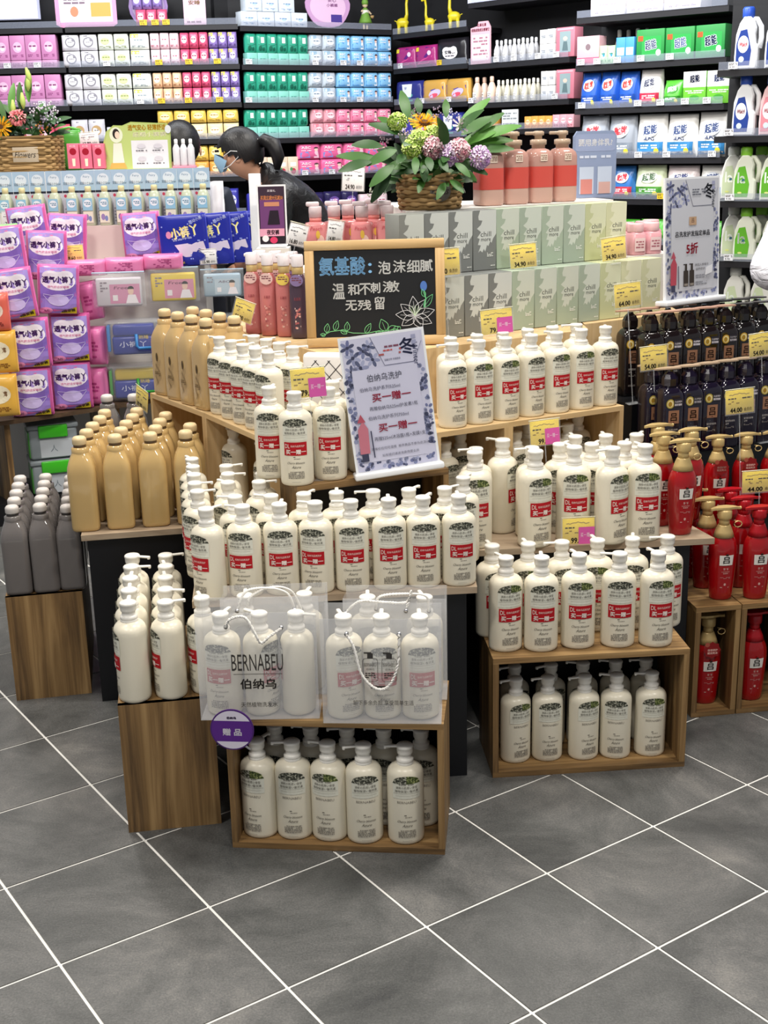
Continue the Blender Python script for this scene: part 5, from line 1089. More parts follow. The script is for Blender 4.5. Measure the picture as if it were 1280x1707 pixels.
tag(ob('sign_pedestal', MB().box(-.06, .06, -.05, .05, 0, aty(456, 412, 4.72).z - .001, core_m).mesh('sign_pedestal'), None, (aty(456, 412, 4.72).x, 4.72, 0)), 'slim pale pedestal under the dark purple sign', 'pedestal')
tag(ob('white_post', MB().rbox(-.022, .022, -.012, .012, 0, 1.40, .003, acr).mesh('white_post'), None, (aty(427, 350, 4.80).x, 4.80, 0)), 'white upright plastic post in front of the bending person', 'post')
for (px, py, yy, pr_, lb, rz, ry, zs, ww, hh) in ((22, 376, 5.60, '21.80', 'in front of the carded bottles', -2, 0, 1.1785, .092, .060), (348, 440, 5.45, '15.90', 'below the deep blue packs', 2, -2, 1.0, .070, .060), (492, 409, 3.78, '16.80', 'leaning beside the chalkboard corner', 10, 16, .9565, .055, .062), (556, 404, 3.78, '14.80', 'in front of the pink bottles', 6, 10, .9565, .046, .062),
        (588, 318, 4.30, '24.90', 'behind the pink pump caps', 4, 4, 1.1305 if False else .956, .072, .075), (150, 242, 5.95, '12.80', 'above the pink flower boxes', 0, -3, 1.4055, .085, .055)):
    tagcard('white price card %s' % lb, px, py, yy, pr_, rz, R(ry), zs, white=True, w=ww, h=hh)
tagcard('yellow price card 19.60 on the upright purple pack', 124, 434, 5.37, '19.60', 4, R(-2), 1.0, w=.083, h=.062)

me, fm = pillow(.13, .165, .05, mat('white_film', '#e9e6ea', .35), seed=14, stand=True, n=9, crease=.003)
place(('white_bag', [('pouch', me, []), ('pink_corner', D().ell(-.02, .03, .016, .02, '#dd7f96', 10).mesh('pink_corner', fm, .003), [])]), 'white crumpled bag at the end of the carded bottles', 'bag', (-.722, 5.695, 1.1785), R(-10), scale=(.8, 1, 1.05))
swb = ('slim_bottle', [('body', MB().lathe([(.015, 0), (.016, .003), (.016, .075), (.010, .088), (.006, .095)], mat('slim_white', '#dcdade', .3), 14).mesh('body'), []), ('cap', MB().lathe([(.007, .094), (.008, .097), (.008, .112), (.005, .115)], mat('slim_cap', '#eeeeee', .3), 12).mesh('cap'), [])])
for i in range(3): place(swb, 'slim white bottle beside the green promo board, %s in line' % ORD[i], 'bottle', (-.890 + i * .0325, 5.845, 1.4175), 0, 'slim white bottles')
tag(ob('pink_tray', MB().rbox(-.052, .052, -.025, .025, 0, .012, .004, mat('tray_pink', '#d98aa0', .4)).mesh('pink_tray'), None, (-.857, 5.845, 1.4055)), 'shallow pink tray under the slim white bottles', 'tray')
# ================================================================== WALL SHELF GOODS
def wpack(name, c, w, h, d, draw, boxy=False, seed=1, part='pouch', stand=False, n=7):
    if boxy: me, fm = carve(w, h, d, mat('box_' + c.strip('#'), c, .45), .002); part = 'box'
    else: me, fm = pillow(w, h, d, film(c), seed=seed, n=n, crease=.001, stand=stand)
    dr = D(); draw(dr, w, h)
    return (name, [(part, me, []), ('print', dr.mesh('print', fm, .0012 if not boxy else .0003), [])])
def dr_ring(ring, txt): return lambda d, w, h: d.ell(.03 * w, h * .5, w * .30, w * .30, ring, 16).ell(.03 * w, h * .5, w * .23, w * .23, '#e6e3e6', 16).para(-w * .4, h * .84, 0, h * .92, 1, txt, 2).para(-w * .1, h * .46, w * .16, h * .54, 1, txt, 3)
def dr_em(em, txt, corner=None, em2=None):
    def f(d, w, h):
        if corner: d.rect(-w * .44, h * .72, w * .0, h * .93, corner, 2)
        d.ell(0, h * .52, w * .30, h * .22, em, 14, 2)
        if em2: d.ell(w * .05, h * .50, w * .16, h * .12, em2, 12)
        d.para(-w * .24, h * .50, w * .24, h * .62, 1, txt, 3).para(-w * .36, h * .12, w * .36, h * .24, 2, txt, 4, .55)
    return f
def dr_fig(a, b, skin='#e7c3b6'):
    def f(d, w, h):
        d.poly([(-w * .44, h * .10), (w * .0, h * .10), (-w * .10, h * .50), (-w * .44, h * .42)], b).text('ABC', -w * .18, h * .75, '#f4f4f8', w=w * .42, h=h * .16, bold=.0004)
        d.ell(w * .26, h * .62, w * .08, h * .12, skin, 10).poly([(w * .16, h * .08), (w * .40, h * .08), (w * .33, h * .52), (w * .2, h * .52)], a).ell(w * .26, h * .68, w * .10, h * .11, '#4a3038', 10, a0=0, a1=180).para(-w * .40, h * .52, w * .05, h * .60, 1, '#f4f4f8', 3)
    return f
def dr_card(lab, dark):
    return lambda d, w, h: d.rect(-w * .14, h * .50, w * .20, h * .80, lab, 1).para(-w * .10, h * .54, w * .16, h * .74, 2, dark, 2).ell(-w * .2, h * .22, w * .18, h * .14, dark, 10).ell(w * .12, h * .18, w * .12, h * .10, dark, 10).line([(-w * .4, h * .42), (0, h * .36), (w * .4, h * .44)], .002, dark)
def dr_txt(t, tc, em=None, rot=0):
    def f(d, w, h):
        if em: d.ell(0, h * .62, w * .34, h * .20, em, 16, 2)
        d.text(t, 0, h * .62, tc, w=w * .52, h=h * .20, rot=rot, bold=.0012).para(-w * .26, h * .34, w * .26, h * .42, 1, tc, 3).para(-w * .36, h * .12, w * .36, h * .22, 2, tc, 4, .5)
    return f
K = {}
K['lilacbox'] = wpack('lilac_box', '#c681b0', .10, .150, .08, dr_em('#e3b7d3', '#8a3f74', em2='#f0d9e6'), True)
K['tray'] = wpack('display_tray', '#cf97bd', .10, .045, .08, lambda d, w, h: d.para(-w * .4, h * .2, w * .3, h * .7, 2, '#a05a8c', 3), True)
K['ring'] = wpack('pad_pack', '#dedbe0', .10, .095, .07, dr_ring('#8a8790', '#6a6670'))
K['ringgold'] = wpack('pad_pack', '#cfccd2', .10, .135, .07, dr_ring('#b9986a', '#6a6670'))
K['lime'] = wpack('pad_pack', '#e3e6dc', .085, .095, .07, dr_em('#d3dea0', '#7d8a4a'))
K['limebig'] = wpack('pad_pack', '#e9ebe4', .11, .095, .07, dr_em('#eef0ee', '#7f8f95', '#c3d858'))
K['blush'] = wpack('pad_pack', '#ecd0d6', .06, .095, .07, dr_em('#f6e9ec', '#b8506c'))
K['rose'] = wpack('pad_pack', '#d6577a', .06, .095, .07, dr_em('#f0d3da', '#8a1f3c'))
K['violet'] = wpack('pad_pack', '#8f78b8', .06, .095, .07, dr_em('#e5def0', '#4a2f78', '#e3cf4a'))
K['apricot'] = wpack('pad_pack', '#e6bf9a', .06, .095, .07, dr_em('#f6e4d0', '#a05a2c'))
K['yellow'] = wpack('pad_pack', '#e6c45c', .085, .10, .07, dr_em('#f3e4b0', '#9a6a1c'))
K['yellowpale'] = wpack('pad_pack', '#ead9a8', .085, .095, .07, dr_em('#f4ecd2', '#b0803a'))
K['amber'] = wpack('pad_pack', '#dd9f4a', .085, .095, .07, dr_em('#f0d9a8', '#8a4a14'))
K['redbox'] = wpack('pad_pack', '#cf5a70', .075, .11, .07, dr_em('#ecc3cb', '#7d1c34'))
K['flatw'] = wpack('pad_pack', '#dfe0e6', .09, .085, .07, lambda d, w, h: d.rect(-w * .4, h * .2, w * .4, h * .42, '#c3c9dc', 2).text('ABC', 0, h * .68, '#5a76b0', w=w * .36, h=h * .16).para(-w * .3, h * .5, w * .3, h * .58, 1, '#7a86a0', 2))
K['teal'] = wpack('pad_pouch', '#2f9c7f', .066, .115, .06, dr_card('#dfeee6', '#0f5c48'))
K['tealtray'] = wpack('display_tray', '#86cdbd', .066, .07, .06, lambda d, w, h: d.para(-w * .3, h * .4, w * .3, h * .6, 1, '#4f9f8e', 3), True)
K['silver'] = wpack('pad_pack', '#bfc9d2', .075, .10, .07, dr_em('#e3e8ee', '#5f7486', '#8fb0c6'))
K['sky'] = wpack('pad_pack', '#86bfe6', .085, .095, .07, dr_fig('#f0f4fa', '#4f8fd0'))
K['pinkfig'] = wpack('pad_pack', '#e98aa8', .085, .095, .07, dr_fig('#f6e3ea', '#cf4a78'))
K['pinkcup'] = wpack('pad_pack', '#e2a3ae', .075, .10, .07, dr_em('#f2d9dd', '#a8485e', '#d77a8a'))
K['hot'] = wpack('pad_pack', '#e5689a', .17, .098, .07, dr_fig('#f2c9d8', '#7f8fd0'))
K['cream'] = wpack('small_carton', '#e3cdb4', .06, .12, .05, lambda d, w, h: d.rect(-w * .3, h * .5, w * .3, h * .72, '#f3ece2').ell(0, h * .25, w * .26, h * .16, '#b8384a', 12).ell(-w * .2, h * .35, w * .14, h * .10, '#4f8f5a', 10), True)
K['magenta'] = wpack('pad_pack', '#a02a72', .15, .135, .07, lambda d, w, h: d.poly([(-w * .42, h * .5), (w * .1, h * .9), (w * .42, h * .85), (w * .1, h * .4)], '#5a1f78').poly([(-w * .4, h * .12), (w * .2, h * .16), (w * .42, h * .5), (-w * .1, h * .34)], '#d9559a').ell(w * .24, h * .62, w * .10, w * .10, '#ead3e6', 12).rect(-w * .44, h * .72, -w * .26, h * .9, '#e6cf3a'))
K['black'] = wpack('pad_pack', '#1b191e', .19, .165, .08, lambda d, w, h: d.ell(.0, h * .42, w * .26, h * .22, '#e9e6e8', 16, 2).ell(-w * .12, h * .52, w * .14, h * .14, '#e9e6e8', 12).ell(w * .12, h * .54, w * .12, h * .13, '#e9e6e8', 12).text('安睡裤', 0, h * .46, '#2a2630', w=w * .34, h=h * .13, bold=.0008).para(-w * .16, h * .28, w * .16, h * .36, 1, '#5a5460', 3))
K['gold'] = wpack('pad_pack', '#c79a4a', .15, .145, .08, lambda d, w, h: d.poly([(-w * .44, h * .06), (w * .44, h * .06), (w * .44, h * .7), (-w * .1, h * .55), (-w * .44, h * .75)], '#5a4a9a').ell(w * .1, h * .4, w * .28, h * .16, '#cfc3e6', 14, 2, rot=20).ell(w * .05, h * .3, w * .2, h * .10, '#d9556a', 12, rot=20))
K['navy'] = wpack('pad_pack', '#2a2f7a', .14, .15, .08, lambda d, w, h: d.poly([(-w * .15, h * .3), (w * .15, h * .3), (w * .2, h * .85), (-w * .2, h * .85)], '#e4e9f0').rect(-w * .14, h * .12, w * .2, h * .42, '#5ab0a0').text('安睡', 0, h * .68, '#4a5aa0', w=w * .2, h=h * .12))
K['dusk'] = wpack('pad_pack', '#2a2450', .12, .10, .08, dr_em('#6a4f9a', '#d9c9f0', em2='#cf6a9a'))
K['violetpack'] = wpack('pad_pack', '#3a3a9c', .12, .13, .07, dr_em('#d9d9f2', '#5a5ab0'))
K['whiteblue'] = wpack('tissue_box', '#d3dce6', .085, .085, .08, dr_em('#eef2f6', '#5f86b0', em2='#b9cfe6'), True)
K['windowbox'] = wpack('window_box', '#c87888', .085, .165, .08, lambda d, w, h: d.rect(-w * .3, h * .16, w * .3, h * .86, '#8fa3a6').ell(0, h * .62, w * .12, w * .14, '#d9c0b0', 12).poly([(-w * .16, h * .2), (w * .16, h * .2), (w * .10, h * .52), (-w * .10, h * .52)], '#5f7478').rect(-w * .44, h * .90, w * .44, h * .97, '#e2a8b4'), True)
K['whitebox'] = wpack('small_carton', '#dfdedb', .06, .08, .06, lambda d, w, h: d.rect(-w * .3, h * .3, w * .3, h * .7, '#c9cdd2').para(-w * .26, h * .4, w * .26, h * .6, 2, '#6a6e76', 3), True)
K['pinkcarton'] = wpack('small_carton', '#e6a6b0', .07, .075, .06, dr_em('#f4dde0', '#b0485e'), True)
K['orangecarton'] = wpack('small_carton', '#e4a24a', .05, .07, .06, dr_em('#f4dca8', '#b04a2c'), True)
def shelfrow(k, j, px0, px1, n, kind, noun, layers=1, dz0=0, squeeze=.955, back=.012, group=None, zs=1.0, tilt=0, lab=None):
    z = HT[k][j]; spec = K[kind] if isinstance(kind, str) else kind
    w0 = max(v.co.x for v in spec[1][0][1].vertices) - min(v.co.x for v in spec[1][0][1].vertices); h0 = max(v.co.z for v in spec[1][0][1].vertices); d0 = max(v.co.y for v in spec[1][0][1].vertices)
    a_ = wallpt(k, px0, z + .05, back)[0]; b_ = wallpt(k, px1, z + .05, back)[0]; pitch = (b_ - a_).length / n; sx = pitch * squeeze / w0; ang = secframe(k)[2]
    nrm = Vector((-math.sin(ang), math.cos(ang), 0))
    avail = (HT[k][j - 1] - HT[k][j] - .036 - dz0) if j else 9; zs = min(zs, avail / (layers * h0 * 1.015))
    for l in range(layers):
        for i in range(n):
            P = a_.lerp(b_, (i + .5) / n) + nrm * d0; P.z = z + dz0 + l * h0 * zs * 1.01
            lay = '' if layers == 1 else (' lower layer' if l == 0 else ' upper layer')
            nm = '%s, %s%s%s' % (noun, (ORD[i] + ' along, ' if n > 1 else ''), lab or SHN[k][j], lay)
            place(spec, nm, 'box' if 'box' in spec[0] or 'carton' in spec[0] or 'tray' in spec[0] else 'pack', P, ang + R(rnd.uniform(-2, 2)), group or ('%s goods' % SHN[k][j]), rx=R(tilt), scale=(sx, 1, zs * rnd.uniform(.97, 1.0)))
SHN = {0: ['far end top shelf', 'far end second shelf', 'far end third shelf', 'far end fourth shelf', 'far end fifth shelf'], 1: ['back wall top shelf', 'back wall second shelf', 'back wall third shelf', 'back wall fourth shelf', 'back wall fifth shelf', 'back wall sixth shelf'],
       2: ['corner wall top shelf', 'corner wall second shelf', 'corner wall third shelf', 'corner wall fourth shelf', 'corner wall fifth shelf', 'corner wall sixth shelf'], 3: ['giraffe bay top shelf', 'giraffe bay second shelf', 'giraffe bay third shelf', 'giraffe bay fourth shelf', 'giraffe bay fifth shelf'],
       4: ['side wall top shelf', 'side wall second shelf', 'side wall third shelf', 'side wall fourth shelf', 'side wall fifth shelf'], 5: ['detergent top shelf', 'detergent second shelf', 'detergent third shelf', 'detergent fourth shelf', 'detergent fifth shelf', 'detergent sixth shelf'], 6: ['jug bay top shelf', 'jug bay second shelf', 'jug bay third shelf', 'jug bay fourth shelf', 'jug bay fifth shelf']}
Z1 = lambda x: x / 3.2
# far end and back wall
for j in (1, 2):
    shelfrow(0, j, -60, Z1(305 if j == 1 else 330), 6, 'lilacbox', 'tall lilac box', dz0=.046); shelfrow(0, j, -60, Z1(305 if j == 1 else 330), 6, 'tray', 'lilac display tray under boxes')
    o = 0 if j == 1 else 15
    shelfrow(1, j, Z1(330 + o), Z1(522 + o), 2, 'ring', 'white pad pack with grey ring', 2); shelfrow(1, j, Z1(524 + o), Z1(690 + o), 2, 'lime', 'white pad pack with lime oval', 2); shelfrow(1, j, Z1(692 + o), Z1(798 + o), 1, 'limebig', 'wide white pad pack with lime corner', 2)
    shelfrow(1, j, Z1(802 + o), Z1(958 + o), 3, 'blush' if j == 1 else 'apricot', 'pale %s pad pack' % ('pink' if j == 1 else 'apricot'), 2); shelfrow(1, j, Z1(960 + o), Z1(1112 + o), 3, 'rose', 'rose red pad pack', 2); shelfrow(1, j, Z1(1114 + o), Z1(1266 + o), 3, 'violet', 'violet pad pack with yellow corner', 2)
shelfrow(1, 3, Z1(378), Z1(560), 2, 'ringgold', 'silver pad pack with gold ring'); shelfrow(1, 3, Z1(565), Z1(835), 3, 'flatw', 'white pad pack with blue lettering'); shelfrow(0, 3, Z1(120), Z1(372), 3, 'redbox', 'red pad pack')
shelfrow(1, 3, Z1(840), Z1(1015), 2, 'yellow', 'yellow pad pack', 2); shelfrow(1, 3, Z1(1018), Z1(1275), 3, 'yellowpale', 'pale yellow pad pack', 1); shelfrow(1, 3, Z1(1018), Z1(1275), 3, 'yellow', 'yellow pad pack on top', 1, dz0=.097)
shelfrow(1, 4, Z1(560), Z1(1030), 5, 'blush', 'pink pad pack', 1); shelfrow(1, 4, Z1(1035), Z1(1275), 3, 'amber', 'amber pad pack', 1); shelfrow(1, 4, Z1(1035), Z1(1275), 3, 'yellow', 'yellow pad pack above amber', 1, dz0=.097)
shelfrow(1, 5, Z1(1150), Z1(1275), 2, 'violetpack', 'violet blue pad pouch with white oval', zs=1.2)
Z2 = lambda x: x / 2.909 + 380
for j in (1, 2, 3):
    shelfrow(2, j, Z2(92), Z2(395), 6, 'tealtray', 'pale teal tray'); shelfrow(2, j, Z2(92), Z2(395), 6, 'teal', 'teal pouch with white label', dz0=.071)
    if j < 3: shelfrow(2, j, Z2(400), Z2(530), 2, 'silver', 'silver blue pad pack', 2); shelfrow(2, j, Z2(535), Z2(800), 4, 'sky', 'sky blue pad pack with drawn figure', 2)
    else: shelfrow(2, j, Z2(412), Z2(530), 2, 'pinkcup', 'dusty pink pad pack', 2); shelfrow(2, j, Z2(535), Z2(798), 4, 'pinkfig', 'pink pad pack with drawn figure', 2)
shelfrow(2, 4, Z2(90), Z2(342), 5, 'cream', 'cream carton with red fruit'); shelfrow(2, 4, Z2(346), Z2(780), 4, 'hot', 'wide hot pink pad pack', 2)
shelfrow(2, 5, Z2(105), Z2(260), 2, 'violetpack', 'violet pad pouch'); shelfrow(2, 5, Z2(390), Z2(640), 3, 'dusk', 'dark violet pad pack', 1, zs=1.2); shelfrow(2, 5, Z2(645), Z2(780), 2, 'blush', 'pale pink pad pack by the basket', 1)
shelfrow(2, 0, Z2(62), Z2(386), 4, 'whiteblue', 'white and blue tissue box'); shelfrow(2, 0, Z2(88), Z2(326), 3, 'whiteblue', 'white and blue tissue box stacked', dz0=.086)
shelfrow(3, 1, Z2(808), Z2(1000), 2, 'magenta', 'magenta night pad pack'); shelfrow(3, 1, Z2(1002), Z2(1150), 1, 'black', 'black pad pack with white cloud')
shelfrow(3, 2, Z2(806), Z2(932), 1, 'navy', 'navy pack with white hanging card'); shelfrow(3, 2, Z2(936), Z2(1160), 2, 'gold', 'gold and purple pad pack')
shelfrow(3, 3, Z2(795), Z2(890), 1, 'violetpack', 'blue pad pouch', zs=1.1); shelfrow(3, 3, Z2(895), Z2(1000), 1, 'gold', 'gold pad pack behind the flowers'); shelfrow(3, 3, Z2(1005), Z2(1130), 1, 'navy', 'navy pad pack behind the flowers'); shelfrow(3, 4, Z2(800), Z2(1130), 3, 'hot', 'pink pad pack behind the flowers')
# side wall: small bottles, cartons
def tinybottle(c, capc, w=.034, h=.13):
    b = MB().lathe([(w * .42, 0, 3), (w * .5, .003, 3), (w * .5, h * .55, 3), (w * .3, h * .74, 2.4), (w * .2, h * .80, 2)], mat('tb_' + c.strip('#'), c, .25), 14).mesh('body'); cp = MB().lathe([(w * .24, h * .79), (w * .26, h * .82), (w * .26, h * .97), (w * .18, h)], mat('tc_' + capc.strip('#'), capc, .35), 12).mesh('cap')
    return ('small_bottle', [('body', b, []), ('cap', cp, []), ('label', D().rect(-w * .3, h * .12, w * .3, h * .42, '#f1efec').para(-w * .25, h * .18, w * .25, h * .36, 3, '#7d7a78', 3).mesh('label', flat(-w * .505)), [])])
TB1 = tinybottle('#d9d9dc', '#efeff2'); TB2 = tinybottle('#ecd0bd', '#e3c0ab', .05, .155); TB3 = tinybottle('#e2ddc8', '#efece0'); 
Z3 = lambda x: x / 2.56 + 780
def bottlerow(k, j, px0, px1, n, spec, noun, depth=.03):
    z = HT[k][j]; ang = secframe(k)[2]
    for i in range(n):
        P = wallpt(k, px0 + (px1 - px0) * (i + .5) / n, z + .05, depth + .05 * (i % 2))[0]; P.z = z - .0015; place(spec, '%s, %s along, %s' % (noun, ORD[i], SHN[k][j]), 'bottle', P, ang, '%s bottles' % SHN[k][j])
bottlerow(4, 1, Z3(115), Z3(300), 10, TB1, 'small white bottle'); shelfrow(4, 1, Z3(305), Z3(370), 2, 'whitebox', 'small white carton', 2); shelfrow(4, 1, Z3(374), Z3(455), 1, 'windowbox', 'pink window box with figure')
bottlerow(4, 2, Z3(24), Z3(118), 3, TB2, 'peach lotion bottle'); bottlerow(4, 2, Z3(122), Z3(308), 10, TB3, 'pale cream small bottle'); shelfrow(4, 2, Z3(310), Z3(370), 2, 'whitebox', 'small white carton', 2); shelfrow(4, 2, Z3(374), Z3(455), 1, 'windowbox', 'pink window box with figure')
shelfrow(4, 3, Z3(40), Z3(115), 2, 'orangecarton', 'small yellow carton by the leaves'); shelfrow(4, 3, Z3(240), Z3(358), 4, 'orangecarton', 'small orange carton'); shelfrow(4, 3, Z3(360), Z3(452), 3, 'pinkcarton', 'small pink carton', 1); shelfrow(4, 4, Z3(0), Z3(450), 6, 'pinkcarton', 'pink carton behind the salmon bottles', 1)
# detergent bay
def powderbag(c, low, txt, tc, em, w=.19, h=.205, d=.10, rot=8, script=None):
    me, fm = pillow(w, h, d, film(c), seed=8, stand=True, n=9, crease=.0022); dr = D()
    dr.rect(-w * .44, h * .06, w * .44, h * .36, low, 10, 4).ell(0, h * .64, w * .30, h * .17, em, 18, 3).text(txt, 0, h * .645, tc, w=w * .44, h=h * .20, rot=rot, bold=.0016)
    if script: dr.text(script, 0, h * .43, tc, w=w * .36, h=h * .07, shear=.3, bold=.0006)
    dr.para(-w * .30, h * .20, w * .30, h * .31, 2, '#f1f3f6', 3).ell(w * .26, h * .15, w * .09, w * .08, '#e2d43a', 10, 2)
    return ('powder_bag', [('pouch', me, []), ('front_print', dr.mesh('front_print', fm, .0018, .00025), [])])
K['bagblue'] = powderbag('#2458b8', '#1c4a9e', '雕牌', '#d8362c', '#eef0f6', .17, .155, .09)
K['bagred'] = powderbag('#9aa0aa', '#7f8894', '雕牌', '#cf2430', '#e6e8ee', .19, .215)
K['bagwhite'] = powderbag('#e9e8e4', '#3a86bf', '超能', '#23396b', '#dfe3ea', .19, .225, script='APG')
K['bagmix'] = powderbag('#e6e3e0', '#c4304a', '超能', '#2a2e4a', '#f2f2f2', .17, .17)
K['baggreen'] = powderbag('#d9e6c0', '#4a8f32', '超能', '#3c5a3a', '#eef2e2', .19, .20)
K['bagpink'] = powderbag('#ecdfe0', '#cf6a86', '超能', '#2c3666', '#f3efef', .17, .20)
K['bagredblue'] = powderbag('#3472b8', '#c23a4a', '雕牌', '#c8242e', '#e8eef6', .16, .19)
K['greenbox'] = wpack('detergent_box', '#23853c', .155, .135, .09, lambda d, w, h: d.rect(-w * .3, h * .18, w * .40, h * .78, '#2f9a48').text('超能', w * .02, h * .52, '#ecf2f4', w=w * .40, h=h * .30, rot=8, bold=.0026).text('超能', w * .02, h * .52, '#1f2f6e', w=w * .40, h=h * .30, rot=8, bold=.0008).rect(-w * .44, h * .64, -w * .26, h * .80, '#d9542c').ell(w * .30, h * .26, w * .09, w * .09, '#e6f0e2', 12), True)
K['limebox'] = wpack('detergent_box', '#6fbf3a', .15, .165, .09, lambda d, w, h: d.rect(-w * .5, h * .52, w * .5, h * 1.0, '#e6e4e0').text('超能', 0, h * .78, '#2c3558', w=w * .42, h=h * .22, rot=6, bold=.0016).ell(0, h * .2, w * .22, h * .08, '#3f9a2c', 12).para(-w * .4, h * .32, w * .4, h * .44, 2, '#eaf4dc', 3), True)
K['greenpack'] = powderbag('#4fae34', '#2f7f22', '超能', '#eef4ea', '#3c8f2c', .17, .13)
K['pinkpatt'] = wpack('detergent_box', '#d9a8b0', .15, .15, .08, lambda d, w, h: d.ell(0, h * .62, w * .24, h * .2, '#efe4e6', 16).ell(0, h * .62, w * .12, h * .12, '#7d6a70', 12).rect(-w * .5, h * .06, w * .5, h * .26, '#c24a6a'), True)
K['bluecan'] = wpack('small_carton', '#3f8fd0', .06, .13, .06, lambda d, w, h: d.rect(-w * .4, h * .3, w * .4, h * .6, '#e2edf6').text('威猛', 0, h * .45, '#2a5fb0', w=w * .5, h=h * .14), True)
K['mintcan'] = wpack('small_carton', '#a8c89a', .06, .095, .06, dr_em('#eef4e6', '#3f7f4a', em2='#3f8fd0'), True)
shelfrow(5, 1, Z3(462), Z3(560), 1, 'pinkpatt', 'pink patterned detergent box'); shelfrow(5, 1, Z3(560), Z3(628), 2, 'mintcan', 'small mint green box'); shelfrow(5, 1, Z3(630), Z3(710), 2, 'bluecan', 'bright blue small box'); shelfrow(5, 1, Z3(715), Z3(1100), 3, 'greenbox', 'dark green detergent box', zs=1.2)
shelfrow(5, 2, Z3(470), Z3(715), 3, 'bagblue', 'blue powder bag', zs=1.2); shelfrow(5, 2, Z3(718), Z3(815), 1, 'bagmix', 'white and red powder bag', zs=1.1); shelfrow(5, 2, Z3(822), Z3(908), 1, 'greenpack', 'slumped green and white powder bag'); shelfrow(5, 2, Z3(915), Z3(1120), 2, 'limebox', 'lime box with white top')
shelfrow(5, 3, Z3(465), Z3(705), 2, 'bagred', 'grey powder bag with red lettering', zs=1.12); shelfrow(5, 3, Z3(706), Z3(1100), 3, 'bagwhite', 'white and blue powder bag', zs=1.1)
shelfrow(5, 4, Z3(470), Z3(600), 1, 'bagredblue', 'blue powder bag behind the grey sign'); shelfrow(5, 4, Z3(602), Z3(698), 1, 'bagredblue', 'blue and red powder bag'); shelfrow(5, 4, Z3(700), Z3(830), 1, 'baggreen', 'pale green powder bag'); shelfrow(5, 4, Z3(832), Z3(970), 1, 'bagpink', 'white and pink powder bag'); shelfrow(5, 4, Z3(975), Z3(1095), 1, 'bagwhite', 'white powder bag behind the half price sign', zs=.9)
shelfrow(5, 5, Z3(600), Z3(1090), 4, 'greenpack', 'green powder pack low on the wall')
bottlerow(5, 1, Z3(625), Z3(780), 4, tinybottle('#d8cdbf', '#ede9e2', .046, .185), 'beige bottle standing behind the green boxes', .19)
shelfrow(5, 0, Z3(520), Z3(1000), 3, wpack('storage_box', '#d9d3d6', .2, .10, .12, dr_em('#e9e4e6', '#a890a0'), True), 'pale storage box')
# jugs
def jug(c, capc, labc, txt, w=.105, h=.27):
    m1 = mat('jug_' + c.strip('#'), c, .3); mb = MB()
    out = [(-.5, 0), (.46, 0), (.5, .04), (.5, .36), (.40, .42), (.36, .55), (.40, .66), (.30, .78), (.12, .84), (-.16, .84), (-.34, .74), (-.48, .55), (-.52, .2)]
    n = len(out); zc = .4 * h; vs = []; fs = []
    lay = [(-.5, .86), (-.42, 1.0), (.42, 1.0), (.5, .86)]
    for yy, k in lay: vs += [(x * w * k, yy * w * .62, zc + (z * h - zc) * (k * .3 + .7)) for x, z in out]
    for l in range(3): fs += [(l * n + i, l * n + (i + 1) % n, (l + 1) * n + (i + 1) % n, (l + 1) * n + i) for i in range(n)]
    fs += [list(range(n))[::-1], [3 * n + i for i in range(n)]]
    body = fixn(mb.add(vs, fs, m1).mesh('body'))
    hd = MB().tube([(.10 * w, 0, .80 * h), (.36 * w, 0, .80 * h), (.55 * w, 0, .68 * h), (.58 * w, 0, .50 * h), (.52 * w, 0, .34 * h), (.42 * w, 0, .30 * h)], .0125, m1, 10).mesh('handle')
    cp = MB().lathe([(.026, .82 * h), (.028, .85 * h), (.028, .97 * h), (.022, 1.0 * h)], mat('jugcap_' + capc.strip('#'), capc, .35), 18, -.02 * w).mesh('cap')
    lb = D().poly([(-.44 * w, .06 * h), (.16 * w, .06 * h), (.22 * w, .3 * h), (.0, .64 * h), (-.28 * w, .62 * h), (-.44 * w, .4 * h)], labc)
    if txt == 'la': lb.text('la', -.14 * w, .42 * h, '#f2f6ee', w=.34 * w, h=.20 * h, bold=.001).ell(-.06 * w, .38 * h, .07 * w, .07 * w, '#3a6a7a', 12).ell(-.2 * w, .14 * h, .1 * w, .05 * w, '#d9e08a', 10)
    else: lb.ell(-.14 * w, .40 * h, .24 * w, .14 * h, '#eef0f4', 16).text(txt, -.14 * w, .40 * h, '#c42a3a', w=.34 * w, h=.07 * h, shear=.3, bold=.0006).ell(-.2 * w, .16 * h, .12 * w, .05 * h, '#cfe0f2', 10)
    return ('detergent_jug', [('body', body, []), ('handle', hd, []), ('cap', cp, []), ('label', lb.mesh('label', flat(-w * .31)), [])])
JB = jug('#e3e4e6', '#2a4fb0', '#24408f', 'Walch'); JP = jug('#e6bfc0', '#2a4fb0', '#d98a94', 'Walch'); JG = jug('#dfe3d2', '#86c83a', '#63b02e', 'la'); JW = jug('#e2e2da', '#cfd0c8', '#c9d6b0', 'la')
def jugs(j, seq):
    for i, (sp, px, nm) in enumerate(seq):
        P = wallpt(6, px, HT[6][j] + .1, .075 + .0 * i)[0]; P.z = HT[6][j]; place(sp, '%s, %s along, %s' % (nm, ORD[i], SHN[6][j]), 'jug', P, secframe(6)[2] + R(4), 'detergent jugs', scale=(1, 1, 1.02 if j < 2 else .92))
jugs(0, ((JB, 1246, 'white jug with blue cap and label'), (JB, 1297, 'white jug with blue cap at the edge')))
jugs(1, ((JB, 1242, 'white jug with blue label'), (JP, 1287, 'pink jug')))
jugs(2, ((JG, 1243, 'pale jug with green cap and label'), (JG, 1288, 'pale jug with green cap at the edge')))
jugs(3, ((JG, 1243, 'pale jug with green cap, low'), (JG, 1290, 'pale jug with green cap, low at the edge')))
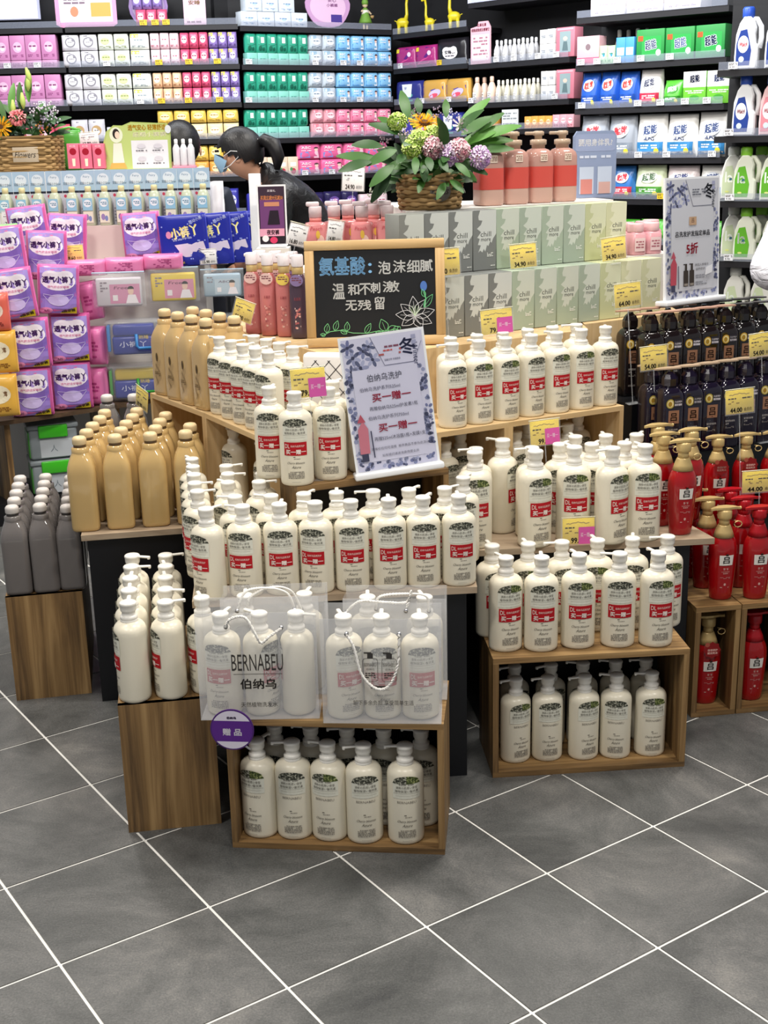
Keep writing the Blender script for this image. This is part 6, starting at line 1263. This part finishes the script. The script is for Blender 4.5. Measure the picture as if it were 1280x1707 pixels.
jugs(4, ((JW, 1225, 'cream jug behind the white sleeve'), (JW, 1270, 'cream jug at the edge')))
for j in (2, 3):
    for i, px in enumerate((1268, 1222)): P = wallpt(6, px, HT[6][j] + .1, .21)[0]; P.z = HT[6][j]; place(JG if i == 0 else JW, 'pale jug standing in the second line, %s, %s' % (ORD[i], SHN[6][j]), 'jug', P, secframe(6)[2] + R(4), 'detergent jugs', scale=(1, 1, .92))
# ================================================================== SHELF PRICE TICKETS
tk = {}
for nm, c in (('yellow', '#e3c02c'), ('white', '#e6e6ea')):
    tk[nm] = ('price_ticket', [('card', MB().box(-.022, .022, -.001, .001, 0, .030, mat('ticket_' + nm, c, .45)).mesh('card'), []), ('print', D().para(-.019, .016, .019, .027, 2, '#4a4438', 3).text('9.90', -.004, .008, '#2a2620', w=.024, h=.009).mesh('print', flat(-.001)), [])])
def tickets(k, j, pxs, nm):
    for i, px in enumerate(pxs):
        P, a, _ = wallpt(k, px, HT[k][j], -.0085); P.z = HT[k][j] + .001; place(tk[nm], 'small %s shelf ticket, %s along, %s' % (nm, ORD[i], SHN[k][j]), 'ticket', P, a, 'shelf tickets')
tickets(1, 1, [Z1(848), Z1(1008), Z1(1160)], 'yellow'); tickets(1, 2, [Z1(862), Z1(1006), Z1(1172)], 'yellow'); tickets(0, 1, [Z1(40), Z1(200)], 'white'); tickets(0, 2, [Z1(225)], 'white'); tickets(1, 1, [Z1(570)], 'white'); tickets(1, 2, [Z1(750)], 'white')
for j in (1, 2): tickets(2, j, [Z2(102), Z2(425), Z2(560), Z2(640)], 'white')
tickets(2, 4, [Z2(375), Z2(505)], 'white'); tickets(3, 1, [Z2(1024)], 'yellow'); tickets(3, 1, [Z2(835)], 'white'); tickets(3, 2, [Z2(840), Z2(940), Z2(1070)], 'white')
tickets(4, 1, [Z3(120), Z3(195), Z3(298), Z3(376)], 'white'); tickets(4, 2, [Z3(12), Z3(370)], 'white')
tickets(5, 1, [Z3(482), Z3(550), Z3(636), Z3(736), Z3(860)], 'white'); tickets(5, 2, [Z3(485), Z3(724), Z3(820), Z3(925), Z3(1018)], 'white'); tickets(5, 3, [Z3(485), Z3(726), Z3(846), Z3(1040)], 'white'); tickets(5, 4, [Z3(822)], 'yellow'); tickets(6, 0, [Z3(1130)], 'white'); tickets(6, 1, [Z3(1112)], 'white'); tickets(6, 2, [Z3(1115)], 'white'); tickets(6, 3, [Z3(1110)], 'white')
# ================================================================== TOP SHELF: BOARDS, TOYS, LIGHT BOXES
def cutout(name, label, k, j, px, w, h, pts, c, draw, back=.04, cat='sign'):
    P, a, _ = wallpt(k, px, HT[k][j] + .05, back); P.z = HT[k][j] - .0015
    place((name, [('panel', MB().prism([(x * w, z * h) for x, z in pts], -.004, .004, mat('board_' + c.strip('#'), c, .45)).mesh('panel'), [('print', draw.mesh('print', flat(-.004)))]), ('foot', MB().box(-w * .3, w * .3, 0, .05, 0, .004, acr).mesh('foot'), [])]), label, cat, P, a)
rr = [(-.5, .08), (-.42, 0), (.42, 0), (.5, .08), (.5, .92), (.42, 1), (-.42, 1), (-.5, .92)]
cutout('promo_board', 'pink rounded promo board on the back wall top shelf', 1, 0, Z1(462), .37, .22, rr, '#d99ac0', D().rect(-.16, .03, .16, .20, '#ead9e6').rect(.03, .06, .15, .14, '#c9a95a').ell(-.07, .09, .025, .03, '#c98a6a', 12).para(-.13, .13, 0, .17, 2, '#7d6a78', 3))
cutout('promo_board', 'lilac round promo board behind the sample boxes', 1, 0, Z1(795), .24, .24, [(.5 * math.cos(R(a)), .5 + .5 * math.sin(R(a))) for a in range(0, 360, 20)], '#a384c0', D().ell(0, .12, .10, .10, '#c9b3da', 20), .12)
shelfrow(1, 0, Z1(720), Z1(890), 3, 'rose', 'sample pad pack on top shelf', 1); shelfrow(1, 0, Z1(705), Z1(868), 3, 'violet', 'sample violet pad pack on top shelf', 1, dz0=.097, back=.02)
tickets(1, 0, [Z1(765), Z1(828), Z1(886)], 'yellow')
cutout('promo_board', 'tall pink card on the back wall top shelf', 1, 0, Z1(1040), .135, .22, [(-.5, 0), (.5, 0), (.5, 1), (-.5, 1)], '#dcb8cc', D().text('小裤丫', 0, .17, '#8a6a2c', w=.10, h=.03, bold=.0008).text('安睡', 0, .13, '#8a6a2c', w=.07, h=.025, bold=.0006).ell(-.02, .05, .02, .03, '#f0e6ea', 12).para(-.05, .01, .05, .03, 1, '#8a6a78', 3))
blob = [(.5 * math.cos(R(a)) * (1 + .08 * math.sin(R(3 * a))), .5 + .5 * math.sin(R(a)) * (1 + .06 * math.cos(R(2 * a)))) for a in range(0, 360, 15)]
cutout('promo_board', 'lilac pink cloud-shaped promo board on the corner wall top shelf', 2, 0, Z2(485), .32, .24, blob, '#c79ac4', D().ell(0, .13, .13, .095, '#e0bcd8', 24).rect(.02, .04, .10, .085, '#4a3a8a').text('安心', .03, .17, '#9a5a94', w=.06, h=.022, bold=.0006).text('小裤裤', .03, .14, '#9a5a94', w=.08, h=.02, bold=.0006))
cutout('promo_board', 'pink promo board with small pictures on the side wall', 4, 1, Z3(55), .165, .245, [(-.5, 0), (.5, 0), (.5, .86), (.36, 1), (-.1, 1), (-.14, .9), (-.5, .86)], '#e6b8c4', D().text('左滴右滴', .01, .225, '#8a2a4a', w=.075, h=.018, bold=.0006).text('成雨成雨成云感谢它', 0, .197, '#8a2a4a', w=.15, h=.018, bold=.0006).rect(-.07, .02, .07, .17, '#f0dde2').para(-.06, .03, .06, .16, 7, '#b07a8c', 3, .6), .02)
cutout('promo_board', 'white leaflet card on the side wall lower shelf', 4, 3, Z3(180), .13, .115, [(-.5, 0), (.5, 0), (.5, 1), (-.5, 1)], '#d6d9da', D().para(-.055, .01, .055, .10, 6, '#8a8f92', 3, .7), .014)
ym = mat('toy_yellow', '#d8c62a', .35)
def giraffe():
    body = MB().lathe([(.008, .045), (.026, .055), (.030, .075), (.022, .092), (.008, .10)], ym, 16, sx=1.35, sy=.8).mesh('body')
    neck = MB().tube([(.018, 0, .08), (.028, 0, .12), (.026, 0, .18), (.032, 0, .225)], [.016, .010, .0085, .008], ym, 10).mesh('neck')
    head = MB().tube([(.026, 0, .236), (.036, 0, .236), (.058, 0, .222), (.062, 0, .220)], [.008, .013, .009, .005], ym, 10).mesh('head'); hn = [MB().tube([(.030, s * .006, .244), (.027, s * .009, .262)], [.003, .0035], ym, 8).mesh('horn') for s in (-1, 1)]
    legs = [('leg', MB().tube([(x, y, 0), (x * .9, y * .9, .06)], [.0095, .011], ym, 8).mesh('leg'), []) for x in (-.024, .024) for y in (-.012, .012)]
    return ('toy_giraffe', [('body', body, [('tail', MB().tube([(-.034, 0, .078), (-.05, 0, .085)], .003, ym, 6).mesh('tail'))]), ('neck', neck, []), ('head', head, [('horn', hn[0]), ('horn', hn[1])])] + legs)
GI = giraffe()
for i, (px, fl, sc_) in enumerate(((671, 1, 1.05), (716, -1, .85), (757, -1, 1.05))):
    P, a, _ = wallpt(3, px, HT[3][0] + .05, .08); P.z = HT[3][0] - .0015; place(GI, ['yellow toy giraffe facing the doll', 'short yellow toy giraffe in the middle of three', 'yellow toy giraffe nearest the lit basin poster'][i], 'toy', P, a + (0 if fl > 0 else math.pi) + R(40), 'toy giraffes', scale=sc_)
dg = mat('doll_green', '#6f9a3c', .6); ds = mat('doll_skin', '#d9c2a0', .6)
P, a, _ = wallpt(2, 609, HT[2][0] + .05, .10); P.z = HT[2][0] - .0015
place(('doll', [('dress', MB().lathe([(.045, .045), (.040, .06), (.025, .10), (.016, .135), (.006, .14)], dg, 16).mesh('dress'), []), ('apron', MB().lathe([(.026, .095), (.024, .125)], mat('doll_white', '#e2ddd0', .6), 12, sy=.9).mesh('apron'), []), ('head', MB().lathe([(.004, .138), (.017, .148), (.020, .162), (.014, .177), (.004, .182)], ds, 14).mesh('head'), [('hood', MB().lathe([(.021, .158), (.022, .175), (.014, .195), (.003, .215)], dg, 14).mesh('hood'))]),
   ('leg', MB().tube([(-.012, 0, 0), (-.012, 0, .05)], .007, ds, 8).mesh('leg'), []), ('leg', MB().tube([(.012, 0, 0), (.012, 0, .05)], .007, ds, 8).mesh('leg'), []), ('arm', MB().tube([(.018, 0, .125), (.04, -.01, .10)], .006, ds, 8).mesh('arm'), []), ('arm', MB().tube([(-.018, 0, .125), (-.034, -.012, .115)], .006, ds, 8).mesh('arm'), []), ('basket', MB().lathe([(.010, .075), (.014, .092)], straw, 12, .045, -.012).mesh('basket'), [])]), 'small doll in green hooded dress on the corner wall top shelf', 'doll', P, a, scale=1.0)
lbm = mat('lightbox_lavender', '#cfd3ee', .4, emit=.55)
x0, y0, a, L = secframe(0)
tag(ob('light_box', MB().box(.1, 1.05, -.02, .05, 2.27, 2.75, lbm).mesh('light_box'), None, (x0, y0 + .1, 0), (0, 0, a)), 'lavender backlit panel above the lilac boxes', 'light box')
ob('support', MB().box(.2, .95, .05, .205, 2.4, 2.6, dark_m).mesh('support'), bpy.data.objects['light_box'])
x0, y0, a, L = secframe(4)
lb4 = tag(ob('lit_poster', None, None, (x0, y0, 2.30), (0, 0, a)), 'backlit poster with a blue wash basin above the side wall', 'poster')
ob('panel', MB().box(-.02, L + .12, .02, .06, 0, .5, lbm).mesh('panel'), lb4); ob('mount', MB().box(0, L, .06, .3, .0, .02, dark_m).mesh('mount'), lb4)
pd = D().ell(.42, .16, .24, .13, '#4f86d6', 28, 1, rot=-10).ell(.42, .175, .20, .10, '#cfe2f6', 26, 1, rot=-10).poly([(.34, .14), (.46, .10), (.50, .22), (.44, .30), (.36, .26)], '#2a48b0')
ob('print', pd.mesh('print', flat(.02)), lb4)
# ================================================================== PEOPLE
skin_m = mat('skin', '#d2a083', .55, sss=.05); hair_m = mat('hair_black', '#121012', .42)
_v = coords(hair_m, (60, 60, 4), 'Object'); bump(hair_m, tex_noise(hair_m, 3, 3, .5, _v), .35, .004)
jack_b = mat('jacket_black', '#1b1a1c', .38); _v = coords(jack_b, (1, 1, 1), 'Object'); bump(jack_b, tex_noise(jack_b, 14, 3, .55, _v, 1.2), .5, .02)
jack_w = mat('jacket_white', '#dcdce4', .6); _v = coords(jack_w, (1, 1, 2.2), 'Object'); bump(jack_w, tex_noise(jack_w, 11, 3, .55, _v, 1.0), .8, .03)
denim = mat('trousers_dark', '#23252e', .7); mask_m = mat('mask_blue', '#8fb4cf', .7)
def skinmesh(name, parent, verts, edges, mt, root=0, sub=2):
    """verts: (x, y, z, rx, ry); surface grown over the joints"""
    me = bpy.data.meshes.new(name); me.from_pydata([v[:3] for v in verts], edges, []); o = ob(name, me, parent); me.materials.append(mt)
    md = o.modifiers.new('skin', 'SKIN'); md.use_smooth_shade = True; md.branch_smoothing = .3
    for i, v in enumerate(verts): s = me.skin_vertices[0].data[i]; s.radius = (v[3], v[4] if len(v) > 4 else v[3]); s.use_root = (i == root)
    ss = o.modifiers.new('smooth', 'SUBSURF'); ss.levels = ss.render_levels = sub
    return o
def hand(verts, edges, wr, d, up):
    """palm and five bent fingers from wrist vertex index wr along direction d"""
    W = Vector(verts[wr][:3]); d = Vector(d).normalized(); up = Vector(up).normalized(); s = d.cross(up).normalized()
    pi = len(verts); verts.append((*(W + d * .05), .024, .014)); edges.append((wr, pi))
    for k, (off, L) in enumerate(((-.026, .062), (-.009, .072), (.009, .068), (.025, .054))):
        a = W + d * .085 + s * off; i0 = len(verts); verts.append((*a, .0095)); verts.append((*(a + d * L * .55 - up * .010), .0085)); verts.append((*(a + d * L * .85 - up * .030), .0075)); edges += [(pi, i0), (i0, i0 + 1), (i0 + 1, i0 + 2)]
    a = W + d * .035 - s * .034; i0 = len(verts); verts.append((*a, .0105)); verts.append((*(a + d * .035 - s * .012 - up * .008), .009)); edges += [(pi, i0), (i0, i0 + 1)]
def ellipsoid(name, c, r, mt, parent, seg=20, cut=None, rot=(0, 0, 0)):
    mb = MB(); n = 12; vs = []; fs = []
    for j in range(n + 1):
        th = math.pi * j / n
        for i in range(seg): ph = 2 * math.pi * i / seg; vs.append((r[0] * math.sin(th) * math.cos(ph), r[1] * math.sin(th) * math.sin(ph), r[2] * math.cos(th)))
    for j in range(n):
        for i in range(seg):
            f = (j * seg + i, (j + 1) * seg + i, (j + 1) * seg + (i + 1) % seg, j * seg + (i + 1) % seg)
            if cut is None or all(cut(Vector(vs[q])) for q in f): fs.append(f)
    o = ob(name, mb.add(vs, fs, mt, True).mesh(name), parent, c, rot); return o
# bending person in black, facing the wall of yellow packs
pw = tag(ob('person', None, None, (-.320, 6.0, -.004)), 'person in black jacket with ponytail and blue mask bending over the stand', 'person')
b0 = Vector((-.34, 5.85, 0))
def rel(*v): return tuple(Vector(v[:3]) - b0) + tuple(v[3:])
V = [rel(-.33, 5.86, .90, .115), rel(-.37, 5.85, 1.05, .105), rel(-.43, 5.84, 1.20, .12), rel(-.50, 5.83, 1.305, .09), rel(-.55, 5.82, 1.36, .048), rel(-.595, 5.81, 1.395, .052), rel(-.625, 5.80, 1.42, .080, .068), rel(-.655, 5.79, 1.455, .088, .075), rel(-.655, 5.79, 1.495, .062),
     rel(-.46, 5.69, 1.28, .05), rel(-.50, 5.64, 1.08, .038), rel(-.64, 5.63, .985, .026), rel(-.52, 5.97, 1.28, .05), rel(-.57, 6.02, 1.08, .038), rel(-.61, 5.95, .96, .026),
     rel(-.33, 5.78, .84, .085), rel(-.31, 5.77, .47, .058), rel(-.27, 5.77, .09, .040), rel(-.38, 5.77, .035, .032), rel(-.33, 5.94, .84, .085), rel(-.31, 5.96, .47, .058), rel(-.25, 5.96, .09, .040), rel(-.36, 5.96, .035, .032)]
E_ = [(0, 1), (1, 2), (2, 3), (3, 4), (4, 5), (5, 6), (6, 7), (7, 8), (3, 9), (9, 10), (10, 11), (3, 12), (12, 13), (13, 14), (0, 15), (15, 16), (16, 17), (17, 18), (0, 19), (19, 20), (20, 21), (21, 22)]
hand(V, E_, 11, (-.9, 0, -.4), (0, 0, 1)); hand(V, E_, 14, (-.2, -.2, -.9), (-1, 0, 0))
skinmesh('body', pw, V, E_, skin_m)
JV = [rel(-.33, 5.86, .86, .150, .17), rel(-.35, 5.85, 1.00, .145, .165), rel(-.385, 5.84, 1.18, .165, .18), rel(-.445, 5.83, 1.305, .125, .14), rel(-.525, 5.82, 1.37, .072), rel(-.565, 5.815, 1.378, .062),
      rel(-.455, 5.67, 1.265, .085), rel(-.485, 5.62, 1.08, .064), rel(-.62, 5.62, .995, .045), rel(-.52, 5.99, 1.265, .085), rel(-.565, 6.04, 1.08, .064), rel(-.60, 5.97, .985, .045)]
skinmesh('jacket', pw, JV, [(0, 1), (1, 2), (2, 3), (3, 4), (4, 5), (3, 6), (6, 7), (7, 8), (3, 9), (9, 10), (10, 11)], jack_b)
TV = [rel(-.33, 5.86, .86, .135), rel(-.33, 5.775, .80, .10), rel(-.31, 5.765, .47, .075), rel(-.27, 5.765, .10, .06), rel(-.33, 5.945, .80, .10), rel(-.31, 5.965, .47, .075), rel(-.25, 5.965, .10, .06)]
skinmesh('trousers', pw, TV, [(0, 1), (1, 2), (2, 3), (0, 4), (4, 5), (5, 6)], denim)
hc = Vector((-.645, 5.795, 1.468)) - b0
tilt = (0, R(38), 0)
ellipsoid('hair', hc + Vector((.012, 0, .008)), (.108, .090, .112), hair_m, pw, 24, lambda v: v.x > -.075 + max(0, -v.z) * 1.25 or v.z > .035, (0, R(-24), 0))
ob('ponytail', MB().tube([hc + Vector(q) for q in ((.085, -.01, .035), (.125, -.03, .055), (.165, -.05, .035), (.185, -.055, -.02), (.178, -.055, -.075))], [.018, .030, .036, .030, .012], hair_m, 12).mesh('ponytail'), pw)
ob('hair_tie', MB().lathe([(.021, -.006), (.024, 0), (.021, .006)], mat('hair_tie_white', '#e6e2e0', .5), 14).mesh('hair_tie'), pw, hc + Vector((.100, -.02, .043)), (0, R(75), 0))
ob('ear', MB().lathe([(.004, -.022), (.013, -.012), (.016, .006), (.011, .020), (.003, .024)], skin_m, 12, sy=.4).mesh('ear'), pw, hc + Vector((.002, -.078, -.020)), (0, R(-20), 0))
ob('mask', fixn(MB().add([tuple(hc + Vector(q)) for q in ((-.093, -.055, -.005), (-.108, 0, .0), (-.093, .055, -.005), (-.096, -.062, -.04), (-.113, 0, -.035), (-.096, .062, -.04), (-.066, -.070, -.078), (-.088, 0, -.085), (-.066, .070, -.078), (-.045, -.078, -.030), (-.045, .078, -.03))], [(0, 1, 4, 3), (1, 2, 5, 4), (3, 4, 7, 6), (4, 5, 8, 7), (0, 3, 9), (3, 6, 9), (2, 10, 5), (5, 10, 8)], mask_m, True).mesh('mask')), pw)
ob('mask_loop', MB().tube([hc + Vector(q) for q in ((-.06, -.076, -.012), (-.025, -.084, .012), (.004, -.088, .010), (.008, -.086, -.015), (-.03, -.082, -.05), (-.062, -.074, -.066))], .0018, mat('loop_white', '#e6e6e6', .6), 6).mesh('mask_loop'), pw)
for s in (-1, 1):
    ob('eyebrow', MB().tube([hc + Vector(q) for q in ((-.088, s * .055, .030), (-.099, s * .034, .034), (-.105, s * .016, .031))], .0032, hair_m, 6).mesh('eyebrow'), pw)
    ellipsoid('eye', hc + Vector((-.097, s * .036, .012)), (.006, .013, .006), mat('eye_dark', '#241a18', .2), pw, 10)
# second person, seen from behind
pm = tag(ob('person', None, None, (-.955, 6.42, 0)), 'person with short black hair seen from behind, beyond the green promo board', 'person')
V = [(0, 0, .92, .12), (0, 0, 1.12, .115), (0, 0, 1.26, .12, .10), (0, 0, 1.33, .06), (0, .0, 1.385, .05), (0, .005, 1.44, .078, .088), (0, .005, 1.50, .085, .095), (0, .005, 1.55, .06), (-.17, 0, 1.27, .05), (-.21, .02, 1.02, .038), (-.20, .14, .85, .027), (.17, 0, 1.27, .05), (.21, .02, 1.02, .038), (.20, .14, .85, .027), (-.09, 0, .84, .085), (-.10, .01, .47, .058), (-.10, 0, .09, .042), (-.10, .12, .035, .034), (.09, 0, .84, .085), (.10, .01, .47, .058), (.10, 0, .09, .042), (.10, .12, .035, .034)]
E_ = [(0, 1), (1, 2), (2, 3), (3, 4), (4, 5), (5, 6), (6, 7), (2, 8), (8, 9), (9, 10), (2, 11), (11, 12), (12, 13), (0, 14), (14, 15), (15, 16), (16, 17), (0, 18), (18, 19), (19, 20), (20, 21)]
hand(V, E_, 10, (.1, .8, -.5), (0, 0, 1)); hand(V, E_, 13, (-.1, .8, -.5), (0, 0, 1))
skinmesh('body', pm, V, E_, skin_m)
def outfit(par, mt, k=1.0):
    skinmesh('jacket', par, [(0, 0, .86, .150), (0, 0, 1.10, .145), (0, 0, 1.27, .14, .12), (0, 0, 1.345, .07), (-.19, 0, 1.26, .075), (-.23, .02, 1.02, .058), (-.21, .12, .87, .045), (.19, 0, 1.26, .075), (.23, .02, 1.02, .058), (.21, .12, .87, .045)], [(0, 1), (1, 2), (2, 3), (2, 4), (4, 5), (5, 6), (2, 7), (7, 8), (8, 9)], mt)
    skinmesh('trousers', par, [(0, 0, .86, .13), (-.095, 0, .80, .10), (-.10, .01, .47, .075), (-.10, 0, .10, .062), (.095, 0, .80, .10), (.10, .01, .47, .075), (.10, 0, .10, .062)], [(0, 1), (1, 2), (2, 3), (0, 4), (4, 5), (5, 6)], denim)
outfit(pm, mat('jacket_navy', '#262a38', .6))
ellipsoid('hair', Vector((0, .0, 1.515)), (.098, .108, .112), hair_m, pm, 22, lambda v: v.y < .055 or v.z > .04)
for s in (-1, 1): ob('ear', MB().lathe([(.004, -.022), (.013, -.012), (.016, .006), (.011, .020), (.003, .024)], skin_m, 12, sx=.4).mesh('ear'), pm, (s * .094, .012, 1.475))
# third person at the edge: only a white sleeve reaches into the picture
O3 = Vector((1.80, 4.98, 0)); ps = tag(ob('person', None, None, O3), 'person in white jacket at the picture edge, only the bent sleeve shows', 'person')
el = aty(1270, 458, 4.78) - O3; shd = Vector((-.19, -.02, 1.22))
V = [(0, 0, .92, .12), (0, 0, 1.12, .115), (0, 0, 1.26, .12, .10), (0, 0, 1.33, .06), (0, -.01, 1.385, .05), (0, -.02, 1.44, .078, .088), (0, -.02, 1.50, .085, .095), (0, -.02, 1.55, .06), (*shd, .05), (*el, .038), (el.x + .15, el.y - .17, el.z + .0, .026), (.18, 0, 1.27, .05), (.22, -.02, 1.02, .038), (.15, -.2, .98, .027), (-.09, 0, .84, .085), (-.10, .01, .47, .058), (-.10, 0, .09, .042), (-.10, -.12, .035, .034), (.09, 0, .84, .085), (.10, .01, .47, .058), (.10, 0, .09, .042), (.10, -.12, .035, .034)]
E3 = [(0, 1), (1, 2), (2, 3), (3, 4), (4, 5), (5, 6), (6, 7), (2, 8), (8, 9), (9, 10), (2, 11), (11, 12), (12, 13), (0, 14), (14, 15), (15, 16), (16, 17), (0, 18), (18, 19), (19, 20), (20, 21)]
hand(V, E3, 10, (.7, -.6, 0), (0, 0, 1)); hand(V, E3, 13, (-.4, -.8, 0), (0, 0, 1))
skinmesh('body', ps, V, E3, skin_m)
skinmesh('jacket', ps, [(0, 0, .84, .155), (0, 0, 1.10, .15), (0, 0, 1.27, .14, .12), (0, 0, 1.345, .07), (*(shd + Vector((0, 0, -.01))), .095), (*(shd.lerp(el, .5)), .066), (*el, .070), (el.x + .10, el.y - .12, el.z, .060), (el.x + .14, el.y - .165, el.z, .045), (.19, 0, 1.26, .09), (.23, -.02, 1.02, .07), (.165, -.17, .985, .05)], [(0, 1), (1, 2), (2, 3), (2, 4), (4, 5), (5, 6), (6, 7), (7, 8), (2, 9), (9, 10), (10, 11)], jack_w)
skinmesh('trousers', ps, [(0, 0, .86, .13), (-.095, 0, .80, .10), (-.10, .01, .47, .075), (-.10, 0, .10, .062), (.095, 0, .80, .10), (.10, .01, .47, .075), (.10, 0, .10, .062)], [(0, 1), (1, 2), (2, 3), (0, 4), (4, 5), (5, 6)], denim)
ellipsoid('hair', Vector((0, .01, 1.515)), (.098, .108, .112), hair_m, ps, 22, lambda v: v.y > -.055 or v.z > .04)
for s in (-1, 1):
    ob('ear', MB().lathe([(.004, -.022), (.013, -.012), (.016, .006), (.011, .020), (.003, .024)], skin_m, 12, sx=.4).mesh('ear'), ps, (s * .094, -.012, 1.475)); ellipsoid('eye', Vector((s * .034, -.112, 1.485)), (.013, .006, .006), mat('eye_dark', '#241a18', .2), ps, 10)
ob('nose', MB().lathe([(.004, -.02), (.014, -.012), (.009, .01), (.004, .025)], skin_m, 10).mesh('nose'), ps, (0, -.118, 1.455)); ob('mouth', MB().tube([(-.022, -.105, 1.415), (0, -.112, 1.416), (.022, -.105, 1.415)], .004, mat('lips', '#a8605a', .5), 6).mesh('mouth'), ps)
# grey rounded sign near the salmon bottles and pink jars under it
gs = D().poly([(x * .155, .15 + .055 * z) for x, z in rr], '#93a0bf').text('要用身体乳?', .0, .178, '#f0f2f6', w=.13, h=.022, bold=.0006).para(-.06, .125, .06, .14, 1, '#c9d2e2', 3).rect(-.06, .012, -.005, .10, '#b9c6d8').rect(.01, .012, .065, .10, '#b9c6d8').rect(-.055, .012, -.01, .06, '#c9847c').rect(.015, .012, .06, .05, '#c9a49c')
Pg = Vector((.735, 4.42, 1.3065)); Pg = aty(989, 340, 4.36)
place(('promo_board', [('panel', MB().prism([(x * .165, z * .215) for x, z in rr], -.004, .004, mat('board_grey', '#8796b4', .5)).mesh('panel'), [('print', gs.mesh('print', flat(-.004)))]), ('foot', MB().box(-.05, .05, 0, .05, 0, .004, acr).mesh('foot'), [])]), 'grey blue rounded promo board behind the last salmon bottle', 'sign', (Pg.x, Pg.y, 1.3065), R(22))
jar = ('pink_jar', [('body', MB().lathe([(.026, 0, 4), (.029, .004, 4), (.029, .062, 4), (.022, .070, 3)], mat('jar_pink', '#d9a0a8', .25), 20).mesh('body'), []), ('lid', MB().lathe([(.025, .069), (.026, .072), (.026, .092), (.024, .095)], mat('jar_lid', '#dfb4b8', .35), 20).mesh('lid'), []), ('label', D().rect(-.018, .012, .018, .052, '#ecd0d2').para(-.014, .02, .014, .045, 3, '#b06a78', 3).mesh('label', flat(-.0295)), [])])
for i, (x, y) in enumerate(((.838, 4.170), (.896, 4.205), (.820, 4.238), (.885, 4.275), (.925, 4.345))): place(jar, 'small pink jar behind the pale cartons, %s from the sign' % ORD[i], 'jar', (x, y, 1.1305), R(20), 'pink jars', scale=1.05)

# let neighbouring bottles that stand on one surface just touch
stand = {}
for o in list(col.objects):
    if o.get('category') in ('bottle', 'jar') and o.children and o.get('group') and 'carded' not in o['group'] and 'packed inside' not in o['label']:
        me = next((c for c in o.children if c.name.startswith(('body', 'base'))), o.children[0]).data; r = max(max(abs(v.co.x) for v in me.vertices) * o.scale.x, .004)
        stand.setdefault(round(o.location.z, 2), []).append((o, r))
for z, lst in stand.items():
    for _ in range(45):
        for i in range(len(lst)):
            for j in range(i + 1, len(lst)):
                a, ra = lst[i]; b, rb = lst[j]; d = b.location.xy - a.location.xy; need = (ra + rb) * .985 - d.length
                if need > 0 and d.length > 1e-4:
                    d = d.normalized() * min(need * .5, .004); a.location.x -= d.x; a.location.y -= d.y; b.location.x += d.x; b.location.y += d.y
